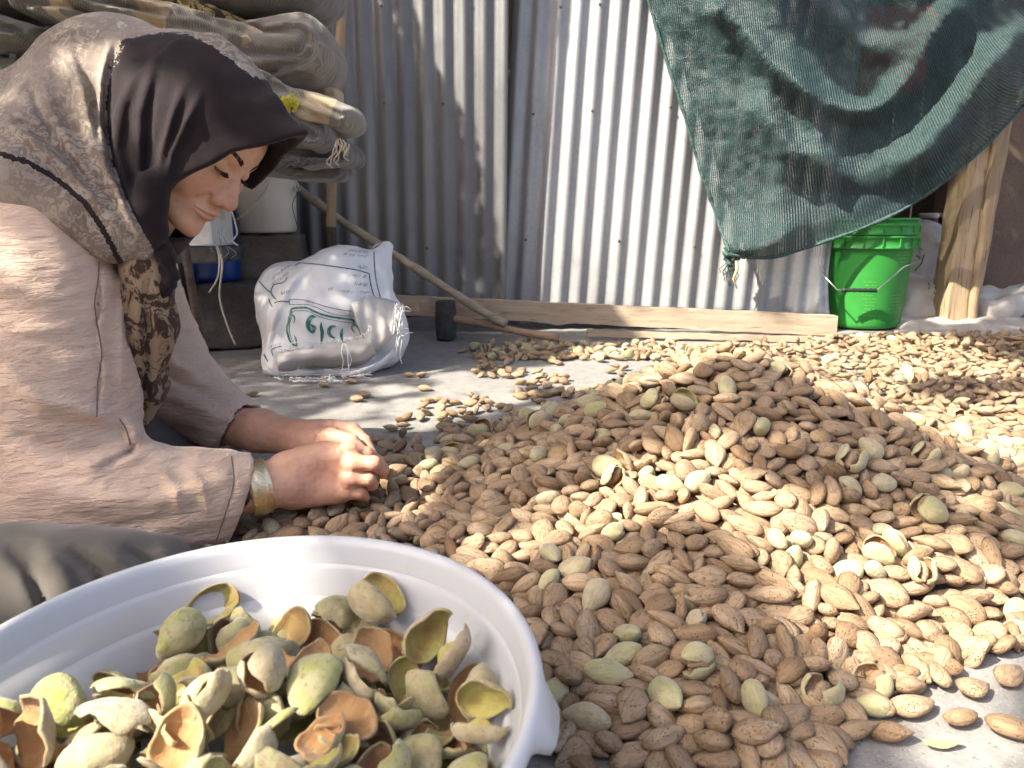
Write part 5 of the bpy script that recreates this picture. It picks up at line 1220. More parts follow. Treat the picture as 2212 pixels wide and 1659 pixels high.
    tube('tie_string', [kc + Vector((.006, -.01, -.02)), kc + Vector((.012, -.012, -.05)), kc + Vector((.0, -.01, -.085)), kc + Vector((.018, -.01, -.12))], [.004, .006, .003, .002], mt.done(), t, 6)
shade_net()
def red_cloth():
    m = M('red cloth', .8); m.color(m.ramp(m.noise(9, 3), [(.3, (.42, .025, .02)), (.7, (.62, .05, .035))]))
    c = at(1920, 110, 3.05)
    V, Q = field_mesh(lambda P: boxd(P, c, (.15, .05, .14), None, .05) + .03 * fbm(P, 7, 2), c - Vector((.3, .2, .3)), c + Vector((.3, .2, .3)), .012)
    tag(link('red_bag', fast_mesh('red_bag', V, Q), m.done()), 'red bag showing faintly through the green net', 'bag')
    s = M('green tin', .6); s.color((.10, .16, .06))
    c2 = at(1900, 40, 3.12)
    tube('hanging_rope', [c + Vector((0, 0, .13)), c + Vector((.01, 0, .4)), c + Vector((0, .02, .9)), Vector((c.x, c.y + .02, 2.14))], .008, s.done())
    tag(bpy.data.objects['hanging_rope'], 'rope carrying the red bag behind the green net', 'rope')
red_cloth()

# ---------------------------------------------------------------- green bucket (two nested), sacks and shoes in the recess
def plastic(name, c, rough=.42, var=.12):
    m = M(name, rough, 0, .5)
    n = m.noise(7, 5, .6)
    m.color(m.mix(m.ramp(n, [(.35, 0.0), (.75, .5)]), c, tuple(q * (1 - var * 2) for q in c)))
    m.rough(m.ramp(m.noise(22, 4), [(.3, rough * .8), (.7, min(1, rough * 1.35))]))
    m.bump(m.noise(40, 3), .06, .002)
    return m
def green_bucket():
    mg = plastic('green plastic', (.032, .26, .040), .45)
    dust = mg.noise(30, 5, .65, mg.map((1, 1, 3)))
    mg = mg.done()
    c = Vector((at(1852, 722, 2.955).x, 2.965, 0))
    t = thing('green_bucket', 'tall bright green plastic bucket with a second bucket nested in it, beside the plank end', 'bucket', c)
    R0, R1 = .149, .170
    def rr(z): return R0 + (R1 - R0) * z / .33
    prof = [(0, .004), (R0 - .012, .004), (R0 - .003, .008), (R0, .018)]
    prof += [(rr(z), z) for z in np.linspace(.03, .295, 9)]
    prof += [(rr(.30) + .001, .300), (rr(.30) + .013, .301), (rr(.30) + .013, .306), (rr(.30) + .010, .309), (rr(.31) + .010, .338), (rr(.33) + .013, .341), (rr(.33) + .013, .347), (rr(.33) + .003, .349), (rr(.33) + .003, .352)]
    vs, fs = lathe_v(prof, 64, c=c)
    add('body', vs, fs, mg, t)
    prof = [(R1 + .003, .350), (R1 + .013, .352), (R1 + .013, .3575), (R1 + .0105, .360), (R1 + .0105, .382), (R1 + .013, .385), (R1 + .013, .391), (R1 + .002, .393), (R1 + .002, .402), (R1 + .010, .404), (R1 + .010, .411), (R1 + .004, .4125), (R1 - .004, .410), (R1 - .012, .30), (R1 - .02, .12), (0, .11)]
    vs, fs = lathe_v(prof, 64, c=c)
    add('nested_bucket', vs, fs, mg, t)
    V, F = [], []
    for k in range(9):
        a = -2.75 + k * .36
        for z, h, dr in ((.371, .023, .0105), (.324, .030, .0105)):
            p = c + Vector(((R1 + dr + .002) * math.cos(a), (R1 + dr + .002) * math.sin(a), z))
            v, f = box_v(p, (.006, .003, h), Matrix.Rotation(a, 3, 'Z'))
            o = len(V); V += v; F += [tuple(q + o for q in g) for g in f]
    add('rib', V, F, mg, t, False)['kind'] = 'stuff'
    mw = M('grey wire', .4, .8); mw.color((.42, .42, .40)); mw = mw.done()
    e1, e0 = c + Vector((R1 + .022, -.02, .315)), c + Vector((-R1 - .022, -.02, .315))
    b = at(1896, 627, 2.765); a_ = at(1808, 627, 2.765)
    tubes('handle', [[e1, e1 + Vector((.004, -.03, -.06)), at(1952, 577, 2.79), at(1898, 624, 2.765), at(1892, 628, 2.765)], [at(1824, 627, 2.765), at(1808, 626, 2.765), at(1781, 597, 2.79), e0 + Vector((-.002, -.05, -.06)), e0]], .0026, mw, t, 8)
    mgp = plastic('black grip', (.02, .03, .025), .5).done()
    q = [at(1820, 626.5, 2.765).lerp(at(1893, 627.5, 2.765), s) for s in np.linspace(0, 1, 22)]
    tube('grip', q, [.0075 + .0012 * math.sin(i * 1.9) for i in range(22)], mgp, t, 10)
    for e in (e0, e1):
        box('ear', e + Vector((0, .004, 0)), (.014, .03, .034), mg, t, None, .003)
    # raised moulding lines low on the wall (flat print too worn to read)
    V, F = [], []
    rs = random.Random(8)
    for col, (a0, a1) in enumerate(((-1.95, -1.55), (-1.30, -.85))):
        for k in range(11):
            z = .055 + .0125 * k + (.11 if col else .0) * (k > 6)
            if rs.random() < .15: continue
            n = 10
            aa = a0 + rs.uniform(0, .1); ab = a1 - rs.uniform(0, .16)
            for i in range(n):
                if rs.random() < .2: continue
                a = aa + (ab - aa) * i / n; b2 = aa + (ab - aa) * (i + .7) / n
                R = rr(z) + .0006
                o = len(V)
                V += [c + Vector((R * math.cos(a), R * math.sin(a), z)), c + Vector((R * math.cos(b2), R * math.sin(b2), z)), c + Vector(((R + .0004) * math.cos(b2), (R + .0004) * math.sin(b2), z + .003)), c + Vector(((R + .0004) * math.cos(a), (R + .0004) * math.sin(a), z + .003))]
                F.append((o, o + 1, o + 2, o + 3))
    ml = plastic('pale green moulding', (.16, .45, .10), .5).done()
    add('moulding', V, F, ml, t, False)['kind'] = 'stuff'
green_bucket()

def woven_plastic(name, c, dirt=.25):
    m = M(name, .55, 0, .4)
    w1 = m.wave(1.0, m.map((0, 0, 330)), .4, 2, 'Z'); w2 = m.wave(1.0, m.map((330, 0, 0)), .4, 2, 'X')
    n = m.noise(6, 5, .6)
    m.color(m.mix(m.ramp(n, [(.45, 0.0), (.8, dirt)]), c, (.34, .28, .22)))
    m.bump(m.math('ADD', w1, w2), .25, .0012)
    m.bump(m.noise(26, 4), .35, .006)
    return m.done()
m_sackw = woven_plastic('white woven sack', (.74, .745, .76), .25)
m_sackg = woven_plastic('grey dusty sack', (.50, .47, .43), .6)

def far_sacks():
    def lump(name, label, c, r, R, seed, flat=.0):
        c = Vector(c)
        rot = np.array(Matrix.Rotation(R, 3, 'Y'))
        def f(P):
            d = boxd(P, c, r, rot, min(r) * .75)
            q = P + .02 * fbm(P, 6, 2, seed)[:, None]
            return d + .022 * fbm(q, 9, 3, seed) + .010 * np.abs(vnoise(q, 19, seed + 3))
        V, Q = field_mesh(f, c - Vector((r[0] + .1, r[1] + .1, r[2] + .14)), c + Vector((r[0] + .1, r[1] + .1, r[2] + .14)), .010)
        V[:, 2] = np.maximum(V[:, 2], .003)
        return tag(link(name, fast_mesh(name, V, Q), m_sackg), label, 'sack', 'crumpled sacks in the recess')
    a = lump('plastic_sack', 'upright crumpled grey sack with faded print behind the green bucket', at(1985, 560, 3.18), (.095, .08, .17), .35, 3)
    b = lump('plastic_sack', 'low folded grey sack slumped between green bucket and timber post', at(2000, 650, 3.06), (.16, .10, .10), .0, 9)
    c = lump('cloth_bundle', 'pale crumpled cloth lying on the ledge right of the timber post', at(2200, 645, 3.02), (.20, .11, .05), -.25, 14)
    c['category'] = 'cloth'; del c['group']; c['label'] = 'pale crumpled cloth lying on the ledge right of the timber post'
    lump('plastic_sack', 'flat grey sack lying under the slumped one behind the bucket', at(1990, 692, 3.02), (.17, .13, .028), .02, 21)
    # faded print on the sacks
    mi = M('dull print', .7); mi.color((.10, .12, .09)); mi = mi.done()
    rs = random.Random(5)
    def marks(o, spots, dirn):
        me = o.data
        V, F = [], []
        from mathutils.bvhtree import BVHTree
        bv = BVHTree.FromPolygons([v.co for v in me.vertices], [p.vertices for p in me.polygons])
        for poly in spots:
            pts = []
            for u, v in poly:
                d = (at(u, v, 3) - Vector((0, 0, CAM_H))).normalized()
                h = bv.ray_cast(Vector((0, 0, CAM_H)), d)
                if h[0] is None: pts = []; break
                pts.append(h[0] + h[1] * .0015)
            if len(pts) < 2: continue
            o2 = len(V)
            vs, fs = tube_v(pts, .0028, 4)
            V += vs; F += [tuple(q + o2 for q in f) for f in fs]
        if V: add('print', V, F, mi, o)
    marks(a, [[(1968, 525), (1980, 530), (1992, 540)], [(1948, 520), (1956, 530), (1950, 540)], [(1955, 548), (1962, 556), (1956, 566)], [(1980, 552), (1990, 560)], [(1996, 550), (1990, 570), (1976, 585)]], None)
    marks(b, [[(2018, 612), (2030, 610), (2031, 622)], [(2020, 620), (2018, 634), (2030, 636)], [(2036, 606), (2042, 625)], [(2006, 612), (2007, 625)]], None)
far_sacks()
def shoes():
    ms = plastic('tan rubber sole', (.46, .30, .10), .6).done()
    mu = plastic('dark brown shoe upper', (.07, .05, .04), .6).done()
    mp = plastic('pale collar', (.55, .48, .42), .7).done()
    mw = M('rack wire', .35, .8); mw.color((.45, .44, .43)); mw = mw.done()
    t = thing('shoe_rack', 'dark wire shoe rack at the back of the recess', 'shoe rack', at(2030, 600, 3.45))
    P = []
    for v in (505, 560, 620):
        z = at(2000, v, 3.5).z
        for y in (3.36, 3.46, 3.60):
            P.append([Vector((1.72, y, z)), Vector((2.02, y, z))])
        for x in np.linspace(1.74, 2.0, 7):
            P.append([Vector((x, 3.36, z)), Vector((x, 3.60, z))])
    for x, y in ((1.72, 3.36), (2.08, 3.36), (1.72, 3.6), (2.02, 3.6)):
        P.append([Vector((x, y, 0)), Vector((x, y, .95))])
    tubes('wire', P, .0035, mw, t, 6)
    z = at(2000, 505, 3.5).z + .005
    for k, (u, lab) in enumerate(((2000, 'left shoe of the pair with a thick tan sole on the wire rack'), (2044, 'right shoe of the pair with a thick tan sole on the wire rack'))):
        x = at(u, 490, 3.42).x
        s = thing('shoe', lab, 'shoe', (x, 3.42, z), 'shoes on the rack')
        def ring(w, l, zz, dy=0): return [(x + w * math.cos(a), 3.45 + dy + l * math.sin(a), z + zz) for a in np.linspace(0, 6.2832, 21)[:-1]]
        def stack(name, rows, m):
            V = [p for r in rows for p in r]; F = []
            for i in range(len(rows) - 1):
                for j in range(20):
                    F.append((i * 20 + j, i * 20 + (j + 1) % 20, (i + 1) * 20 + (j + 1) % 20, (i + 1) * 20 + j))
            F.append(tuple(range(19, -1, -1))); F.append(tuple((len(rows) - 1) * 20 + q for q in range(20)))
            add(name, V, F, m, s)
        stack('sole', [ring(.036, .115, 0), ring(.039, .118, .008), ring(.039, .118, .030), ring(.036, .114, .036)], ms)
        stack('upper', [ring(.035, .110, .036), ring(.036, .105, .050), ring(.033, .08, .068, -.02), ring(.030, .055, .085, -.045)], mu)
        stack('collar', [ring(.031, .055, .064, -.046), ring(.034, .058, .069, -.046), ring(.034, .058, .080, -.046), ring(.030, .054, .0865, -.046)], mp)
shoes()

# ---------------------------------------------------------------- blocks, white bucket, tin, drum, rebar stand
def rough_block(name, label, c, s, rz, seed):
    c = Vector(c)
    R = np.array(Matrix.Rotation(rz, 3, 'Z'))
    f = lambda P: boxd(P, c, [q / 2 for q in s], R, .014) + .006 * fbm(P, 22, 3, seed) + .004 * np.maximum(0, vnoise(P, 70, seed))
    V, Q = field_mesh(f, c - Vector(s) * .8, c + Vector(s) * .8, .006)
    V[:, 2] = np.maximum(V[:, 2], c.z - s[2] / 2 + .001)
    return tag(link(name, fast_mesh(name, V, Q), m_block), label, 'cement block', 'cement blocks under the buckets')
B1 = at(500, 690, 2.45)
rough_block('cement_block', 'lower front cement block standing on the floor under the blue drum', (at(492, 700, 2.46).x, 2.50, .105), (.215, .20, .21), .45, 3)
rough_block('cement_block', 'upper cement block carrying the white bucket', (at(582, 540, 2.60).x, 2.62, .275), (.215, .20, .17), .12, 8)
rough_block('cement_block', 'cement block at the bottom of the stack behind the white sack', (at(590, 640, 2.60).x + .02, 2.64, .094), (.24, .20, .186), .05, 13)
def white_bucket():
    mw = plastic('off white plastic', (.66, .62, .53), .45).done()
    mwm = bpy.data.materials['off white plastic']
    c = Vector((at(575, 500, 2.6).x, 2.60, .362))
    t = thing('white_bucket', 'dusty off white plastic bucket on a cement block behind the woman\'s face', 'bucket', c)
    prof = [(0, .003), (.088, .003), (.097, .006), (.1005, .014), (.1035, .10), (.107, .20), (.108, .212), (.113, .214), (.113, .226), (.109, .229), (.110, .246), (.115, .248), (.115, .257), (.109, .258), (.104, .25), (.098, .05), (0, .04)]
    vs, fs = lathe_v(prof, 56, c=c)
    add('body', vs, fs, mw, t)
    h0 = c + Vector((-.075, -.085, .235)); h1 = c + Vector((.108, -.02, .235))
    q = spline([at(593, 370, 2.49), at(575, 410, 2.485), at(545, 445, 2.49), at(518, 470, 2.50), at(490, 480, 2.53)], 20)
    q2 = spline([at(612, 352, 2.49), at(626, 376, 2.49), at(642, 398, 2.53), at(646, 410, 2.56), at(638, 408, 2.585), at(634, 380, 2.61)], 20)
    tubes('handle', [q, q2], .0042, mw, t, 8)
white_bucket()
def tin_and_drum():
    mt = M('dented white tin', .35, .3, .5); n = mt.noise(9, 4); e = mt.noise(3, 3)
    mt.color(mt.mix(mt.ramp(n, [(.58, 0.0), (.72, .7)]), (.68, .68, .66), (.42, .27, .13))); mt.bump(e, .3, .02); mt = mt.done()
    c = at(430, 500, 2.14)
    t = thing('metal_tin', 'square white tin can standing behind the rebar stand', 'tin can', (c.x, 2.20, at(430, 533, 2.1).z))
    z0, z1 = at(430, 533, 2.1).z, at(430, 400, 2.1).z
    w = .112
    zz = (z0 + z1) / 2
    box('body', (c.x, 2.17, zz), (w, .13, z1 - z0), mt, t, Matrix.Rotation(-.12, 3, 'Z'), .006)
    for z in (z0 + .004, z1 - .003):
        V, F = [], []
        ang = -.12
        R = Matrix.Rotation(ang, 3, 'Z')
        pr = [Vector((c.x, 2.17, z)) + R @ Vector((sx * w / 2 * 1.02, sy * .066, 0)) for sx, sy in ((-1, -1), (1, -1), (1, 1), (-1, 1), (-1, -1))]
        tube('seam', pr, .003, mt, t, 6)
    md = M('dark scorched board', .85); md.color(md.ramp(md.noise(20, 4), [(.3, (.035, .03, .027)), (.7, (.10, .09, .08))])); md.bump(md.noise(30, 4), .6, .004)
    tag(box('shelf_board', (c.x - .13, 2.20, z0 - .022), (.40, .22, .038), md.done(), None, Matrix.Rotation(-.05, 3, 'Z'), .006, .004, random.Random(3)), 'dark scorched shelf board under the white tin', 'board')
    mb = plastic('blue plastic', (.010, .055, .27), .35).done()
    cx = at(452, 560, 2.46).x
    zb = .212
    t = thing('blue_drum', 'dark blue plastic drum standing on the lower cement block', 'drum', (cx, 2.50, zb))
    prof = [(0, 0), (.066, 0), (.078, .006), (.080, .02), (.080, .10), (.0785, .15), (.077, .20), (.070, .245), (.054, .29), (.040, .31), (.034, .315), (.034, .35), (0, .352)]
    vs, fs = lathe_v(prof, 40, c=(cx, 2.50, zb))
    add('body', vs, fs, mb, t)
    vs, fs = lathe_v([(0, .35), (.038, .35), (.040, .353), (.040, .375), (.037, .379), (0, .379)], 32, c=(cx, 2.50, zb))
    add('cap', vs, fs, plastic('black cap', (.02, .02, .022), .5).done(), t)
tin_and_drum()
def rebar_stand():
    m = M('rusty rebar', .7, .3, .4); n = m.noise(40, 4)
    m.color(m.ramp(n, [(.3, (.045, .032, .027)), (.7, (.11, .075, .058))])); m.bump(m.noise(120, 3), .5, .002); m = m.done()
    foot = on_z(445, 818)
    top = at(383, 430, 1.95)
    t = thing('rebar_stand', 'rusty stand of ribbed steel bars beside the lower cement block', 'stand', (foot.x, foot.y, 0))
    def bar(name, a, b, r=.0105):
        a, b = Vector(a), Vector(b)
        n = int((b - a).length / .005)
        pts = [a.lerp(b, i / n) for i in range(n + 1)]
        tube(name, pts, [r * (1.13 if i % 3 == 0 else 1.0) for i in range(n + 1)], m, t, 10)
    bar('leg', foot + Vector((0, 0, .012)), top)
    f2 = on_z(380, 755); 
    bar('leg', f2 + Vector((0, 0, .008)), at(372, 430, f2.y))
    f3 = on_z(-60, 800); bar('leg', f3, f3 + Vector((0, 0, .62)))
    bar('rail', top, f3 + Vector((0, 0, .60)), .008)
    bar('rail', foot + Vector((-.02, .03, .02)), f2 + Vector((.02, -.03, .03)), .006)
    V, Q = field_mesh(lambda P: ellip(P, foot + Vector((.006, 0, .012)), (.022, .018, .013)) + .006 * vnoise(P, 90), foot - Vector((.05, .05, .02)), foot + Vector((.05, .05, .05)), .003)
    link('foot', fast_mesh('foot', V, Q), m, t)
    mr = M('dark red tin', .6); mr.color(mr.ramp(mr.noise(20, 4), [(.3, (.06, .014, .010)), (.7, (.11, .03, .02))]))
    c = on_z(340, 768)
    tag(box('red_box', (c.x - .12, c.y + .12, .16), (.22, .2, .31), mr.done(), None, None, .008), 'dark red metal box in the shade behind the rebar stand', 'box')
rebar_stand()
# ---------------------------------------------------------------- stack of folded blankets and sacks behind the woman
def blanket_material(name, base, base2, stripe, lines):
    """twill cloth with broad cream stripes across; 's' runs along the bundle"""
    m = M(name, .92, 0, .12, .3)
    s = m.attr('s'); q = m.attr('q')
    n = m.noise(7, 4, .6)
    c = m.ramp(n, [(.3, base), (.7, base2)])
    tw = m.n('ShaderNodeCombineXYZ')
    m.l(s, tw.inputs[0]); m.l(q, tw.inputs[1])
    w = m.wave(1.0, m.map((95, 60, 0), (0, 0, 0), tw.outputs[0]), 1.2, 3, 'DIAGONAL')
    c = m.mix(m.ramp(w, [(.35, .45), (.65, 0.0)]), c, tuple(k * .42 for k in base))
    f = m.math('FRACT', m.math('ADD', m.math('MULTIPLY', s, lines[0]), lines[1]))
    bnd = m.ramp(f, [(.0, 0.0), (.04, 1.0)] + [(lines[2] - .015, 1.0), (lines[2], 0.0)])
    if lines[2] > 0:
        c = m.mix(bnd, c, m.mix(m.ramp(m.noise(30, 4), [(.35, .3), (.7, 0.0)]), stripe, tuple(k * .75 for k in stripe)))
    m.color(c)
    m.bump(w, .35, .0015); m.bump(m.noise(28, 4), .5, .006); m.bump(m.noise(220, 3), .25, .001)
    return m.done()
m_bl1 = blanket_material('striped grey blanket', (.215, .19, .155), (.28, .25, .21), (.50, .385, .25), (4.6, .12, .30))
m_bl2 = blanket_material('wide striped grey blanket', (.225, .20, .17), (.29, .26, .22), (.50, .385, .25), (3.3, .45, .26))
m_plain = blanket_material('plain grey cloth', (.175, .165, .15), (.225, .21, .195), (.3, .3, .3), (1, 0, 0))
m_darkc = blanket_material('dark grey cloth', (.095, .09, .088), (.14, .132, .128), (.3, .3, .3), (1, 0, 0))
m_oliv = blanket_material('olive grey woven cloth', (.16, .15, .115), (.225, .21, .165), (.46, .36, .23), (2.6, .2, .16))

LAYERS = (((-.62, .05, .010), (-.15, .045, .009), (.38, .05, .010), (.72, .05, .008)), ((-.4, .05, .010), (.05, .045, .010), (.55, .05, .010)), ((-.7, .05, .009), (-.25, .05, .010), (.2, .045, .010), (.62, .05, .010)))
def fold_bundle(name, label, pts, hz, hy, y, mat, grooves=(), seed=0, h=.0065, lump=.008, tip=1.0, group='folded blankets and sacks in the stack'):
    """pts: centre line as (u, v); hz half thickness (one per point); hy half depth"""
    C3 = [np.array(at(u, v, y)) for u, v in pts]
    C2 = [c[[0, 2]] for c in C3]
    L = [0.0]
    for a, b in zip(C2, C2[1:]): L.append(L[-1] + float(np.linalg.norm(b - a)))
    hz = list(hz) if hasattr(hz, '__len__') else [hz] * len(pts)
    def coords(P):
        X = P[:, [0, 2]]
        best = None
        for k in range(len(C2) - 1):
            a, b = C2[k].astype(np.float32), C2[k + 1].astype(np.float32)
            d = b - a; l = float(np.linalg.norm(d)); d = d / l
            t = (X - a) @ d
            tc = np.clip(t, 0, l)
            o = X - a - tc[:, None] * d
            nrm = np.array((-d[1], d[0]), np.float32)
            dist = np.sqrt((o * o).sum(1))
            sg = np.sign((X - a) @ nrm) * dist
            over = np.abs(t - tc)
            hh = hz[k] + (hz[k + 1] - hz[k]) * tc / l
            row = (dist, L[k] + tc, sg, over, hh)
            if best is None: best = [r.copy() for r in row]
            else:
                m = dist < best[0]
                for q in range(5): best[q] = np.where(m, row[q], best[q])
        return best
    def f(P):
        dist, s, sg, over, hh = coords(P)
        dy = (P[:, 1] - y) / hy
        e = 3.4
        k = (np.abs(dist / hh) ** e + np.abs(dy) ** e) ** (1 / e)
        d = (k - 1) * np.minimum(hh, hy)
        front = np.clip((y - P[:, 1]) / hy, 0, 1)
        for off, w, a in tuple(grooves) + LAYERS[seed % 3]:
            wob = .12 * np.sin(s * 17 + off * 9 + seed)
            d = d + a * np.exp(-((sg / hh - off - wob) / np.maximum(w, .0085 / hh)) ** 2) * front
        return d + lump * fbm(P, 8, 3, seed) + .0035 * np.abs(vnoise(P, 34, seed))
    lo = np.min(C3, 0) - np.array((max(hz) + .05, hy + .04, max(hz) + .05)); hi = np.max(C3, 0) + np.array((max(hz) + .05, hy + .04, max(hz) + .05))
    V, Q = field_mesh(f, lo, hi, h)
    me = fast_mesh(name, V, Q)
    P = np.array([v.co[:] for v in me.vertices], np.float32)
    dist, s, sg, over, hh = coords(P)
    attr(me, 's', s + .3 * seed + .25 * np.where(P[:, 1] < y, 0, 0) + .02 * fbm(P, 6, 2, seed)); attr(me, 'q', sg + (P[:, 1] - y))
    return tag(link(name, me, mat), label, 'blanket' if 'blanket' in label else 'sack', group)
def stack():
    fb = fold_bundle
    fb('grey_bundle', 'smooth plain grey sack bundle on top of the blanket stack', [(430, -40), (560, -30), (665, -28)], (.075, .085, .080), .16, 2.12, m_plain, ((.35, .10, .006),), 1)
    # straw mat
    ms = M('yellow straw matting', .85, 0, .2)
    w = ms.wave(1.0, ms.map((0, 0, 95), (0, .12, 0)), .6, 2, 'Z')
    bk = ms.ramp(ms.noise(30, 3, .6, ms.map((1, 1, .6)), 1.2), [(.49, 0.0), (.53, 1.0)])
    ms.color(ms.mix(bk, ms.ramp(w, [(.25, (.17, .11, .04)), (.6, (.50, .37, .16))]), (.045, .04, .035))); ms.bump(w, .9, .004)
    o = fb('straw_mat', 'yellow and black straw mat folded in the blanket stack', [(170, -22), (330, 2), (470, 42), (560, 70)], (.030, .032, .026, .018), .15, 2.03, m_plain, (), 3, .006, .004)
    o.data.materials.clear(); o.data.materials.append(ms.done()); o['label'] = 'yellow and black straw mat folded in the blanket stack'; o['category'] = 'mat'
    fb('folded_blanket', 'upper striped blanket with a frayed edge lying under the straw mat', [(95, 18), (260, 40), (420, 62), (560, 98), (600, 112)], (.038, .040, .038, .030, .016), .19, 2.02, m_bl1, ((.25, .12, .014), (-.45, .10, .010)), 4)
    fb('folded_blanket', 'thick striped blanket roll bulging towards the metal sheet', [(330, 110), (480, 132), (600, 128), (672, 124)], (.045, .062, .082, .080), .17, 2.10, m_bl2, ((.55, .10, .010),), 6)
    fb('folded_blanket', 'striped blanket flap folded back on itself in the middle of the stack', [(380, 150), (500, 180), (610, 206), (700, 250)], (.040, .038, .032, .022), .17, 2.00, m_bl1, ((.1, .14, .024), (-.5, .1, .012)), 8)
    fb('folded_blanket', 'rolled striped blanket with a cream tip pointing at the metal sheet', [(480, 170), (600, 205), (680, 232), (745, 258)], (.028, .033, .038, .036), .10, 1.95, m_bl2, ((.3, .1, .008),), 10, .006)
    fb('folded_blanket', 'small striped blanket end showing behind the cream tipped roll', [(650, 190), (720, 205)], (.030, .028), .08, 2.14, m_bl1, (), 12)
    fb('grey_bundle', 'grey cloth bundle with a stitched hem beside the woman\'s scarf', [(560, 262), (640, 270), (700, 300)], (.045, .058, .040), .14, 1.99, m_plain, ((-.2, .10, .012), (.4, .08, .008)), 14, .006)
    fb('grey_bundle', 'dark grey frayed cloth at the bottom right of the stack', [(590, 315), (680, 335), (745, 332)], (.032, .040, .034), .15, 2.04, m_darkc, ((.2, .12, .016), (-.4, .1, .012)), 16, .006)
    fb('grey_bundle', 'dark cloth hanging lowest under the stack above the white bucket', [(560, 360), (650, 368), (735, 372)], (.020, .024, .018), .15, 2.12, m_darkc, ((.1, .2, .012),), 17, .007)
    fb('olive_blanket', 'olive grey blanket rolled at the upper left corner', [(-90, 78), (20, 84), (92, 92)], (.055, .052, .030), .16, 2.00, m_oliv, ((.2, .1, .010),), 18)
    fb('olive_blanket', 'olive blanket lying lower at the left edge behind the scarf', [(-90, 150), (40, 152), (110, 156)], (.030, .030, .020), .16, 2.02, m_oliv, (), 20)
    fb('olive_blanket', 'striped olive blanket slumping behind the back of the scarf', [(-60, 205), (60, 200), (130, 215), (190, 260)], (.050, .045, .035, .02), .16, 2.05, m_oliv, ((.0, .1, .010),), 22)
    fb('folded_blanket', 'blanket at the very top left under the edge of the picture', [(-60, 0), (90, -30), (240, -55)], (.05, .05, .05), .18, 2.06, m_bl1, ((.0, .2, .02),), 24)
    fb('grey_bundle', 'grey cloth filling the hidden middle of the stack', [(60, 300), (300, 300), (520, 300)], (.09, .10, .08), .17, 2.16, m_darkc, (), 26, .012)
    # table top the stack rests on
    tag(box('rough_board', at(255, 338, 2.16), (.78, .34, .03), m_stake, None, None, .004), 'rough board on the rebar stand under the blanket stack', 'board')
    # frayed threads and strings
    mt = M('pale jute thread', .9); mt.color((.46, .40, .31)); mt = mt.done()
    mb = M('grey blue thread', .9); mb.color((.24, .29, .32)); mb = mb.done()
    rs = random.Random(9)
    def strands(name, label, root, n, drop, spread, y, r, m):
        P = []
        for k in range(n):
            u, v = root[0] + rs.uniform(-spread[0], spread[0]), root[1] + rs.uniform(-spread[1], spread[1])
            L = drop * rs.uniform(.4, 1.1); a, b = rs.uniform(-18, 18), rs.uniform(-14, 14)
            P.append(spline([at(u, v, y), at(u + a * .5, v + L * .4, y - .01), at(u + a + b, v + L * .75, y - .006), at(u + a, v + L, y)], 12))
        return tag(tubes(name, P, r, m, None, 4), label, 'threads', kind='stuff')
    strands('frayed_threads', 'pale frayed threads hanging from the dark cloth by the metal sheet', (742, 305), 10, 55, (16, 10), 1.90, .0022, mt)
    strands('frayed_threads', 'short grey fringe along the torn edge above the white bucket', (648, 345), 40, 16, (34, 5), 1.90, .0014, m_darkc)
    strands('frayed_threads', 'grey blue threads tangled on the blankets at upper left', (112, 95), 22, 75, (26, 14), 1.86, .0016, mb)
    strands('frayed_threads', 'loose threads hanging beside the blue drum', (480, 500), 6, 60, (10, 12), 2.02, .0008, mb)
    for pts, lab in (([(466, 528), (474, 560), (470, 600), (452, 632)], 'short pale string hanging from the shelf board'),
                     ([(468, 528), (480, 570), (474, 640), (490, 700), (508, 745)], 'long pale string dangling in front of the lower cement block'),
                     ([(500, 455), (508, 480), (512, 505), (502, 520), (514, 530)], 'looped pale string left of the white bucket'),
                     ([(640, 350), (648, 400), (632, 440), (640, 480), (652, 520)], 'thin dark thread hanging across the white bucket')):
        tag(tube('string', spline([at(u, v, 2.03 if u < 520 else 2.44) for u, v in pts], 26), .0024 if 'thin' not in lab else .0012, mt if 'dark' not in lab else m_darkc, None, 6), lab, 'string')
    # yellow net scrap, white paper behind the scarf, leaves at the left edge
    my = M('yellow plastic mesh', .5); my.color((.62, .54, .04)); my = my.done()
    t = thing('yellow_mesh', 'scrap of bright yellow plastic mesh tucked under the striped roll', 'mesh scrap', at(620, 225, 1.86))
    V, Q = field_mesh(lambda P: ellip(P, at(612, 233, 1.87), (.022, .03, .022)) + .006 * fbm(P, 40, 2), np.array(at(612, 233, 1.87)) - .06, np.array(at(612, 233, 1.87)) + .06, .004)
    link('bag', fast_mesh('bag', V, Q), my, t)
    P = []
    for k in range(46):
        c = at(624 + rs.gauss(0, 9), 221 + rs.gauss(0, 7), 1.85 + rs.uniform(-.015, .01)); r = rs.uniform(.004, .008)
        e1 = Vector((rs.gauss(0, 1), rs.gauss(0, 1), rs.gauss(0, 1))).normalized(); e2 = e1.orthogonal().normalized()
        P.append([c + (e1 * math.cos(a) + e2 * math.sin(a)) * r for a in np.linspace(0, 5.6, 10)])
    tubes('loops', P, .0009, my, t, 4)['kind'] = 'stuff'
    mp = M('cream paper', .8); mp.color((.62, .57, .46)); mp = mp.done()
    vs = []
    for i in range(12):
        for j in range(5):
            p = at(528 + 60 * i / 11 + 10 * j / 4, 138 + 82 * i / 11 - 14 * j / 4, 1.80)
            vs.append(p + Vector((0, .012 * math.sin(i * .8 + j), .003 * math.sin(i * 2.2))))
    fs = [(i * 5 + j, (i + 1) * 5 + j, (i + 1) * 5 + j + 1, i * 5 + j + 1) for i in range(11) for j in range(4)]
    o = add('paper_sheet', vs, fs, mp); md = o.modifiers.new('thickness', 'SOLIDIFY'); md.thickness = .0015
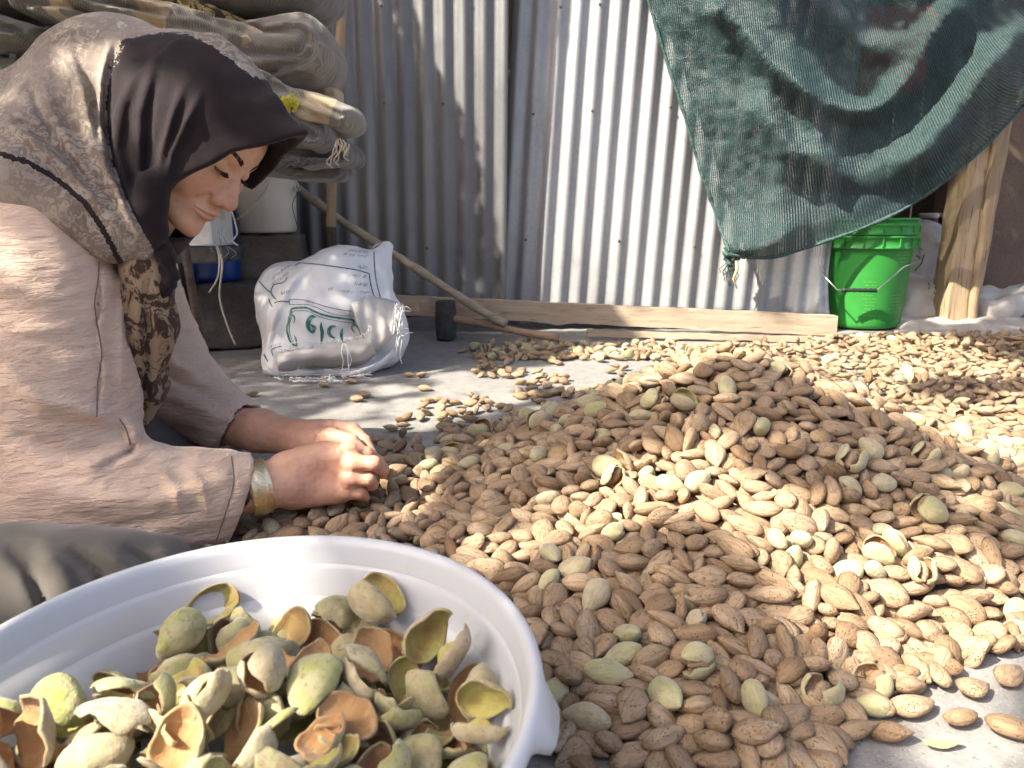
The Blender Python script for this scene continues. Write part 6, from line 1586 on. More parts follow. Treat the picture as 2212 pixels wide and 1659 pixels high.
    tag(o, 'torn cream paper edge standing just behind the headscarf', 'paper')
    mg = M('green blade', .6); mg.color(mg.ramp(mg.noise(20), [(.3, (.06, .11, .035)), (.7, (.14, .20, .07))])); mg = mg.done()
    t = thing('leafy_plant', 'narrow green leaves sticking out at the left edge behind the scarf', 'plant', at(-10, 300, 1.75))
    for k in range(9):
        p0 = at(-30, 150 + 10 * k, 1.75); p1 = at(rs.uniform(25, 75), 165 + 9 * k + rs.uniform(-8, 14), 1.70 + .02 * k % .06)
        n = 10; vs = []; 
        for i in range(n + 1):
            s = i / n; c = p0.lerp(p1, s) + Vector((0, -.02 * s, .018 * math.sin(3 * s)))
            w = .009 * math.sin(math.pi * (.12 + .88 * s)) + .0006
            vs += [c + Vector((.2 * w, 0, w)), c + Vector((0, -.003, 0)), c - Vector((.2 * w, 0, w))]
        fs = [(i * 3 + j, i * 3 + j + 1, i * 3 + j + 4, i * 3 + j + 3) for i in range(n) for j in (0, 1)]
        add('leaf', vs, fs, mg, t)
    myb = M('ochre sack', .8); myb.color((.34, .25, .03))
    V, Q = field_mesh(lambda P: ellip(P, at(-20, 215, 1.92), (.10, .08, .05)) + .01 * fbm(P, 14, 3), np.array(at(-20, 215, 1.92)) - .17, np.array(at(-20, 215, 1.92)) + .17, .009)
    tag(link('ochre_bag', fast_mesh('ochre_bag', V, Q), myb.done()), 'ochre yellow bag at the left edge behind the scarf', 'bag')
stack()

# ---------------------------------------------------------------- white sack with green print
def white_sack():
    t = thing('white_sack', 'white woven sack with green printing slumped on the floor, its mouth torn and frayed', 'sack', on_z(720, 800))
    FS = [([(572, 770), (590, 690), (625, 620), (665, 570), (700, 552)], 9, .010), ([(560, 600), (600, 640), (612, 690)], 10, -.012), ([(640, 575), (610, 640), (590, 720)], 14, .010),
          ([(600, 660), (570, 780)], 6, .004), ([(615, 660), (590, 790)], 6, .004), ([(820, 560), (842, 600), (848, 660)], 10, .008), ([(700, 545), (800, 545), (835, 560)], 12, .006)]
    def f(P):
        d = ellip(P, at(700, 690, 2.16), (.180, .17, .150))
        d = smin(d, ellip(P, at(745, 640, 2.20), (.130, .15, .150)), .06)
        d = smin(d, ellip(P, at(620, 640, 2.22), (.085, .12, .10)), .05)
        d = smin(d, ellip(P, at(835, 720, 2.14), (.065, .10, .085)), .05)
        d = smin(d, chain(P, [at(815, 580, 2.20), at(836, 535, 2.22)], [.050, .018]), .03)
        d = smin(d, boxd(P, at(705, 770, 2.11), (.160, .12, .055), None, .05), .06)
        u, v = px(P)
        near = np.clip((2.2 - P[:, 1]) / .05, 0, 1)
        d = d - folds(u, v, FS) * near + .008 * fbm(P, 10, 3, 5) + .005 * np.abs(vnoise(P, 23, 4))
        # hollow torn mouth facing the viewer along the lower front
        mouth = smin(ellip(P, at(690, 795, 1.955), (.125, .085, .022)), ellip(P, at(795, 772, 1.97), (.055, .07, .022)), .02)
        return smax(d, -mouth, .012)
    lo, hi = bounds([at(545, 520, 2.2), at(895, 830, 1.93), at(895, 530, 2.36)], .06)
    lo[2] = 0
    V, Q = field_mesh(f, lo, hi, .0062)
    V[:, 2] = np.maximum(V[:, 2], .002)
    body = link('bag', fast_mesh('bag', V, Q), m_sackw, t)
    from mathutils.bvhtree import BVHTree
    bv = BVHTree.FromPolygons([v.co for v in body.data.vertices], [p.vertices for p in body.data.polygons])
    O = Vector((0, 0, CAM_H))
    def on(u, v, lift=.0012):
        h = bv.ray_cast(O, (at(u, v, 2) - O).normalized())
        return None if h[0] is None else h[0] - (h[0] - O).normalized() * lift
    mi = M('green ink', .6, 0, .3); n = mi.noise(60, 4, .7)
    mi.color(mi.mix(mi.ramp(n, [(.42, .55), (.52, 0.0)]), (.018, .155, .115), (.30, .42, .38))); mi = mi.done()
    mk = M('dark green ink', .6, 0, .3); n = mk.noise(90, 4, .7)
    mk.color(mk.mix(mk.ramp(n, [(.42, .5), (.52, 0.0)]), (.03, .085, .075), (.33, .38, .37))); mk = mk.done()
    U = lambda x, y: (1000 / 1.808 + x / 3.017 / 1.808, 950 / 1.808 + y / 3.017 / 1.808)     # from the enlarged view used for measuring
    def stroke(V, F, pts, w):
        pts = [U(*p) for p in pts]
        n = max(6, int(sum(math.hypot(b[0] - a[0], b[1] - a[1]) for a, b in zip(pts, pts[1:])) / 3))
        sp = spline([np.array(p) for p in pts], n)
        rowp = []
        for i, p in enumerate(sp):
            d = sp[min(i + 1, n - 1)] - sp[max(i - 1, 0)]; d = d / (np.linalg.norm(d) + 1e-9); nn = np.array((-d[1], d[0]))
            ww = w(i / (n - 1)) if callable(w) else w
            a, b = on(*(p + nn * ww / 2)), on(*(p - nn * ww / 2))
            rowp.append((a, b))
        for (a, b), (c, d) in zip(rowp, rowp[1:]):
            if None in (a, b, c, d): continue
            if (a - c).length > .06: continue
            o = len(V); V += [a, b, d, c]; F.append((o, o + 1, o + 2, o + 3))
    V, F = [], []
    S = lambda pts, w: stroke(V, F, pts, w)
    # frame lines
    S([(460, 262), (500, 236), (530, 232), (640, 240), (760, 252), (1000, 285), (1200, 318), (1335, 358)], 2.2)
    S([(1335, 358), (1345, 440), (1365, 540), (1392, 628)], 2.6)
    S([(1390, 100), (1392, 200), (1402, 330), (1420, 460), (1445, 560), (1468, 655)], 2.2)
    S([(215, 705), (260, 688), (320, 684), (392, 690)], 2.4)
    S([(388, 662), (450, 662), (560, 668), (680, 700), (820, 745), (980, 780), (1120, 800)], 1.4)
    S([(395, 720), (450, 722), (600, 722), (720, 760), (860, 820), (1000, 850), (1150, 860)], 1.4)
    S([(388, 662), (394, 722)], 1.4)
    S([(10, 400), (40, 450), (100, 520), (165, 580)], 2.6); S([(150, 650), (165, 700), (190, 748)], 2.4)
    S([(310, 468), (240, 480), (205, 495), (180, 545), (178, 580), (205, 630), (235, 660)], 2.6); S([(310, 468), (345, 440), (370, 395)], 2.0)
    S([(45, 1150), (70, 1240), (100, 1320), (140, 1400)], lambda t: 1.0 + 4.0 * math.sin(3.1 * t))
    S([(300, 1212), (240, 1225), (180, 1255)], 2.0); S([(180, 1255), (190, 1300), (200, 1330)], 2.0)
    for k in range(5): S([(180 + 25 * k, 1225 - 8 * k), (184 + 25 * k, 1205 - 8 * k)], 1.2)
    add('print_lines', V, F, mk, t)['kind'] = 'stuff'
    V, F = [], []
    S = lambda pts, w: stroke(V, F, pts, w)
    # ornamental border
    S([(400, 850), (412, 790), (430, 770), (500, 760), (600, 762), (680, 800), (780, 840), (900, 868), (1050, 890), (1140, 905), (1160, 965)], 4.6)
    S([(425, 835), (430, 805), (500, 795), (610, 800), (690, 838), (790, 880), (900, 905), (1040, 930), (1130, 940), (1140, 970)], 1.4)
    S([(392, 860), (380, 930), (362, 1010), (378, 1090), (400, 1150), (440, 1195), (480, 1205)], 4.2)
    S([(415, 870), (395, 940), (392, 1010), (402, 1080), (430, 1150), (460, 1180)], 1.4)
    S([(392, 860), (430, 848), (450, 870), (455, 900), (440, 950)], lambda t: .8 + 3.4 * math.sin(3.1 * t))
    S([(448, 1080), (470, 1130), (478, 1180), (485, 1215)], lambda t: .8 + 3.0 * math.sin(3.1 * t))
    S([(1120, 985), (1160, 965), (1200, 990), (1225, 1040), (1232, 1080)], lambda t: 1.5 + 2.5 * math.sin(3.1 * t))
    S([(1125, 975), (1135, 1020), (1165, 1060)], lambda t: 1.0 + 3.2 * math.sin(3.1 * t))
    # the big word, upside down as it stands
    S([(705, 868), (660, 862), (625, 900), (612, 960), (630, 1020), (672, 1065)], lambda t: 1.2 + 9.5 * math.sin(3.14 * min(1, t * 1.0)) ** .9)
    S([(640, 955), (672, 980), (690, 995), (668, 1050)], lambda t: 1.0 + 8.5 * t * (1.3 - t) * 2)
    S([(770, 925), (766, 985), (778, 1050), (776, 1110), (765, 1190)], lambda t: 1.0 + 7.0 * math.sin(3.1 * t) ** .8)
    S([(945, 978), (900, 980), (865, 1010), (858, 1060), (890, 1100), (935, 1118)], lambda t: 1.2 + 7.0 * math.sin(3.0 * t + .1))
    S([(1020, 1000), (1008, 1050), (1006, 1100), (1022, 1160)], lambda t: 1.0 + 6.0 * math.sin(3.1 * t))
    add('emblem', V, F, mi, t)['kind'] = 'stuff'
    # small writing (upside down): projected letters
    def write(txt, x, y, size, rot, sx=1.0):
        cu = bpy.data.curves.new('writing', 'FONT'); cu.body = txt; cu.size = 1.0; cu.resolution_u = 2
        o = bpy.data.objects.new('writing', cu); COL.objects.link(o)
        dg = bpy.context.evaluated_depsgraph_get()
        me0 = bpy.data.meshes.new_from_object(o.evaluated_get(dg))
        bpy.data.objects.remove(o); bpy.data.curves.remove(cu)
        bm = bmesh.new(); bm.from_mesh(me0); bpy.data.meshes.remove(me0)
        c, s = math.cos(rot), math.sin(rot)
        vs, ok = [], True
        for v in bm.verts:
            a, b = v.co.x * size * sx, v.co.y * size
            p = on(*U(x + a * c + b * s, y + a * s - b * c))
            if p is None: ok = False; break
            vs.append(p)
        if ok and vs:
            bm.verts.index_update()
            fs = [[q.index for q in f.verts] for f in bm.faces]
            add('writing', vs, fs, mk, t, False)
        bm.free()
    R = math.pi + .10
    def pf(s): return s
    write('\u06f1\u06f0\u06f3\u06f9\u06f1', 1316, 268, 58, R)
    write('\u06f1\u06f4\u06f0\u06f5/\u06f8', 1308, 372, 56, R, 1.25)
    write('\u06f1\u06f4\u06f0\u06f3/\u06f8', 1318, 470, 56, R, 1.25)
    # shaped letter forms, written in the order they stand
    kg = '\ufee1\ufeae\ufe97\ufeea\ufee0\ufef4\ufedb'                    # kilogram
    write('\u06f5\u06f0\u00b1\u06f0/\u06f5\u06f0\u06f0', 1150, 560, 50, R, 1.15)
    write(kg, 1335, 575, 42, R, 1.0)
    write('\ufee1\ufeae\ufedf', 900, 535, 44, R, 1.0)
    for (x, y) in ((660, 300), (672, 392), (680, 506), (712, 622)): write(':', x, y, 52, R)
    write('\ufee5\ufe8e\ufee3\ufef4\ufee0\ufeb3 \ufeae\ufeeb\ufeb7 \ufead\ufeee\ufee7', 1322, 150, 46, R, 1.0)
    write('\ufeea\ufee7\ufe8e\ufea7\ufead\ufe8e\ufedb \ufeea\ufeb3\ufeae\ufed3', 1320, 96, 44, R, 1.0)
    write('\ufee5\ufeae\ufeed', 400, 570, 62, math.pi - .15, 1.2)
    write('\ufeea\ufed4\ufef4\ufebb\ufeee\ufe97 \ufeea\ufee7\ufe8e\ufea7\ufead\ufe8e\ufedb', 395, 250, 44, math.pi - .62, 1.0)
    write('\ufeae\ufeb7\ufeee\ufeb3 \ufeea\ufeae\ufe91 \ufee5\ufe8e\ufeb7', 385, 335, 44, math.pi - .62, 1.0)
    write('\ufe8e\ufeb8\ufee7 \ufe93\ufea9\ufeee\ufe91 \ufeae\ufe97 \ufeea\ufee0\ufedb', 1120, 838, 26, math.pi + .22, 1.0)
    write('\ufe8e\ufe97\ufeae\ufedb \ufee5\ufe8e\ufea7 \ufeee\ufeb7', 700, 708, 26, math.pi + .2, 1.0)
    # the turned back grey lining, and the frayed mouth
    ml = M('grey sack lining', .7, 0, .3); n = ml.noise(10, 4)
    ml.color(ml.ramp(n, [(.3, (.50, .475, .45)), (.7, (.60, .575, .545))])); ml.bump(ml.noise(30, 4), .5, .006); ml.bump(ml.wave(1.0, ml.map((300, 0, 300)), .4, 2, 'DIAGONAL'), .2, .001); ml = ml.done()
    def flap(pts_top, pts_bot, lift, name, n=26, k=9, belly=.02, depth=0.0):
        a, b = spline([np.array(U(*p)) for p in pts_top], n), spline([np.array(U(*p)) for p in pts_bot], n)
        vs = []
        for i in range(n):
            for j in range(k):
                s = j / (k - 1)
                p = a[i] * (1 - s) + b[i] * s
                h = on(p[0], p[1], 0)
                y = h.y if h else 2.03
                vs.append((p, y))
        # smooth the depth so that the cloth bridges hollows
        Y = np.array([q[1] for q in vs]).reshape(n, k)
        for it in range(10):
            Z = np.pad(Y, 1, mode='edge'); sm = (Z[:-2, 1:-1] + Z[2:, 1:-1] + Z[1:-1, :-2] + Z[1:-1, 2:]) / 4
            Y = np.minimum(Y, sm) * .6 + sm * .4
        rs = np.random.RandomState(len(name))
        out = []
        for i in range(n):
            for j in range(k):
                p = vs[i * k + j][0]; s = j / (k - 1)
                y = Y[i, j] - lift - belly * math.sin(math.pi * s) - depth * s + .004 * math.sin(i * .9 + j * .7)
                v = at(p[0] + rs.uniform(-.5, .5), p[1] + rs.uniform(-.5, .5), y)
                out.append((v.x, v.y, max(.003, v.z)))
        fs = [(i * k + j, (i + 1) * k + j, (i + 1) * k + j + 1, i * k + j + 1) for i in range(n - 1) for j in range(k - 1)]
        o = add(name, out, fs, ml, t)
        md = o.modifiers.new('thickness', 'SOLIDIFY'); md.thickness = .0022
        return o
    flap([(1118, 712), (1180, 690), (1250, 645), (1330, 618), (1420, 640), (1520, 655), (1650, 700)], [(1240, 1075), (1300, 1160), (1420, 1260), (1500, 1200), (1580, 1140), (1640, 1060), (1680, 960)], .006, 'turned_flap', depth=.03)
    flap([(240, 1290), (400, 1262), (600, 1255), (800, 1225), (1000, 1175), (1180, 1115), (1330, 1060)], [(260, 1500), (420, 1500), (600, 1440), (800, 1450), (1000, 1450), (1250, 1410), (1420, 1300)], .012, 'lining', belly=.03, depth=.01)
    o = flap([(120, 1440), (250, 1540), (420, 1595), (700, 1560), (1000, 1530), (1250, 1480), (1450, 1390), (1620, 1240)], [(75, 1520), (220, 1600), (420, 1630), (700, 1610), (1000, 1585), (1250, 1575), (1480, 1450), (1650, 1330)], .03, 'mouth_edge', belly=.006)
    o.data.materials.clear(); o.data.materials.append(m_sackw)
    mw = M('white plastic thread', .5, 0, .4); mw.color((.78, .78, .78)); mw = mw.done()
    rs = random.Random(15)
    P = []
    def yarn(pts, y=1.93, waver=.01):
        P.append(spline([at(*U(*p), y + rs.uniform(-waver, waver)) for p in pts], 16))
    for k in range(40):
        x = rs.uniform(280, 1330); y0 = 1270 - (x - 280) * .19 + rs.uniform(-10, 10)
        yarn([(x, y0), (x + rs.uniform(-30, 30), y0 + rs.uniform(-30, 25)), (x + rs.uniform(-60, 60), y0 + rs.uniform(-20, 45))], 1.94)
    for k in range(26):
        s = rs.random(); x = 1640 + 80 * s + rs.uniform(-20, 20); y0 = 700 + 480 * s * rs.random()
        yarn([(x, y0), (x + rs.uniform(-20, 35), y0 + 70), (x - rs.uniform(0, 50), y0 + rs.uniform(90, 220)), (x - 40 + rs.uniform(-40, 40), y0 + rs.uniform(200, 360))], 1.99)
    for k in range(10):
        x, y0 = rs.uniform(1690, 1740), rs.uniform(760, 1150)
        yarn([(x, y0), (x + 50, y0 + rs.uniform(-20, 20)), (x + rs.uniform(80, 120), y0 + rs.uniform(-30, 25))], 2.02)
    for k in range(34):
        x = rs.uniform(180, 1300); y0 = 1590 - max(0, (x - 900)) * .12
        yarn([(x, y0), (x + rs.uniform(-40, 60), y0 + rs.uniform(-30, 25)), (x + rs.uniform(-60, 150), y0 + rs.uniform(-40, 45))], 1.90)
    yarn([(1020, 1180), (1005, 1290), (1030, 1400), (1010, 1500), (1030, 1600)], 1.91); yarn([(1040, 1180), (1090, 1280), (1125, 1380), (1080, 1470), (1000, 1490)], 1.91)
    yarn([(1060, 1190), (1080, 1320), (1085, 1420), (1095, 1510)], 1.91); yarn([(870, 1540), (870, 1590), (885, 1640)], 1.90); yarn([(500, 1460), (470, 1540), (480, 1600)], 1.91)
    yarn([(1330, 1060), (1360, 1000), (1330, 980), (1320, 1060), (1290, 1110)], 1.96); yarn([(340, 1200), (480, 1165), (640, 1155), (850, 1180)], 1.97)
    yarn([(1640, 690), (1622, 640), (1635, 590)], 2.05)
    for k in range(14):
        yarn([(420 + 45 * k, 1612), (480 + 45 * k + rs.uniform(-20, 20), 1630 + rs.uniform(-10, 14)), (560 + 45 * k, 1618 + rs.uniform(-10, 10))], 1.895)
    P = [[Vector((q[0], q[1], max(.003, q[2]))) for q in p] for p in P]
    tubes('fray', P, .0011, mw, t, 4)['kind'] = 'stuff'
    P = [spline([at(*U(*p), 2.22) for p in ((1370, 60), (1420, 20), (1490, 5), (1505, -25))], 10)]
    tubes('tie', P, .003, ml, t, 5)
white_sack()
# ---------------------------------------------------------------- almonds: shapes and materials
def nut_material(name, kind):
    m = M(name, .82, 0, .25, .25 if kind != 'shell' else 0.0)
    lc = m.n('ShaderNodeAttribute', attribute_name='lc').outputs['Vector']
    r = m.math('FRACT', m.math('ADD', m.rnd(), m.attr('tone')))
    r2 = m.math('FRACT', m.math('MULTIPLY', r, 7.31))
    off = m.n('ShaderNodeVectorMath', operation='ADD'); m.l(lc, off.inputs[0])
    k = m.n('ShaderNodeCombineXYZ'); m.l(m.math('MULTIPLY', r, 3.0), k.inputs[0]); m.l(r2, k.inputs[1]); m.l(k.outputs[0], off.inputs[1])
    co = off.outputs[0]
    fib = m.noise(1.0, 4, .6, m.map((55, 300, 300), co=co), .8)
    blot = m.noise(70, 4, .6, co)
    if kind == 'shell':
        c = m.ramp(r, [(0.0, (.28, .195, .122)), (.3, (.36, .263, .172)), (.65, (.43, .325, .222)), (.88, (.34, .25, .163)), (1.0, (.22, .138, .078))])
        c = m.mix(m.ramp(blot, [(.35, .35), (.6, 0.0)]), c, (.34, .22, .125))
        c = m.mix(m.ramp(fib, [(.34, .60), (.52, 0.0)]), c, (.22, .135, .07))
        c = m.mix(m.math('MULTIPLY', m.attr('seam'), .62), c, (.17, .10, .055))
        pit = m.voro(390, m.map((1.0, 1.35, 1.35), co=co))
        keep = m.ramp(m.noise(130, 1, .5, co), [(.46, 0.0), (.52, 1.0)])
        p = m.math('MULTIPLY', m.ramp(pit, [(.12, 1.0), (.27, 0.0)]), keep)
        m.color(m.mix(m.math('MULTIPLY', p, .8), c, (.12, .070, .038)))
        m.bump(m.math('SUBTRACT', m.math('MULTIPLY', fib, 1.2), p), 1.0, .0022)
        m.bump(blot, .5, .0022)
    elif kind == 'green':
        c = m.ramp(r, [(0.0, (.42, .385, .215)), (.4, (.385, .375, .175)), (.75, (.44, .39, .245)), (1.0, (.44, .355, .235))])
        c = m.mix(m.ramp(blot, [(.40, .6), (.62, 0.0)]), c, (.46, .385, .26))
        c = m.mix(m.ramp(m.noise(190, 5, .7, co), [(.56, 0.0), (.70, .6)]), c, (.24, .17, .09))
        c = m.mix(m.ramp(fib, [(.34, .4), (.5, 0.0)]), c, (.27, .25, .12))
        c = m.mix(m.attr('inner'), c, (.20, .105, .05))
        m.color(c)
        m.bump(blot, .7, .003); m.bump(fib, .6, .0016); m.bump(m.noise(240, 3, .6, co), .5, .0012)
    elif kind == 'outside':
        c = m.ramp(r, [(0.0, (.33, .32, .135)), (.3, (.38, .325, .20)), (.55, (.31, .33, .095)), (.8, (.36, .285, .175)), (1.0, (.31, .345, .085))])
        c = m.mix(m.ramp(blot, [(.38, .55), (.6, 0.0)]), c, (.47, .40, .29))
        c = m.mix(m.ramp(m.noise(190, 5, .7, co), [(.54, 0.0), (.68, .75)]), c, (.22, .145, .08))
        c = m.mix(m.ramp(m.noise(45, 3, .6, co), [(.56, 0.0), (.66, .55)]), c, (.30, .20, .11))
        m.color(c)
        m.bump(blot, .6, .003); m.bump(m.noise(240, 3, .6, co), .5, .0012); m.bump(m.noise(700, 2, .5, co), .4, .0006)
    elif kind == 'inside':
        c = m.ramp(r, [(0.0, (.34, .185, .078)), (.35, (.40, .255, .11)), (.55, (.28, .13, .058)), (.70, (.38, .34, .11)), (1.0, (.36, .38, .10))])
        c = m.mix(m.ramp(blot, [(.34, .7), (.62, 0.0)]), c, (.30, .14, .055))
        c = m.mix(m.ramp(m.noise(150, 5, .7, m.map((1, .3, .3), co=co)), [(.56, 0.0), (.70, .5)]), c, (.56, .46, .26))
        m.color(c)
        m.bump(fib, .5, .002)
    else:                                                   # torn rim, pale where fresh
        c = m.ramp(r, [(0.0, (.34, .23, .115)), (.5, (.44, .35, .17)), (1.0, (.45, .44, .18))])
        c = m.mix(m.ramp(blot, [(.42, .8), (.60, 0.0)]), c, (.25, .14, .065))
        m.color(c)
    return m.done()
m_shell = nut_material('almond shell', 'shell')
m_green = nut_material('green almond hull', 'green')
m_out = nut_material('hull outside', 'outside')
m_in = nut_material('hull inside', 'inside')
m_rim = nut_material('hull torn rim', 'rim')

def nut_mesh(name, kind, g, hull=False):
    vs, fs = g[0], g[1]
    mi = g[2] if len(g) > 2 else None
    me = mesh(name, vs, fs, True, mi)
    a = me.attributes.new('lc', 'FLOAT_VECTOR', 'POINT')
    a.data.foreach_set('vector', np.asarray(vs, np.float32).ravel())
    if kind == 'shell': me.materials.append(m_shell)
    elif kind == 'green': me.materials.append(m_green)
    elif kind == 'half':
        for q in (m_shell, m_in, m_rim): me.materials.append(q)
    else:
        for q in (m_out if hull else m_green, m_in, m_rim, m_shell): me.materials.append(q)
    if kind == 'shell':
        v = np.asarray(vs); ang = np.arctan2(v[:, 1] / .0115, v[:, 2] / .0078)
        r = np.exp(-((ang - math.pi / 2) / .17) ** 2) + .5 * np.exp(-((np.abs(ang) - math.pi / 2 * 1.0) / .10) ** 2) * (v[:, 1] < 0) + .8 * np.exp(-((v[:, 0] + .0165) / .0022) ** 2)
        attr(me, 'seam', np.clip(r, 0, 1))
    if kind == 'green':
        # brown showing in the crack along the suture
        v = np.asarray(vs); ang = np.arctan2(v[:, 1], v[:, 2])
        r = np.exp(-((ang - math.pi / 2) / .10) ** 2) * (np.abs(v[:, 0]) < .014)
        attr(me, 'inner', r if name.endswith('cracked') else r * 0)
    return me
def unpack(rows, raise_heap=False):
    b = np.array(rows, float).reshape(-1, 7)
    pos = b[:, :3] / 1000
    v = b[:, 3:6] / 99
    q = np.concatenate((np.sqrt(np.maximum(0, 1 - (v * v).sum(1)))[:, None], v), 1)
    kind = (b[:, 6] // 30).astype(int)
    if raise_heap:
        r = np.hypot(pos[:, 0] - .32, (pos[:, 1] - 1.13))
        pos[:, 2] += HEAP_UP * np.maximum(0, 1 - r / .42) ** 1.3
    return pos, q / np.linalg.norm(q, axis=1)[:, None], kind, .85 + (b[:, 6] % 30) / 100
HEAP_UP = 0.042
def more_nuts(pos, q, kind, sc):
    """almonds beyond the measured ones: a layer under the heap's skin and the spread lying one deep on the floor"""
    rs = np.random.RandomState(21)
    P, Q, K, S = [], [], [], []
    # under the skin of the heap
    cell = {}
    for p in pos: 
        k = (int(p[0] // .05), int(p[1] // .05)); cell[k] = max(cell.get(k, 0), p[2])
    for k in sorted(cell):
        if cell[k] < .045 or (k[1] + .5) * .05 > 1.62: continue
        for n in range(3):
            P.append(((k[0] + rs.rand()) * .05, (k[1] + rs.rand()) * .05, cell[k] - .036 - .016 * rs.rand())); Q.append(rs.randn(4)); K.append(rs.randint(0, 6)); S.append(1.05)
    # the spread behind
    def step(a, b, t):
        t = min(1, max(0, (t - a) / (b - a))); return t * t * (3 - 2 * t)
    def dens(x, y):
        if x < 1.0: e = step(.40, .62, x) * step(2.47, 2.40, y)
        else: e = step(2.66, 2.56, y)
        if x < .95: e *= 1 - .85 * step(0, .1, .12 - abs(y - 2.22 + .12 * (x - .5)))
        return e
    occ = {}
    def put(x, y, z, sep, flat=.20):
        k = (int(x // .05), int(y // .05))
        for i in (-1, 0, 1):
            for j in (-1, 0, 1):
                for (a, b) in occ.get((k[0] + i, k[1] + j), ()):
                    if (a - x) ** 2 + (b - y) ** 2 < sep * sep: return
        occ.setdefault(k, []).append((x, y))
        t = rs.rand() * 6.283
        g = np.array((math.cos(t / 2), 0, 0, math.sin(t / 2))) + flat * .5 * rs.randn(4)
        if rs.rand() < .5: g = np.array((-g[1], g[0], -g[3], g[2]))
        u = rs.rand()
        kk = rs.randint(0, 6) if u > .045 else rs.randint(6, 12)
        P.append((x, y, z)); Q.append(g); K.append(kk); S.append(.86 + .26 * rs.rand())
    for n in range(26000):
        x, y = .35 + 2.0 * rs.rand(), 1.45 + 1.15 * rs.rand()
        if math.hypot(x - .34, y - 1.15) < .60: continue
        if rs.rand() > dens(x, y): continue
        put(x, y, .0075 + .004 * rs.rand(), .0245)
    occ.clear()
    for n in range(9000):
        x, y = .7 + 1.6 * rs.rand(), 1.5 + 1.1 * rs.rand()
        if math.hypot(x - .34, y - 1.15) < .62 or rs.rand() > dens(x, y) * (.35 + .65 * step(.9, 1.2, x)) * step(2.62, 2.45, y): continue
        if rs.rand() > .5 + .5 * float(vnoise(np.array([[x, y, 0.]]), 5)[0]): continue
        put(x, y, .019 + .006 * rs.rand(), .030, .45)
    occ.clear()
    for n in range(3000):
        x, y = 1.25 + 1.0 * rs.rand(), 2.28 + .26 * rs.rand()
        put(x, y, .031 + .010 * rs.rand(), .034, .5)
    # little groups strewn on the floor between the heap, the hammer and the hands
    occ.clear()
    for (u, v, n, w) in ((1065, 800, 16, 30), (1110, 812, 10, 26), (1150, 848, 5, 30), (1185, 832, 12, 34), (1235, 852, 9, 30), (1290, 858, 8, 34), (1140, 868, 7, 26), (1340, 800, 5, 30), (1030, 872, 6, 22),
                         (950, 893, 10, 34), (900, 905, 9, 20), (1012, 903, 7, 24), (1052, 880, 5, 26), (870, 925, 7, 26), (1100, 890, 6, 30), (835, 962, 8, 20), (1190, 890, 12, 36), (985, 930, 9, 30), (1060, 932, 10, 34), (1400, 850, 6, 34), (1120, 925, 8, 30)):
        for k in range(n * 2):
            c = on_z(u + rs.randn() * w * .6, v + rs.randn() * w * .22, 0)
            put(c.x, c.y, .0075 + .006 * (k > n) * rs.rand(), .026, .3)
    P, Q = np.array(P), np.array(Q)
    Q /= np.linalg.norm(Q, axis=1)[:, None]
    return np.concatenate((pos, P)), np.concatenate((q, Q)), np.concatenate((kind, np.array(K))), np.concatenate((sc, np.array(S))), len(pos)

def heap_place(p):
    """which piece of the heap a nut lies on, in words"""
    x, y, z = p
    if y > 2.15 and x < .62: return 'in the small heap along the plank'
    if math.hypot(x - .34, y - 1.15) > .74 or y > 1.62:
        return 'scattered on the floor before the hammer' if x < .3 else 'in the sunlit spread behind the heap'
    if y < .64 and z < .05: return 'at the heap foot beside the basin' if x < .12 else 'at the front foot of the heap'
    if x < -.02 and y > .80: return 'on the thin left flank near the hands'
    if x < .10: return 'on the slope close behind the basin'
    if z > .15: return 'near the top of the heap'
    if x > .55: return 'on the right flank of the heap'
    if x > .30: return 'on the right half of the front slope'
    return 'in the middle of the front slope'
def pose_words(q):
    d = Quaternion(q) @ Vector((1, 0, 0))
    if abs(d.z) > .62: return 'standing on end'
    if abs(d.x) > .85: return 'tip rightward' if d.x > 0 else 'tip leftward'
    if abs(d.y) > .85: return 'tip away' if d.y > 0 else 'tip forward'
    return 'slanting right' if d.x * d.y > 0 else 'slanting left'
LOOK = ('tan', 'plump tan', 'long tan', 'short blunt tan', 'slender tan', 'broad tan', 'cracked', 'cracked round', 'whole', 'split', 'gaping', 'empty half')
WHAT = {'shell': ('almond', 'almond'), 'half': ('almond_shell', 'almond shell'), 'green': ('green_almond', 'green almond'), 'split': ('split_almond', 'split almond')}
def nut_label(o, k, kind, q, p):
    noun = ' almond in green hull' if 6 <= k <= 10 else ' almond'
    g = heap_place(p)
    if k == 11: noun = ' almond shell'
    tag(o, LOOK[k] + noun + ', ' + pose_words(q) + ', ' + g, WHAT[kind][1], LOOK[k] + noun + 's ' + pose_words(q) + ' ' + g)
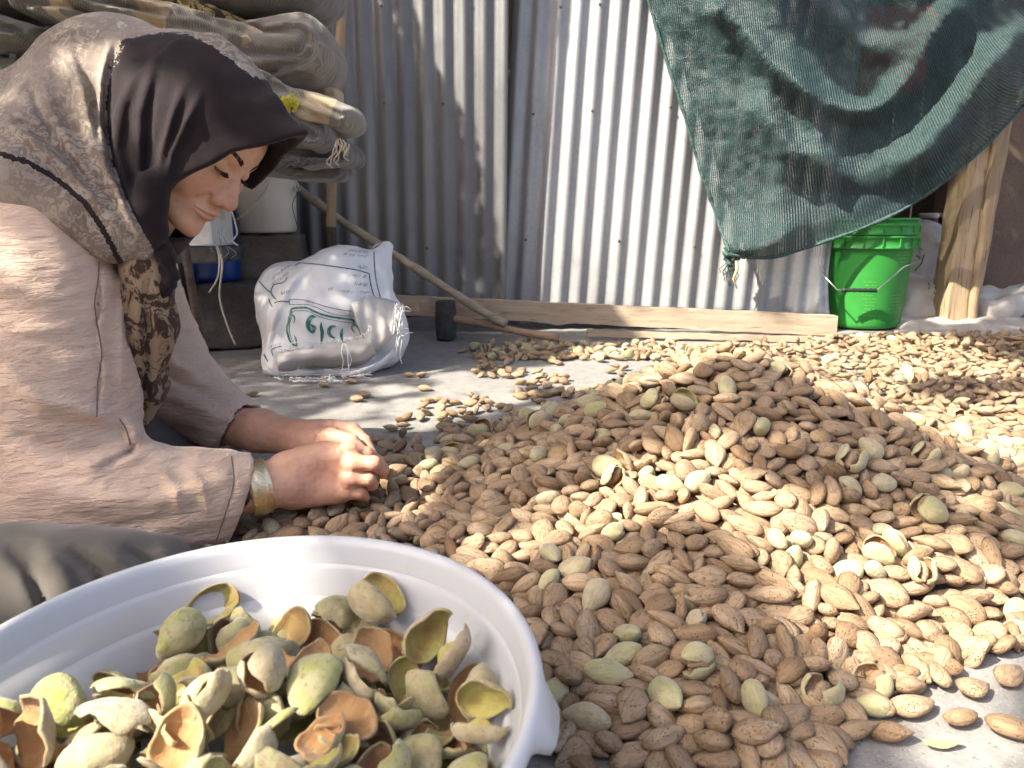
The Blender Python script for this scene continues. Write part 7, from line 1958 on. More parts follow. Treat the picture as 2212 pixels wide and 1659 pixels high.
def build_nuts():
    fine, coarse = nut_kinds(True), nut_kinds(False)
    names = [WHAT[k][0] + ('_cracked' if i in (6, 7) else '') for i, (k, g) in enumerate(fine)]
    fm = [nut_mesh(names[i], k, g) for i, (k, g) in enumerate(fine)]
    pos, q, kind, sc = unpack(NUTS, True)
    # fewer green ones than were dropped, all a little larger, and the floor kept bare at the lower right
    kind = np.array([k if k < 6 or k == 11 or i % 6 else (i * 7) % 6 for i, k in enumerate(kind)])
    sc = sc * np.where((kind > 5) & (kind < 11), .97, 1.12)
    bare = np.interp(pos[:, 0], (.19, .215, .335, .54, .80, 1.0), (.0, .485, .595, .695, .78, .82))
    keep = pos[:, 1] > bare
    far_edge = np.interp(pos[:, 0], (-.4, -.25, -.187, -.09, .05, .20, .3), (1.13, 1.20, 1.27, 1.34, 1.45, 1.70, 9))
    keep &= (pos[:, 1] < far_edge) | (pos[:, 1] > 1.75) | ((np.arange(len(pos)) % 9 == 0) & (pos[:, 2] < .02))
    pos[:, 2] *= np.interp(pos[:, 0], (-.1, .05, .22), (.72, .82, 1.0))
    pos[:, 2] = np.where(pos[:, 1] < 1.1, np.maximum(.008, pos[:, 2] * np.clip((pos[:, 1] - bare) / .10, .22, 1)), pos[:, 2])
    pos, q, kind, sc = pos[keep], q[keep], kind[keep], sc[keep]
    pos, q, kind, sc, nsim = more_nuts(pos, q, kind, sc)
    n_of = {}
    bulk = {}
    for i in range(len(pos)):
        k = fine[kind[i]][0]
        n_of[k] = n_of.get(k, 0) + 1
        if (i < nsim and n_of[k] <= (300 if k == 'shell' else 150)) or (i >= nsim and k != 'shell' and n_of[k] <= 150):
            o = bpy.data.objects.new(WHAT[k][0], fm[kind[i]])
            COL.objects.link(o)
            o.rotation_mode = 'QUATERNION'
            o.location = pos[i]; o.rotation_quaternion = q[i]; o.scale = (sc[i],) * 3
            nut_label(o, int(kind[i]), k, q[i], pos[i])
        else:
            bulk.setdefault(kind[i], []).append(i)
    rs = np.random.RandomState(1)
    V, F3, F4, LC, T = [], [], [], [], []
    off = 0
    for k in bulk:
        if k > 5: continue
        v, fs = coarse[k][1][:2]
        t3 = np.array([f for f in fs if len(f) == 3]); t4 = np.array([f for f in fs if len(f) == 4])
        for i in bulk[k]:
            Rm = np.array(Quaternion(q[i]).to_matrix())
            V.append((v * sc[i]) @ Rm.T + pos[i]); LC.append(v); T.append(np.full(len(v), rs.rand()))
            F3.append(t3 + off); F4.append(t4 + off)
            off += len(v)
    V = np.concatenate(V); F3 = np.concatenate(F3); F4 = np.concatenate(F4)
    allf = np.concatenate((F4, np.concatenate((F3, F3[:, 2:3]), 1)))
    me = bpy.data.meshes.new('almond_heap')
    me.vertices.add(len(V)); me.vertices.foreach_set('co', V.astype(np.float32).ravel())
    loops = np.concatenate((F4.ravel(), F3.ravel())).astype(np.int32)
    me.loops.add(len(loops)); me.loops.foreach_set('vertex_index', loops)
    tot = np.concatenate((np.full(len(F4), 4), np.full(len(F3), 3))).astype(np.int32)
    me.polygons.add(len(tot)); me.polygons.foreach_set('loop_start', np.concatenate(([0], np.cumsum(tot)[:-1])).astype(np.int32)); me.polygons.foreach_set('loop_total', tot)
    me.polygons.foreach_set('use_smooth', np.ones(len(tot), bool))
    me.update(calc_edges=True)
    a = me.attributes.new('lc', 'FLOAT_VECTOR', 'POINT'); a.data.foreach_set('vector', np.concatenate(LC).astype(np.float32).ravel())
    attr(me, 'tone', np.concatenate(T))
    tag(link('almond_heap', me, m_shell), 'smaller and farther tan almonds filling the heap and the sunlit spread behind it', kind='stuff')
    # the core of the heap, almonds too deep to see
    # loose almonds lying alone on the bare floor
    rr = random.Random(12)
    loose = [((1973, 1524), 2, 'large sunlit almond lying on the bare floor at the lower right corner', 1.16), ((1921, 1580), 1, 'pointed almond standing tilted on the bare floor below the large sunlit one', 1.05),
             ((2078, 1548), 4, 'slender almond lying alone on the bare floor right of the large sunlit one', .95), ((2106, 1484), 3, 'short pointed almond on the floor above the slender one', 1.0),
             ((2196, 1574), 2, 'almond cut by the right edge of the picture on the bare floor', 1.2), ((2183, 1458), 0, 'almond on the floor at the right edge under the heap', 1.0), ((1718, 1633), 11, None, .9),
             ((1243, 1633), 2, 'almond lying on the floor at the bottom edge next to the basin', 1.08), ((1183, 1528), 0, 'almond pressed against the right side of the white basin', 1.0),
             ((545, 849), 1, 'single almond on the shaded floor left of the white sack', .95), ((700, 830), 0, 'left of two almonds under the torn edge of the white sack', 1.0),
             ((757, 822), 4, 'right of two almonds under the torn edge of the white sack', 1.05), ((770, 860), 0, 'left of a touching pair of almonds in front of the white sack', 1.1),
             ((788, 852), 3, 'right of a touching pair of almonds in front of the white sack', 1.0), ((884, 809), 1, 'left small almond right of the white sack', .85),
             ((911, 809), 0, 'right small almond right of the white sack', 1.0), ((918, 838), 5, 'almond alone on the grey floor in front of the hammer head', 1.05),
             ((923, 864), 2, 'left almond of a sunlit pair on the grey floor', .9), ((945, 862), 0, 'right almond of a sunlit pair on the grey floor', .95), ((977, 868), 3, 'almond just right of the sunlit pair on the grey floor', .8),
             ((540, 965), 1, None, .9)]
    for (u, v), k, lab, s in loose:
        if lab is None and k != 11: continue
        p = on_z(u, v, .0075)
        o = bpy.data.objects.new(WHAT[fine[k][0]][0], fm[k]); COL.objects.link(o)
        o.location = p; o.scale = (s,) * 3
        o.rotation_euler = (rr.uniform(-.25, .25), rr.uniform(-.12, .12), rr.uniform(-.9, .9))
        tag(o, lab or 'empty pale half shell on the floor at the bottom edge of the heap', WHAT[fine[k][0]][1], 'loose almonds on the bare floor')
    # a sliver of green hull and two twigs on the floor
    vs, fs, mi = cup_grid(.030, .010, .003, .0015, 4, 14, 7, .8, .3)
    p = on_z(2033, 1606, .004)
    tag(add('hull_sliver', vs + np.array(p), fs, [m_out, m_in, m_rim], None, True, mi), 'thin pale green sliver of hull on the bare floor at lower right', 'hull sliver')
    mtw = M('dry twig', .9); mtw.color((.09, .065, .045)); mtw = mtw.done()
    for (a, b, lab) in (((1514 / 2 + 160, 884), (930, 893), 'tiny dry twig on the grey floor above the hands'), ((1230, 853), (1262, 846), 'short dry twig on the sunlit floor behind the heap')):
        pa, pb = on_z(*a, .004), on_z(*b, .005)
        tag(tube('twig', [pa, pa.lerp(pb, .5) + Vector((0, .003, .003)), pb], [.0012, .0022, .001], mtw, None, 6), lab, 'twig')
build_nuts()

# ---------------------------------------------------------------- basin full of hulls
BX, BY, BH = -.16, .39, .160
def basin():
    m = M('white translucent plastic', .34, 0, .5)
    n = m.noise(5, 4)
    sc = m.noise(1.0, 3, .6, m.map((14, 60, 14)))
    c = m.mix(m.ramp(n, [(.4, 0.0), (.8, .2)]), (.56, .575, .60), (.50, .505, .51))
    c = m.mix(m.ramp(m.noise(55, 5, .7), [(.60, 0.0), (.76, .45)]), c, (.52, .46, .38))
    c = m.mix(m.ramp(m.noise(1.0, 4, .7, m.map((9, 9, 40))), [(.58, 0.0), (.75, .30)]), c, (.58, .53, .46))
    m.color(c); m.rough(m.ramp(sc, [(.3, .28), (.7, .46)])); m.bump(m.noise(16, 3), .05, .004)
    m.b.inputs['Subsurface Weight'].default_value = .25
    m.b.inputs['Subsurface Radius'].default_value = (.02, .02, .02)
    m.b.inputs['Subsurface Scale'].default_value = .4
    mb = m.done()
    t = thing('basin', 'round white plastic basin full of almond hulls in the foreground', 'basin', (BX, BY, 0))
    H = BH
    # (radius, height): outside up, over the rolled rim, down the inside with its step
    prof = [(0.0, .004), (.130, .004), (.139, .007), (.146, .016), (.152, .05), (.163, .09), (.176, H - .030), (.1775, H - .020), (.1795, H - .016),
            (.1845, H - .014), (.1905, H - .010), (.1935, H - .004), (.1930, H + .001), (.1905, H + .0035), (.1870, H + .004), (.1845, H + .002), (.1825, H - .003),
            (.1795, H - .016), (.1755, H - .034), (.1740, H - .0395), (.1705, H - .0425), (.1690, H - .047), (.158, .085), (.148, .05), (.141, .02), (.133, .010), (0, .008)]
    N = 160
    vs, fs = [], []
    for r, z in prof:
        for j in range(N):
            a = 2 * math.pi * j / N
            rr = r * .92 * (1 + .006 * math.sin(2 * a + .5))
            zz = z
            if .179 < r and z > .1:
                # the grip tab on the right
                d = abs(((a + .12 + math.pi) % (2 * math.pi)) - math.pi)
                k = max(0, 1 - (d / .13) ** 4) if d < .13 else 0
                k = k * k * (3 - 2 * k)
                if r > .186 and z < H + .001: rr += .009 * k; zz -= .010 * k
            vs.append((BX + rr * math.cos(a), BY + rr * 1.10 * math.sin(a), zz))
    for i in range(len(prof) - 1):
        for j in range(N):
            k = (j + 1) % N
            fs.append((i * N + j, i * N + k, (i + 1) * N + k, (i + 1) * N + j))
    add('bowl', vs, fs, mb, t)
basin()
HULL = {0: 'broad hull half', 1: 'torn hull half', 2: 'long curved hull half', 3: 'narrow curled torn hull strip', 4: 'deep round hull half', 5: 'smooth pear shaped hull half', 6: 'thin twisted hull strip', 7: 'empty hull barely open', 8: 'empty hull gaping open', 9: 'empty hull spread wide open'}
def hull_place(p):
    dx, dy = p[0] - BX, p[1] - BY
    if dy > .08: return 'at the back of the basin'
    if dx < -.07: return 'at the left of the basin'
    if dx > .07: return 'at the right of the basin'
    if dy < -.02: return 'at the near side of the basin'
    return 'in the middle of the basin'
def build_hulls():
    ks = hull_kinds(True)
    ms = [nut_mesh('almond_hull', 'pair' if k == 'pair' else 'valve', g, True) for k, g in ks]
    pos, q, kind, sc = unpack(HULLS)
    for i in range(len(pos)):
        o = bpy.data.objects.new('almond_hull', ms[kind[i]])
        COL.objects.link(o)
        o.rotation_mode = 'QUATERNION'
        qq = Quaternion(q[i])
        if (qq @ Vector((0, 0, 1))).z < 0 and kind[i] < 7 and i % 5 < 3:      # many lie hollow side up
            qq = qq @ Quaternion((1, 0, 0), math.pi)
        q[i] = np.array(qq)
        o.location = Vector(((pos[i][0] - BX) * .95 + BX, pos[i][1], pos[i][2] + HULL_LIFT)); o.rotation_quaternion = qq; o.scale = (sc[i] * .88,) * 3
        d = (Quaternion(q[i]) @ Vector((0, 0, 1))).z
        what = HULL[int(kind[i])] + (' hollow side up ' if d > .55 else ' domed side up ' if d < -.55 else ' on edge ') + hull_place(pos[i])
        tag(o, what, 'almond hull', what)
    # what lies deeper in the basin: a bed of broken hulls
    rs = np.random.RandomState(3)
    kc = hull_kinds(False)
    V, F, MI, LC, T = [], [], [], [], []
    off = 0
    for i in range(150):
        a, r = rs.rand() * 6.283, .148 * math.sqrt(rs.rand())
        x, y = BX + r * math.cos(a), BY + r * math.sin(a)
        k = rs.randint(0, 7)
        v, fs, mi = kc[k][1]
        Rm = np.array(Quaternion(rs.randn(4)).normalized().to_matrix())
        z = .098 + HULL_LIFT + .02 * rs.rand() - .05 * (r / .15) ** 2 + .016 * math.exp(-(r / .08) ** 2)
        V.append(v @ Rm.T + np.array((x, y, z))); LC.append(v); T.append(np.full(len(v), rs.rand()))
        F += [tuple(p + off for p in f) for f in fs]; MI += list(mi); off += len(v)
    me = mesh('hull_bed', np.concatenate(V), F, True, MI)
    a = me.attributes.new('lc', 'FLOAT_VECTOR', 'POINT'); a.data.foreach_set('vector', np.concatenate(LC).astype(np.float32).ravel())
    attr(me, 'tone', np.concatenate(T))
    tag(link('hull_bed', me, [m_out, m_in, m_rim]), 'broken hulls lying deeper in the white basin', kind='stuff')
HULL_LIFT = 0.0
build_hulls()
# ---------------------------------------------------------------- the seated woman
YAW, NOD = math.radians(21), math.radians(39)
_h = np.array((math.cos(YAW), -math.sin(YAW), 0.0))
HF = _h * math.cos(NOD) - np.array((0, 0, math.sin(NOD)))          # out of the face
HU = _h * math.sin(NOD) + np.array((0, 0, math.cos(NOD)))          # towards the crown
HR = np.cross(HF, HU)                                              # her right
HA = np.stack((HF, HR, HU), 1)
NAS = np.array(at(516, 376, 1.03))                                 # between the eyes
def hd(f, r, u): return NAS + HA @ (np.array((f, r, u)) / 1000.0)
def to_head(P): return ((P - NAS.astype(np.float32)) @ HA.astype(np.float32)) * 1000.0
# the face itself, a little less turned than the cloth over it and tilted to her left
def _face_axes(psi, th, ro):
    h = np.array((math.cos(psi), -math.sin(psi), 0.0))
    f = h * math.cos(th) - np.array((0, 0, math.sin(th))); u = h * math.sin(th) + np.array((0, 0, math.cos(th)))
    r = np.cross(f, u)
    return np.stack((f, r * math.cos(ro) + u * math.sin(ro), u * math.cos(ro) - r * math.sin(ro)), 1)
FA = _face_axes(math.radians(15.5), math.radians(38.2), math.radians(12.6))
FN, FS = np.array((-.3575, 1.03, .4763)), .967
def fc(f, r, u): return FN + FA @ (np.array((f, r, u)) * FS / 1000.0)
def to_face(P): return ((P - FN.astype(np.float32)) @ FA.astype(np.float32)) * (1000.0 / FS)

def face_field(P):
    """in head millimetres: f forward, r to her right, u up"""
    Q = to_face(P)
    S = Q.copy(); S[:, 1] = np.abs(S[:, 1])                        # mirrored
    d = ellip(S, (-84, 0, 14), (86, 69, 78))
    d = smin(d, ellip(S, (-46, 0, 34), (46, 60, 48)), 24)
    d = smin(d, ellip(S, (-50, 0, -38), (50, 57, 56)), 22)
    d = smin(d, sphere(S, (-30, 39, -37), 22), 20)
    d = smin(d, ellip(S, (-36, 47, -24), (24, 17, 14)), 14)        # cheekbone
    d = smin(d, cone(S, (-78, 47, -72), (-20, 15, -96), 17, 15), 18)
    d = smin(d, ellip(S, (-13, 0, -98), (16, 19, 15)), 12)         # chin
    d = smin(d, sphere(S, (-6, 0, -103), 11), 8)
    d = smin(d, ellip(S, (-17, 0, -70), (24, 27, 22)), 10)         # muzzle
    d = smin(d, cone(S, (-5, 9, 12), (-17, 46, 13), 8.5, 8), 9)    # brow ridge
    d = smax(d, -ellip(S, (7, 27, -4), (16, 15, 9)), 9)            # socket
    d = smin(d, ellip(S, (-17, 31, -5), (14.0, 17, 13.2)), 3.0)    # lidded eye
    # nose
    n = chain(S, [(-9, 0, 8), (-1, 0, -8), (8, 0, -22), (15, 0, -37)], [7.5, 6.8, 7.6, 9.4])
    n = smin(n, ellip(S, (16.5, 0, -42), (10.5, 10.5, 10)), 5)
    n = smin(n, ellip(S, (5, 12.0, -46), (10.5, 7.2, 8.8)), 4.5)
    n = smin(n, cone(S, (10, 0, -50), (2, 0, -56), 5, 5), 4)
    n = smin(n, cone(S, (0, 9, -20), (6, 11.5, -42), 5.5, 6.5), 7)
    d = smin(d, n, 7)
    d = smax(d, -ellip(S, (9.5, 6.6, -55.5), (6.2, 3.0, 3.8)), 1.6)
    d = smax(d, -cone(S, (-3, 21, -47), (-9, 30, -62), 1.0, .8), 6)   # fold beside the mouth
    d = smax(d, -cone(S, (1, 18.8, -45), (-3, 17.2, -52), .3, .3), 2.0)  # crease round the nostril
    # lips
    lip = chain(S, [(-6, 25, -70.2), (4.5, 12, -67.4), (8.5, 4.5, -65.2), (8.4, 0, -66.0)], [2.0, 3.8, 4.3, 4.2])
    lip = smin(lip, chain(S, [(-6, 24.5, -71.5), (2.5, 13, -75.0), (5.8, 0, -76.0)], [1.8, 4.0, 5.2]), 1.5)
    d = smin(d, lip, 3.0)
    d = smax(d, -chain(S, [(-7, 27, -71.0), (-1, 21, -70.8), (9, 9, -70.6), (13, 0, -70.4)], [.9, .9, .8, .8]), 1.8)
    d = smax(d, -ellip(S, (11, 0, -85.5), (7.0, 15, 4.5)), 6)      # under the lip
    # lid lines: crease above the lid and the narrow opening, she looks down
    lid = chain(S, [(-1.5, 17.5, -8.5), (-1.2, 25, -9.2), (-2.4, 33, -10.0), (-7.5, 43, -8.6)], [.5, .9, .9, .5])
    d = smax(d, -lid, 1.2)
    d = smax(d, -chain(S, [(1, 18, 2.0), (0, 27, 5.0), (-4, 38, 4.0), (-11, 47, -1.5)], [.3, .5, .5, .3]), 2.2)
    d = smax(d, -chain(S, [(0, 16, -13.5), (-2, 26, -16.5), (-8, 38, -15.5)], [.2, .4, .2]), 3.5)
    # neck
    d = smin(d, cone(S, (-95, 0, -55), (-150, 0, -150), 52, 54), 22)
    return d * FS / 1000.0

# joints, world coordinates
SH_N, EL_N, WR_N = at(70, 500, 1.00), at(120, 1060, 0.885), at(560, 1052, 0.945)
SH_F, EL_F, WR_F = at(300, 600, 1.24), at(345, 810, 1.24), at(640, 949, 1.095)
def near_hand(P):
    d = cone(P, at(430, 1066, .915), at(560, 1052, .945), .034, .0305)
    d = smin(d, cone(P, at(560, 1052, .945), at(622, 1040, .962), .0305, .0300), .01)
    palm = boxd(P, at(690, 1026, .972), (.050, .013, .0285), PALM_N, .0125)
    d = smin(d, palm, .030)
    d = smin(d, chain(P, [at(620, 1012, .972), at(700, 982, .980), at(752, 978, .978)], [.022, .0185, .0125]), .012)
    d = smin(d, cone(P, at(640, 1066, .968), at(735, 1064, .968), .020, .0150), .012)
    fin = []
    fin.append(chain(P, [at(750, 970, .972), at(794, 980, .978), at(817, 996, .988), at(826, 1007, .992)], [.0104, .0090, .0078, .0062], .002))
    fin.append(chain(P, [at(756, 1000, .961), at(808, 1001, .955), at(827, 1014, .968), at(828, 1024, .978)], [.0116, .0100, .0087, .0070], .002))
    fin.append(chain(P, [at(752, 1033, .957), at(796, 1036, .955), at(804, 1046, .972), at(794, 1050, .982)], [.0114, .0098, .0086, .0070], .002))
    fin.append(chain(P, [at(742, 1062, .960), at(776, 1064, .958), at(784, 1070, .972), at(774, 1072, .982)], [.0104, .0088, .0078, .0064], .002))
    th = chain(P, [at(650, 990, .990), at(720, 978, 1.008), at(775, 990, 1.012), at(816, 1003, 1.004)], [.017, .0130, .0108, .0078], .003)
    for k, q in enumerate(fin): d = smin(d, q, .0020)
    f = fin[0]
    d = smin(d, th, .004)
    # knuckle bumps and tendons
    for a in (at(757, 973, .966), at(761, 1003, .953), at(757, 1035, .950), at(747, 1062, .954)):
        d = smin(d, sphere(P, a, .0050), .016)
    d = smax(d, -cone(P, at(765, 1019, .945), at(810, 1022, .948), .0008, .0018), .004)
    d = smax(d, -cone(P, at(762, 1050, .946), at(800, 1053, .950), .0008, .0016), .004)
    return d + .0004 * vnoise(P, 240)
_ax = np.array((at(760, 1012, .965) - at(620, 1040, .965)).normalized())
_pn = np.array((-.10, -.97, .20)); _pn = _pn - _ax * (_pn @ _ax); _pn /= np.linalg.norm(_pn)
PALM_N = np.stack((_ax, _pn, np.cross(_ax, _pn)), 1)
def far_hand(P):
    d = cone(P, at(490, 918, 1.16), at(560, 930, 1.125), .031, .0320)
    d = smin(d, cone(P, at(560, 930, 1.125), at(645, 949, 1.092), .033, .0255), .01)
    d = smin(d, chain(P, [at(645, 949, 1.092), at(690, 944, 1.078), at(730, 940, 1.075)], [.0255, .0270, .0200]), .018)
    d = smin(d, cone(P, at(650, 962, 1.070), at(690, 960, 1.060), .017, .016), .015)
    fin = [chain(P, [at(715, 926, 1.078), at(762, 930, 1.070), at(788, 954, 1.055), at(804, 980, 1.040)], [.0140, .0112, .0095, .0070], .003),
           chain(P, [at(722, 942, 1.090), at(772, 948, 1.085), at(796, 975, 1.065), at(806, 996, 1.045)], [.0140, .0112, .0095, .0070], .003),
           chain(P, [at(722, 960, 1.095), at(768, 966, 1.090), at(786, 990, 1.075), at(784, 1006, 1.06)], [.0130, .0105, .0088, .0068], .003),
           chain(P, [at(715, 974, 1.09), at(752, 982, 1.085), at(768, 1000, 1.075), at(764, 1012, 1.065)], [.0115, .0092, .0080, .0062], .003)]
    for q in fin: d = smin(d, q, .005)
    th = chain(P, [at(668, 950, 1.068), at(716, 942, 1.050), at(760, 954, 1.036), at(792, 985, 1.022)], [.0155, .0125, .0108, .0078], .003)
    d = smin(d, th, .006)
    for k in range(4):
        a, b = at(676 + 9 * k, 928, 1.05), at(672 + 9 * k, 952, 1.046)
        d = smax(d, -cone(P, a, b, .0006, .0006), .003)
    for a, b in ((at(520, 945, 1.12), at(640, 962, 1.075)), (at(560, 925, 1.10), at(650, 940, 1.07))):
        d = smin(d, cone(P, a, b, .0015, .0022), .008)
    return d + .0004 * vnoise(P, 240)
def skin():
    m = M('skin', .52, 0, .4)
    n = m.noise(24, 4, .6); p = m.voro(900)
    c = m.ramp(n, [(.3, (.56, .325, .215)), (.7, (.64, .395, .27))])
    c = m.mix(m.attr('red'), c, (.47, .20, .15))
    c = m.mix(m.ramp(m.noise(90, 3, .6), [(.52, 0.0), (.72, .40)]), c, (.36, .19, .125))
    c = m.mix(m.attr('dark'), c, (.035, .022, .018))
    m.color(c)
    m.bump(p, .16, .0008); m.bump(m.noise(160, 4, .65), .28, .0014); m.bump(m.noise(45, 3), .18, .003)
    m.b.inputs['Subsurface Weight'].default_value = .16
    m.b.inputs['Subsurface Radius'].default_value = (.010, .0040, .0022)
    m.b.inputs['Subsurface Scale'].default_value = 1.0
    return m.done()
PERSON = thing('person', 'woman in a patterned headscarf and pale pink tunic bending over the almonds she shells', 'person', on_z(150, 1150))
def body():
    Vs, Qs = [], []
    lo, hi = bounds([fc(30, 75, 70), fc(30, -75, 70), fc(30, 0, -125), fc(-70, 75, 60), fc(-70, -75, -110), fc(-70, 0, 90)], .0)
    parts = [(lambda P: np.maximum(face_field(P), -(to_face(P)[:, 0] + 85) / 1000.0), lo, hi, .0014)]
    parts.append((near_hand,) + bounds([at(520, 960, .93), at(830, 1100, .93), at(530, 960, 1.03), at(830, 1100, 1.03)], .02) + (.0016,))
    parts.append((far_hand,) + bounds([at(470, 880, 1.02), at(815, 1020, 1.02), at(470, 870, 1.19), at(815, 1010, 1.12)], .03) + (.0018,))
    def inner(P):
        d = chain(P, [hd(-95, 0, -60), at(150, 560, 1.12), at(90, 900, 1.13), at(20, 1080, 1.08)], [.045, .10, .11, .11], .05)
        d = smin(d, chain(P, [SH_N, EL_N, WR_N], [.045, .036, .026]), .04)
        d = smin(d, chain(P, [SH_F, at(330, 768, 1.25), at(400, 862, 1.215), at(522, 930, 1.15), WR_F], [.045, .036, .034, .030, .024]), .04)
        return d
    parts.append((inner,) + bounds([at(-100, 300, 1.1), SH_N, EL_N, WR_N, SH_F, WR_F, at(-200, 1000, 1.05)], .16) + (.008,))
    off = 0; red, dark = [], []
    for f, lo, hi, h in parts:
        V, Q = field_mesh(f, lo, hi, h)
        Vs.append(V); Qs.append(Q + off); off += len(V)
    V = np.concatenate(Vs)
    H = to_face(V.astype(np.float32)); S = np.abs(H[:, 1])
    g = lambda f, r, u, w: np.exp(-(((H[:, 0] - f) / w) ** 2 + ((S - r) / w) ** 2 + ((H[:, 2] - u) / w) ** 2))
    red = .75 * g(18, 0, -42, 13) + .6 * g(6, 13, -46, 9) + .35 * g(-10, 45, -40, 24) + .45 * g(-12, 27, -19, 10) + .3 * g(5, 0, -98, 16)
    e = (H.astype(np.float32)).copy(); e[:, 1] = S
    lips = chain(e, [(-6, 25, -70.5), (4.5, 12, -69), (9, 4.5, -66.5), (9, 0, -67)], [2.0, 3.5, 4, 4])
    lips = np.minimum(lips, chain(e, [(-6, 24.5, -71.5), (3, 13, -75), (7, 0, -76)], [1.8, 4, 5]))
    red = np.maximum(red, np.clip(.5 - lips / 2.0, 0, 1) * .62)
    # reddened hands, more on the far one
    P32 = V.astype(np.float32)
    hand = np.exp(-np.maximum(0, np.linalg.norm(P32 - np.array(at(770, 1010, .97), dtype=np.float32), axis=1) - .03) / .05) * .45
    fh = (V[:, 1] > 1.03) & (V[:, 2] < .25)
    red = np.maximum(red, hand) + fh * .25
    lid = chain(e, [(-1.0, 16.5, -9.5), (-.5, 25, -9.8), (-2.0, 33, -10.4), (-8.0, 44, -8.8)], [.5, 1.0, 1.1, .6])
    mouth = chain(e, [(-6, 27.5, -69.3), (0, 21, -70.4), (9, 9, -70.6), (12, 0, -70.4)], [.3, .5, .5, .5])
    dark = np.clip(.5 - lid / .9, 0, 1) * .9 + np.clip(.5 - mouth / 1.2, 0, 1) * .55 + np.clip(.5 - ellip(e, (9.0, 6.6, -54), (6, 3, 4)) / 2, 0, 1) * .7
    me = fast_mesh('body', V, np.concatenate(Qs))
    if len(me.vertices) == len(V):
        attr(me, 'red', np.clip(red, 0, 1)); attr(me, 'dark', np.clip(dark, 0, 1))
    link('body', me, skin(), PERSON)
body()
def brows_and_lashes():
    m = M('dark brown hair', .6, 0, .3); m.color((.022, .015, .012)); m = m.done()
    rs = random.Random(6)
    for s in (1, -1):
        P, R = [], []
        base = spline([(2.5, 12, 10.5), (1.5, 20, 14.5), (-3, 32, 18.5), (-10, 42, 17.5), (-18, 50, 12)], 60)
        for k in range(150):
            t = rs.random(); b = base[int(t * 59)]
            spread_w = 3.2 * (1 - .55 * t)
            o = rs.uniform(-1, 1) * spread_w
            p = np.array((b[0], b[1], b[2] + o))
            # drop onto the skin
            for it in range(6):
                q = fc(p[0], s * p[1], p[2]).astype(np.float32)[None]
                p[0] -= float(face_field(q)[0]) * 1000 * .9
            L = rs.uniform(5, 7.5)
            dr = np.array((.2, .85, .35 + .25 * (1 - t) - .7 * t)); dr /= np.linalg.norm(dr)
            a = p + np.array((.25, 0, 0)); b2 = p + dr * L * .55 + np.array((1.0, 0, 0)); c = p + dr * L + np.array((.3, 0, 0))
            for z in (b2, c):
                for it in range(3):
                    q = fc(z[0], s * z[1], z[2]).astype(np.float32)[None]
                    z[0] -= (float(face_field(q)[0]) * 1000 - .5) * .9
            P.append([fc(v[0], s * v[1], v[2]) for v in (a, b2, c)]); R.append([.00042, .0004, .00012])
        o = tubes('eyebrow', P, R, m, PERSON, 4)
        P, R = [], []
        for k in range(34):
            t = k / 33
            b = np.array(spline([(-.8, 18, -8.6), (.2, 25, -9.0), (-1.6, 33, -9.8), (-7, 43, -8.6)], 34)[k])
            L = 5.5 + 2.5 * math.sin(3 * t)
            P.append([fc(b[0], s * b[1], b[2]), fc(b[0] + L * .55, s * (b[1] + L * .18 * (t - .2)), b[2] - L * .55), fc(b[0] + L * .85, s * (b[1] + L * .4 * (t - .1)), b[2] - L * .55)])
            R.append([.0003, .00024, .0001])
        tubes('eyelashes', P, R, m, PERSON, 4)
brows_and_lashes()

# ---------------------------------------------------------------- clothes
EDGE_U = np.array((-140, -110, -80, -47, -22, 16, 40, 65, 94, 104, 130.0)); EDGE_F = np.array((-40, -40, -36, -27, -13, 3, 14, 31, 50, 57, 66.0))
SCARF_FOLDS = [([(300, 130), (262, 230), (250, 320), (285, 440), (325, 525)], 13, .006), ([(338, 110), (300, 250), (300, 400), (330, 515)], 12, .006),
               ([(400, 175), (375, 240), (350, 330), (338, 430), (342, 505)], 10, .0065), ([(440, 190), (405, 260), (372, 330), (352, 420)], 9, .0055),
               ([(352, 115), (326, 230), (316, 350), (320, 470), (335, 530)], 10, -.0035), 
               ([(252, 84), (232, 160), (226, 250), (243, 350), (288, 462), (325, 520)], 9, -.010), ([(243, 84), (222, 160), (214, 260), (230, 360), (275, 462), (318, 530)], 9, .008),
               ([(130, 70), (165, 160), (190, 250), (225, 350), (285, 460), (330, 545)], 22, .012), ([(150, 80), (200, 200), (215, 300), (250, 400)], 10, -.008),
               ([(80, 140), (110, 240), (160, 330), (225, 430), (300, 540)], 16, .007), ([(60, 170), (90, 250), (140, 330)], 9, -.006), ([(0, 262), (60, 290), (130, 350), (200, 430), (260, 500)], 14, .012),
               ([(0, 248), (60, 272), (140, 335), (215, 420)], 8, -.009)]
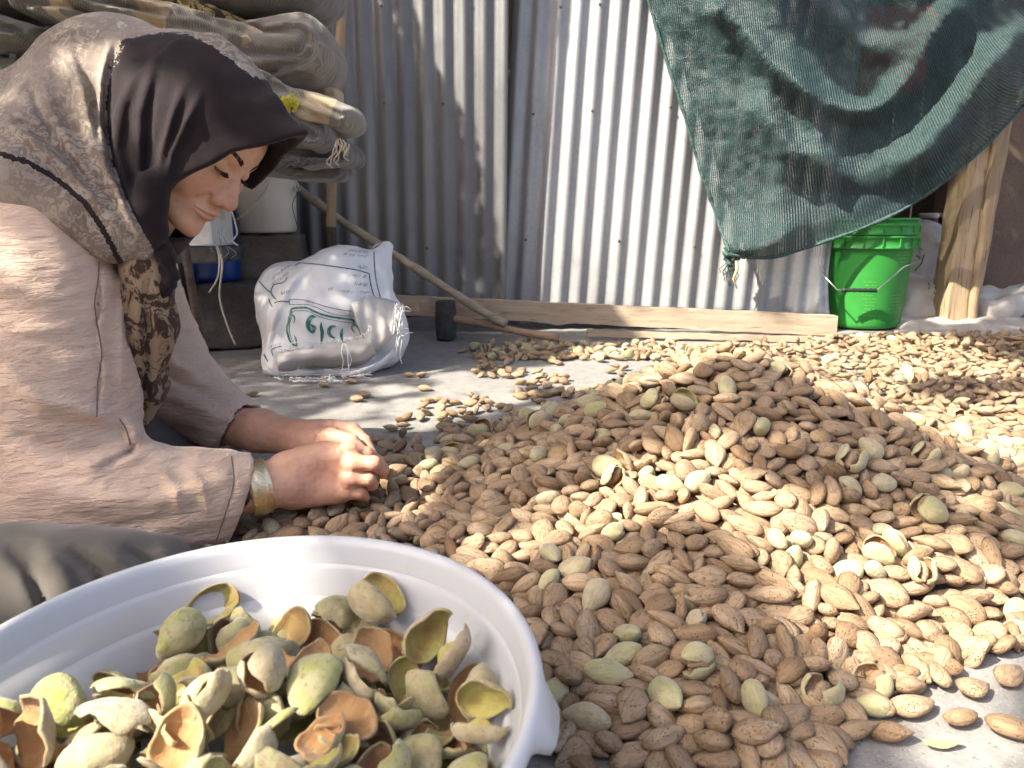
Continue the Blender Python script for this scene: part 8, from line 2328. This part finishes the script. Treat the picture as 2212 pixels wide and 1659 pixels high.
def scarf_outer(P):
    H = to_head(P); S = H.copy(); S[:, 1] = np.abs(S[:, 1])
    d = ellip(S, (-92, 0, 16), (112, 86, 104))
    d = smin(d, ellip(S, (-214, 0, -32), (108, 90, 97)), 55)
    # hood running forward to its peak over the forehead
    top = np.interp(H[:, 0], (-120, -70, -15, 57, 75), (120, 120, 113, 106, 103)).astype(np.float32)
    wd = np.interp(H[:, 0], (-120, -40, 0, 30, 57, 75), (88, 84, 76, 60, 44, 38)).astype(np.float32)
    e = np.clip((H[:, 2] + 60) / (top + 60), -1, 1)
    hood = (np.sqrt(np.maximum(1e-4, (np.abs(H[:, 1]) / wd) ** 1.7 + np.abs((H[:, 2] + 60) / (top + 60)) ** 1.75)) - 1) * 62
    hood = np.maximum(np.maximum(hood, H[:, 0] - 74), -(H[:, 0] + 120))
    hood = np.maximum(hood, -(H[:, 2] + 62))
    d = smin(d, hood, 14)
    d = smin(d, chain(H, [(-66, 50, -50), (-58, 44, -98)], [30, 26]), 20)   # under the jaw
    d = d / 1000.0
    d = smin(d, chain(P, [hd(-90, 0, -70), hd(-130, 0, -160), at(170, 560, 1.12)], [.078, .085, .10], .03), .03)
    d = smin(d, chain(P, [hd(-232, 10, -70), at(75, 310, 1.10), at(-60, 440, 1.10)], [.084, .084, .085], .04), .05)
    d = smin(d, chain(P, [at(110, 330, 1.03), at(190, 420, 1.0), at(265, 500, .985), at(320, 545, .985)], [.072, .050, .036, .018], .02), .03)
    d = smin(d, chain(P, [at(-80, 400, .98), at(60, 385, .965), at(165, 455, .96), at(235, 540, .965)], [.05, .045, .030, .016], .02), .02)
    u, v = px(P)
    near = np.clip((1.10 - P[:, 1]) / .05, 0, 1)
    d = d - folds(u, v, SCARF_FOLDS) * near
    return d + .0022 * fbm(P, 22, 2)
def scarf_field(P):
    o = scarf_outer(P)
    H = to_head(P)
    edge = np.interp(H[:, 2], EDGE_U, EDGE_F).astype(np.float32)
    edge = edge - 45 * np.clip(-H[:, 1] / 25, 0, 1) * np.clip((-40 - H[:, 2]) / 20, 0, 1)
    cut = (H[:, 0] - edge - 1.2 * np.sin(H[:, 2] / 9)) / 1000.0 * .80
    sh = np.maximum(o, -(o + .0065))                                # a shell
    solid_back = np.maximum(o, (H[:, 0] + 95) / 1000.0)             # packed cloth behind
    d = np.minimum(sh, solid_back)
    box_ = np.maximum(np.abs(H[:, 1]) - 95, np.maximum(H[:, 2] - 160, -(H[:, 2] + 134))) / 1000.0
    d = smax(d, -np.maximum(-cut, box_), .004)
    side = chain(P, [at(352, 372, .968), at(333, 400, .965), at(326, 440, .965), at(327, 495, .972), at(318, 530, .985)], [.008, .0185, .0190, .0185, .020], .008)
    d = smin(d, side, .010)
    return d
def pinned(P):
    """knotted ends under the chin"""
    d = chain(P, [at(322, 505, 1.0), at(352, 540, .985), at(372, 590, .98), at(352, 632, .985)], [.016, .013, .010, .009], .004)
    d = smin(d, chain(P, [at(330, 520, 1.0), at(345, 580, .99), at(330, 620, .985), at(300, 640, .985)], [.014, .012, .010, .010], .004), .004)
    d = smin(d, chain(P, [at(270, 560, .985), at(300, 620, .982), at(345, 630, .982), at(368, 600, .985), at(368, 560, .99)], [.008, .009, .009, .008, .006], .003), .003)
    return d + .003 * vnoise(P, 60) + .0015 * np.sin(P[:, 0] * 420 + P[:, 2] * 300)
def hanging_end(P):
    d = chain(P, [at(318, 585, .995), at(322, 700, 1.0), at(308, 830, 1.01), at(290, 915, 1.02)], [.034, .032, .030, .020], .02)
    u, v = px(P)
    return d - folds(u, v, [([(300, 600), (290, 750), (275, 900)], 8, .006), ([(335, 600), (345, 720), (325, 880)], 8, .006), ([(318, 600), (320, 760), (300, 920)], 6, -.008)]) + .003 * fbm(P, 30, 2)
def scarf():
    m = M('printed cotton scarf', .92, 0, .12, .10)
    co = m.co
    warp = m.n('ShaderNodeVectorMath', operation='MULTIPLY_ADD')
    nz = m.n('ShaderNodeTexNoise'); m.l(co, nz.inputs['Vector']); nz.inputs['Scale'].default_value = 30
    m.l(nz.outputs['Color'], warp.inputs[0]); warp.inputs[1].default_value = (.03, .03, .03); m.l(co, warp.inputs[2])
    v = m.voro(62, warp.outputs[0]); n2 = m.noise(75, 4, .7, co, 1.5); n3 = m.noise(9, 3, .5)
    light = m.ramp(m.noise(14, 4), [(.3, (.30, .25, .215)), (.7, (.38, .325, .275))])
    blot = m.math('MULTIPLY', m.ramp(n2, [(.46, 0.0), (.52, 1.0)]), m.ramp(n3, [(.40, .25), (.60, 1.0)]))
    light = m.mix(m.math('MULTIPLY', blot, .85), light, (.165, .120, .090))
    light = m.mix(m.math('MULTIPLY', m.ramp(m.noise(40, 5, .7, m.map((1.0, 1, .35)), 2.0), [(.60, 0.0), (.64, .8)]), m.ramp(n3, [(.5, 1.0), (.62, 0.0)])), light, (.55, .49, .42))
    darkc = m.ramp(m.noise(26, 4), [(.3, (.017, .0125, .0145)), (.7, (.028, .0205, .0225))])
    dots = m.math('MULTIPLY', m.ramp(n2, [(.45, 0.0), (.50, 1.0)]), 1.0)
    k = m.attr('dark')
    # the border of the dark ground breaks up into spots
    kk = m.math('ADD', k, m.math('MULTIPLY', m.math('SUBTRACT', n2, .5), 1.3))
    mask = m.ramp(kk, [(.46, 0.0), (.52, 1.0)])
    c = m.mix(mask, light, darkc)
    brown = m.mix(m.ramp(m.noise(38, 5, .7, co, 1.0), [(.47, 0.0), (.53, 1.0)]), (.060, .036, .026), (.33, .235, .15))
    c = m.mix(m.attr('brown'), c, brown)
    m.color(c)
    tw = m.wave(1.0, m.map((260, 0, 520), (0, .5, 0)), 1.0, 2, 'Z')
    m.bump(tw, .35, .0012); m.bump(m.noise(240, 3), .35, .0010); m.bump(m.noise(45, 3, .5, m.map((1, 1, .4))), .35, .004)
    ms = m.done()
    lo, hi = bounds([hd(60, 100, 120), hd(60, -100, 120), hd(-350, 0, 100), hd(-350, 100, -120), hd(20, 100, -140), hd(20, -100, -140), at(-160, 300, 1.05), at(-160, 520, 1.05), at(320, 600, 1.0)], .03)
    V, Q = field_mesh(scarf_field, lo, hi, .0028)
    me = fast_mesh('headscarf', V, Q)
    u, v = px(np.array([q.co[:] for q in me.vertices]))
    # boundary of the dark ground: right of this line the cloth is dark
    bl = np.array(((-400, 470), (30, 395), (64, 350), (84, 262), (150, 242), (210, 230), (290, 232), (350, 243), (420, 268), (470, 292), (540, 332), (700, 380)), float)
    ub = np.interp(v, bl[:, 0], bl[:, 1])
    ub = np.where(v < 64, 350 + (64 - v) * 3.0, ub)
    H = to_head(np.array([q.co[:] for q in me.vertices], np.float32))
    spread_w = np.where(v < 150, 60, 14)
    dk = np.clip(.5 + (u - ub) / spread_w, 0, 1) 
    # along the crown the dark ground starts a little below the ridge
    ridge = np.interp(u, (240, 300, 350, 400, 450, 500, 560, 660), (84, 75, 70, 72, 95, 130, 170, 200))
    dk = dk * np.clip(.5 + (v - ridge) / 26, 0, 1)
    # black edging of the lower layer
    dk = np.maximum(dk, (polydist(u, v, [(-60, 318), (0, 332), (60, 350), (130, 392), (185, 440), (225, 500), (262, 570)]) < 6) * 1.0)
    attr(me, 'dark', dk); attr(me, 'brown', np.zeros(len(dk)))
    hs = link('headscarf', me, ms, PERSON)
    lo, hi = bounds([at(260, 490, .99), at(380, 650, .99)], .05)
    V, Q = field_mesh(pinned, lo, hi, .003)
    me = fast_mesh('scarf_knot', V, Q); n = len(me.vertices)
    attr(me, 'dark', np.ones(n)); attr(me, 'brown', np.zeros(n))
    link('scarf_knot', me, ms, hs)
    lo, hi = bounds([at(260, 560, 1.0), at(380, 940, 1.0)], .05)
    V, Q = field_mesh(hanging_end, lo, hi, .0035)
    me = fast_mesh('scarf_end', V, Q); n = len(me.vertices)
    attr(me, 'dark', np.zeros(n)); attr(me, 'brown', np.ones(n))
    link('scarf_end', me, ms, hs)
scarf()

TUNIC_FOLDS = [([(216, 560), (214, 640), (206, 720), (218, 800), (208, 905)], 5, -.005), ([(224, 560), (226, 650), (214, 730), (227, 810), (218, 905)], 7, .004),
               ([(262, 470), (268, 600), (262, 720), (266, 905)], 9, .006),
               ([(0, 800), (90, 868), (190, 890), (262, 905)], 20, .014), ([(262, 905), (292, 930), (290, 955)], 14, .012), ([(296, 962), (270, 985), (215, 1010)], 8, -.012),
               ([(30, 935), (140, 980), (260, 962)], 16, -.007), ([(150, 1010), (230, 1000), (310, 985)], 13, .006), ([(60, 1040), (170, 1080), (330, 1080), (460, 1050)], 22, .006),
               ([(120, 1110), (260, 1140), (420, 1110)], 16, -.006), ([(340, 1000), (380, 1060), (390, 1130)], 12, .005), ([(400, 1000), (440, 1060), (450, 1120)], 10, .004),
               ([(500, 985), (505, 1050), (470, 1165)], 4, -.003), ([(20, 420), (70, 440), (120, 500), (170, 600)], 30, .008), ([(-10, 600), (60, 640), (150, 650)], 18, .004), ([(0, 700), (80, 720), (180, 705)], 16, .004)]
FAR_FOLDS = [([(345, 745), (380, 790), (430, 812)], 10, .006), ([(330, 790), (390, 830), (450, 850)], 9, -.006), ([(350, 850), (420, 880), (480, 900)], 12, .005), ([(340, 905), (400, 930), (470, 950)], 9, -.004)]
def tunic_field(P):
    d = chain(P, [at(140, 470, 1.13), at(70, 560, 1.10), at(58, 760, 1.11), at(40, 980, 1.12), at(-20, 1080, 1.08)], [.085, .125, .128, .145, .14], .04)
    d = smin(d, chain(P, [at(215, 470, 1.10), at(225, 640, 1.10), at(222, 800, 1.09), at(215, 880, 1.07)], [.035, .045, .048, .045], .03), .05)
    arm = chain(P, [at(40, 470, 1.02), at(70, 640, .985), at(90, 850, .945), at(120, 1035, .905)], [.095, .104, .105, .096], .05)
    d = smin(d, arm, .035)
    fore = chain(P, [at(120, 1035, .905), at(230, 1075, .895), at(350, 1085, .905), at(450, 1070, .925), at(535, 1048, .945)], [.090, .075, .063, .054, .044], .03)
    d = smin(d, fore, .03)
    d = smin(d, chain(P, [at(440, 1105, .925), at(480, 1135, .925)], [.03, .018]), .03)   # loose underside at the cuff
    farr = chain(P, [at(250, 560, 1.22), at(330, 760, 1.25), at(400, 855, 1.215), at(522, 928, 1.150)], [.085, .074, .063, .047], .03)
    d = smin(d, farr, .04)
    u, v = px(P)
    near = np.clip((1.06 - P[:, 1]) / .03, 0, 1)
    d = d - folds(u, v, TUNIC_FOLDS) * near - folds(u, v, FAR_FOLDS) * (1 - near)
    # crinkles running across
    q = P * np.array((1, 1, 2.6), np.float32)
    d = d + .0018 * fbm(q, 26, 2) + .0012 * vnoise(P * np.array((.6, .6, 2.2), np.float32), 90)
    # open cuffs
    ax = np.array(at(620, 1035, .962) - at(450, 1070, .925)); ax /= np.linalg.norm(ax)
    ax2 = ax * .95 + np.array((0, 0, -.45)); ax2 /= np.linalg.norm(ax2)
    pc = np.array(at(531, 1044, .944))
    d = smax(d, np.where((P[:, 1] < 1.04) & (P[:, 0] > pc[0] - .2), (P - pc.astype(np.float32)) @ ax2.astype(np.float32), -1), .005)
    d = smax(d, -cone(P, at(490, 1058, .935), at(600, 1030, .965), .030, .042), .004)
    bx = np.array(at(640, 949, 1.095) - at(450, 900, 1.185)); bx /= np.linalg.norm(bx)
    bx2 = np.array((.74, -.15, -.62)); bx2 /= np.linalg.norm(bx2)
    pf = np.array(at(516, 926, 1.152))
    d = smax(d, np.where((P[:, 1] >= 1.04) & (P[:, 0] > pf[0] - .12), (P - pf.astype(np.float32)) @ bx2.astype(np.float32), -1), .005)
    d = smax(d, -cone(P, at(478, 915, 1.17), at(600, 948, 1.11), .034, .046), .004)
    return d
def tunic():
    m = M('crinkled pale pink cotton', .92, 0, .12, .35)
    n = m.noise(6, 4, .6)
    c = m.ramp(n, [(.3, (.60, .425, .325)), (.7, (.67, .495, .385))])
    c = m.mix(m.ramp(m.noise(3.2, 3, .5), [(.50, 0.0), (.70, .7)]), c, (.62, .455, .32))
    m.color(c)
    cr = m.noise(1.0, 4, .62, m.map((26, 26, 120)), 1.0)
    cr2 = m.noise(1.0, 3, .6, m.map((70, 70, 260)), .6)
    m.bump(cr, .85, .0065); m.bump(cr2, .8, .0030); m.bump(m.noise(700, 2), .2, .0008)
    mt = m.done()
    lo, hi = bounds([at(-330, 330, 1.10), at(-330, 1200, 1.10), at(540, 1100, .90), at(540, 980, .84), at(570, 880, 1.25), at(300, 560, 1.3), at(-200, 900, 1.28)], .04)
    lo[0] = max(lo[0], -.95)
    V, Q = field_mesh(tunic_field, lo, hi, .0038)
    V[:, 2] = np.maximum(V[:, 2], .004)
    tn = link('tunic', fast_mesh('tunic', V, Q), mt, PERSON)
    ms = M('dark stitch line', .9); ms.color((.20, .14, .12)); ms = ms.done()
    from mathutils.bvhtree import BVHTree
    bv = BVHTree.FromPolygons([v.co for v in tn.data.vertices], [p.vertices for p in tn.data.polygons])
    for pts, r in ([(214, 565), (211, 610), (204, 660), (214, 720), (220, 770), (211, 830), (209, 900)], .0010), ([(258, 905), (272, 925), (282, 960)], .0010), ([(500, 986), (505, 1040), (490, 1100), (468, 1165)], .0008):
        P = []
        for u, v in spline([np.array(p) for p in pts], 40):
            d = (at(u, v, 1) - Vector((0, 0, CAM_H))).normalized()
            h = bv.ray_cast(Vector((0, 0, CAM_H)), d)
            if h[0] is not None: P.append(h[0] + h[1] * .0003)
        if len(P) > 3: tube('seam', P, r, ms, tn, 5)
tunic()
def trousers():
    m = M('grey olive cloth', .9, 0, .15, .2)
    n = m.noise(8, 4)
    m.color(m.ramp(n, [(.3, (.105, .094, .082)), (.7, (.14, .127, .11))])); m.bump(m.noise(300, 3), .25, .001); m.bump(m.noise(30, 3), .25, .005)
    mt = m.done()
    PL = [([(10, 1180), (60, 1230), (95, 1300), (120, 1380)], 13, -.009), ([(75, 1175), (130, 1230), (165, 1310)], 22, .010), ([(150, 1180), (215, 1235), (250, 1300)], 13, -.009), ([(205, 1175), (280, 1230), (310, 1290)], 20, .009),
          ([(265, 1180), (320, 1215), (345, 1250)], 11, -.007), ([(330, 1190), (360, 1200), (375, 1230)], 10, .006)]
    def f(P):
        d = chain(P, [at(-420, 1190, .92), at(-150, 1270, .80), at(60, 1285, .765), at(230, 1262, .775), at(350, 1228, .80)], [.10, .078, .066, .052, .034], .05)
        d = smin(d, chain(P, [at(-200, 1150, .98), at(150, 1150, .95), at(330, 1180, .90)], [.09, .05, .03], .03), .03)
        d = smin(d, chain(P, [at(80, 990, 1.12), at(290, 985, 1.14), at(430, 1000, 1.20), at(494, 995, 1.21)], [.10, .066, .046, .028], .03), .03)
        u, v = px(P)
        near = np.clip((.9 - P[:, 1]) / .05, 0, 1)
        d = d - 1.5 * folds(u, v, PL) * near
        d = np.maximum(d, .002 - P[:, 2])
        # keep clear of the basin
        return np.maximum(d, .205 - np.hypot(P[:, 0] - BX, P[:, 1] - BY)) + .0025 * fbm(P, 18, 2)
    lo, hi = bounds([at(-520, 1190, .95), at(-400, 1290, .72), at(500, 980, 1.25), at(380, 1260, .72)], .08)
    lo[2] = -.01
    V, Q = field_mesh(f, lo, hi, .0042)
    link('trousers', fast_mesh('trousers', V, Q), mt, PERSON)
trousers()
def bangle():
    m = M('engraved gold', .30, 1.0, .5)
    v = m.voro(230, None, 'SMOOTH_F1'); w = m.noise(150, 3, .5, None, 2.5)
    m.color(m.ramp(w, [(.35, (.74, .56, .30)), (.6, (.92, .78, .52))])); m.rough(m.ramp(w, [(.3, .42), (.7, .26)]))
    m.bump(w, .5, .0012); m.bump(v, .25, .0008)
    mg = m.done()
    c = at(555, 1053, .9445)
    ax = (at(620, 1036, .962) - at(520, 1058, .936)).normalized()
    ax = (ax + Vector((0, .12, .0))).normalized()
    b = Vector((0, -1, .0)); b = (b - ax * b.dot(ax)).normalized(); u = ax.cross(b)
    if u.z < 0: u = -u
    prof = []
    w2 = .0135
    for t, dr in ((-1, -.0008), (-1, .0012), (-.85, .0022), (-.7, .0014), (-.4, .0024), (0, .0028), (.4, .0024), (.7, .0014), (.85, .0022), (1, .0012), (1, -.0008), (0, 0.0)):
        prof.append((t * w2, dr))
    N = 72
    vs, fs = [], []
    for t, dr in prof:
        for j in range(N):
            a = 2 * math.pi * j / N
            vs.append(c + ax * t + (b * math.cos(a) * (.0325 + dr) + u * math.sin(a) * (.0352 + dr)))
    n = len(prof)
    for i in range(n):
        for j in range(N):
            fs.append((i * N + j, ((i + 1) % n) * N + j, ((i + 1) % n) * N + (j + 1) % N, i * N + (j + 1) % N))
    add('bangle', vs, fs, mg, PERSON)
bangle()
# the almond she is opening
_o = bpy.data.objects.new('almond', nut_mesh('almond', 'shell', nut_kinds(True)[0][1]))
COL.objects.link(_o)
_o.location = at(851, 1016, .984); _o.rotation_euler = (.3, -.25, .25)
tag(_o, 'tan almond held between the fingertips of the woman', 'almond')
# ---------------------------------------------------------------- the unseen tree that shades the yard, crown gaps shaped for the sun patches
def tree():
    A = Vector((TO_SUN.y, -TO_SUN.x, 0)).normalized(); B = A.cross(TO_SUN).normalized()
    cell = .02
    lit = set()
    for b, r in GAPS.items():
        for a0, a1 in zip(r[::2], r[1::2]):
            for a in range(a0, a1 + 1): lit.add((a, b))
    rs = np.random.RandomState(11)
    n = 110000
    a0, a1, b0, b1 = CROWN
    a = (a0 + (a1 - a0) * rs.rand(n)) * cell; b = (b0 + (b1 - b0) * rs.rand(n)) * cell
    z = 2.25 + 1.1 * rs.rand(n)
    A_, B_, S_ = np.array(A), np.array(B), np.array(TO_SUN)
    t = (z - b * B_[2]) / S_[2]
    P = a[:, None] * A_ + b[:, None] * B_ + t[:, None] * S_
    # each leaf: a slim blade of two facets, lying roughly across the light
    d = rs.randn(n, 3); d -= .75 * (d @ S_)[:, None] * S_; d /= np.linalg.norm(d, axis=1)[:, None]
    w = np.cross(d, S_ + .45 * rs.randn(n, 3)); w /= np.linalg.norm(w, axis=1)[:, None]
    L = (.022 + .010 * rs.rand(n))[:, None]; Wd = (.0100 + .004 * rs.rand(n))[:, None]
    ok = np.ones(n, bool)
    for tip in (P, P - .9 * d * L, P + .9 * d * L, P - .7 * w * Wd, P + .7 * w * Wd):
        ia, ib = np.floor(tip @ A_ / cell).astype(int), np.floor(tip @ B_ / cell).astype(int)
        ok &= np.array([(x, y) not in lit for x, y in zip(ia.tolist(), ib.tolist())])
    P, d, w, L, Wd = P[ok], d[ok], w[ok], L[ok], Wd[ok]; n = len(P)
    V = np.stack((P - d * L, P - w * Wd, P + d * L, P + w * Wd), 1).reshape(-1, 3)
    Q = np.arange(4 * n).reshape(-1, 4)
    m = M('almond leaf', .5, 0, .4); m.color(m.ramp(m.noise(3, 3), [(.3, (.045, .085, .022)), (.7, (.085, .13, .04))])); m.b.inputs['Roughness'].default_value = .5
    mb = M('grey bark', .9); nb = mb.noise(12, 5, .6, mb.map((1, 1, .3))); mb.color(mb.ramp(nb, [(.3, (.07, .055, .045)), (.7, (.16, .13, .105))])); mb.bump(nb, .8, .02); mb = mb.done()
    base = Vector((-2.3, -1.7, 0))
    tr = thing('almond_tree', 'almond tree behind the viewer whose leaves shade the yard', 'tree', base)
    link('crown', fast_mesh('crown', V, Q), m.done(), tr)
    tube('trunk', spline([base, base + Vector((.05, .1, .7)), base + Vector((.0, .3, 1.4)), base + Vector((.2, .6, 2.1))], 14), [.13 - .004 * i for i in range(14)], mb, tr, 12)
    top = base + Vector((.2, .6, 2.05))
    for k in range(40):
        q = P[rs.randint(n)]
        mid = top.lerp(Vector(q), .5) + Vector((0, 0, .15))
        sp = spline([top, mid, Vector(q)], 24)
        if any((int(math.floor(p @ A_ / cell)) + i, int(math.floor(p @ B_ / cell)) + j) in lit for p in sp for i in (-2, 0, 2) for j in (-2, 0, 2)): continue
        tube('limb', sp[::2][:10] + [sp[-1]], [.05 - .0042 * i for i in range(11)], mb, tr, 8)
tree()
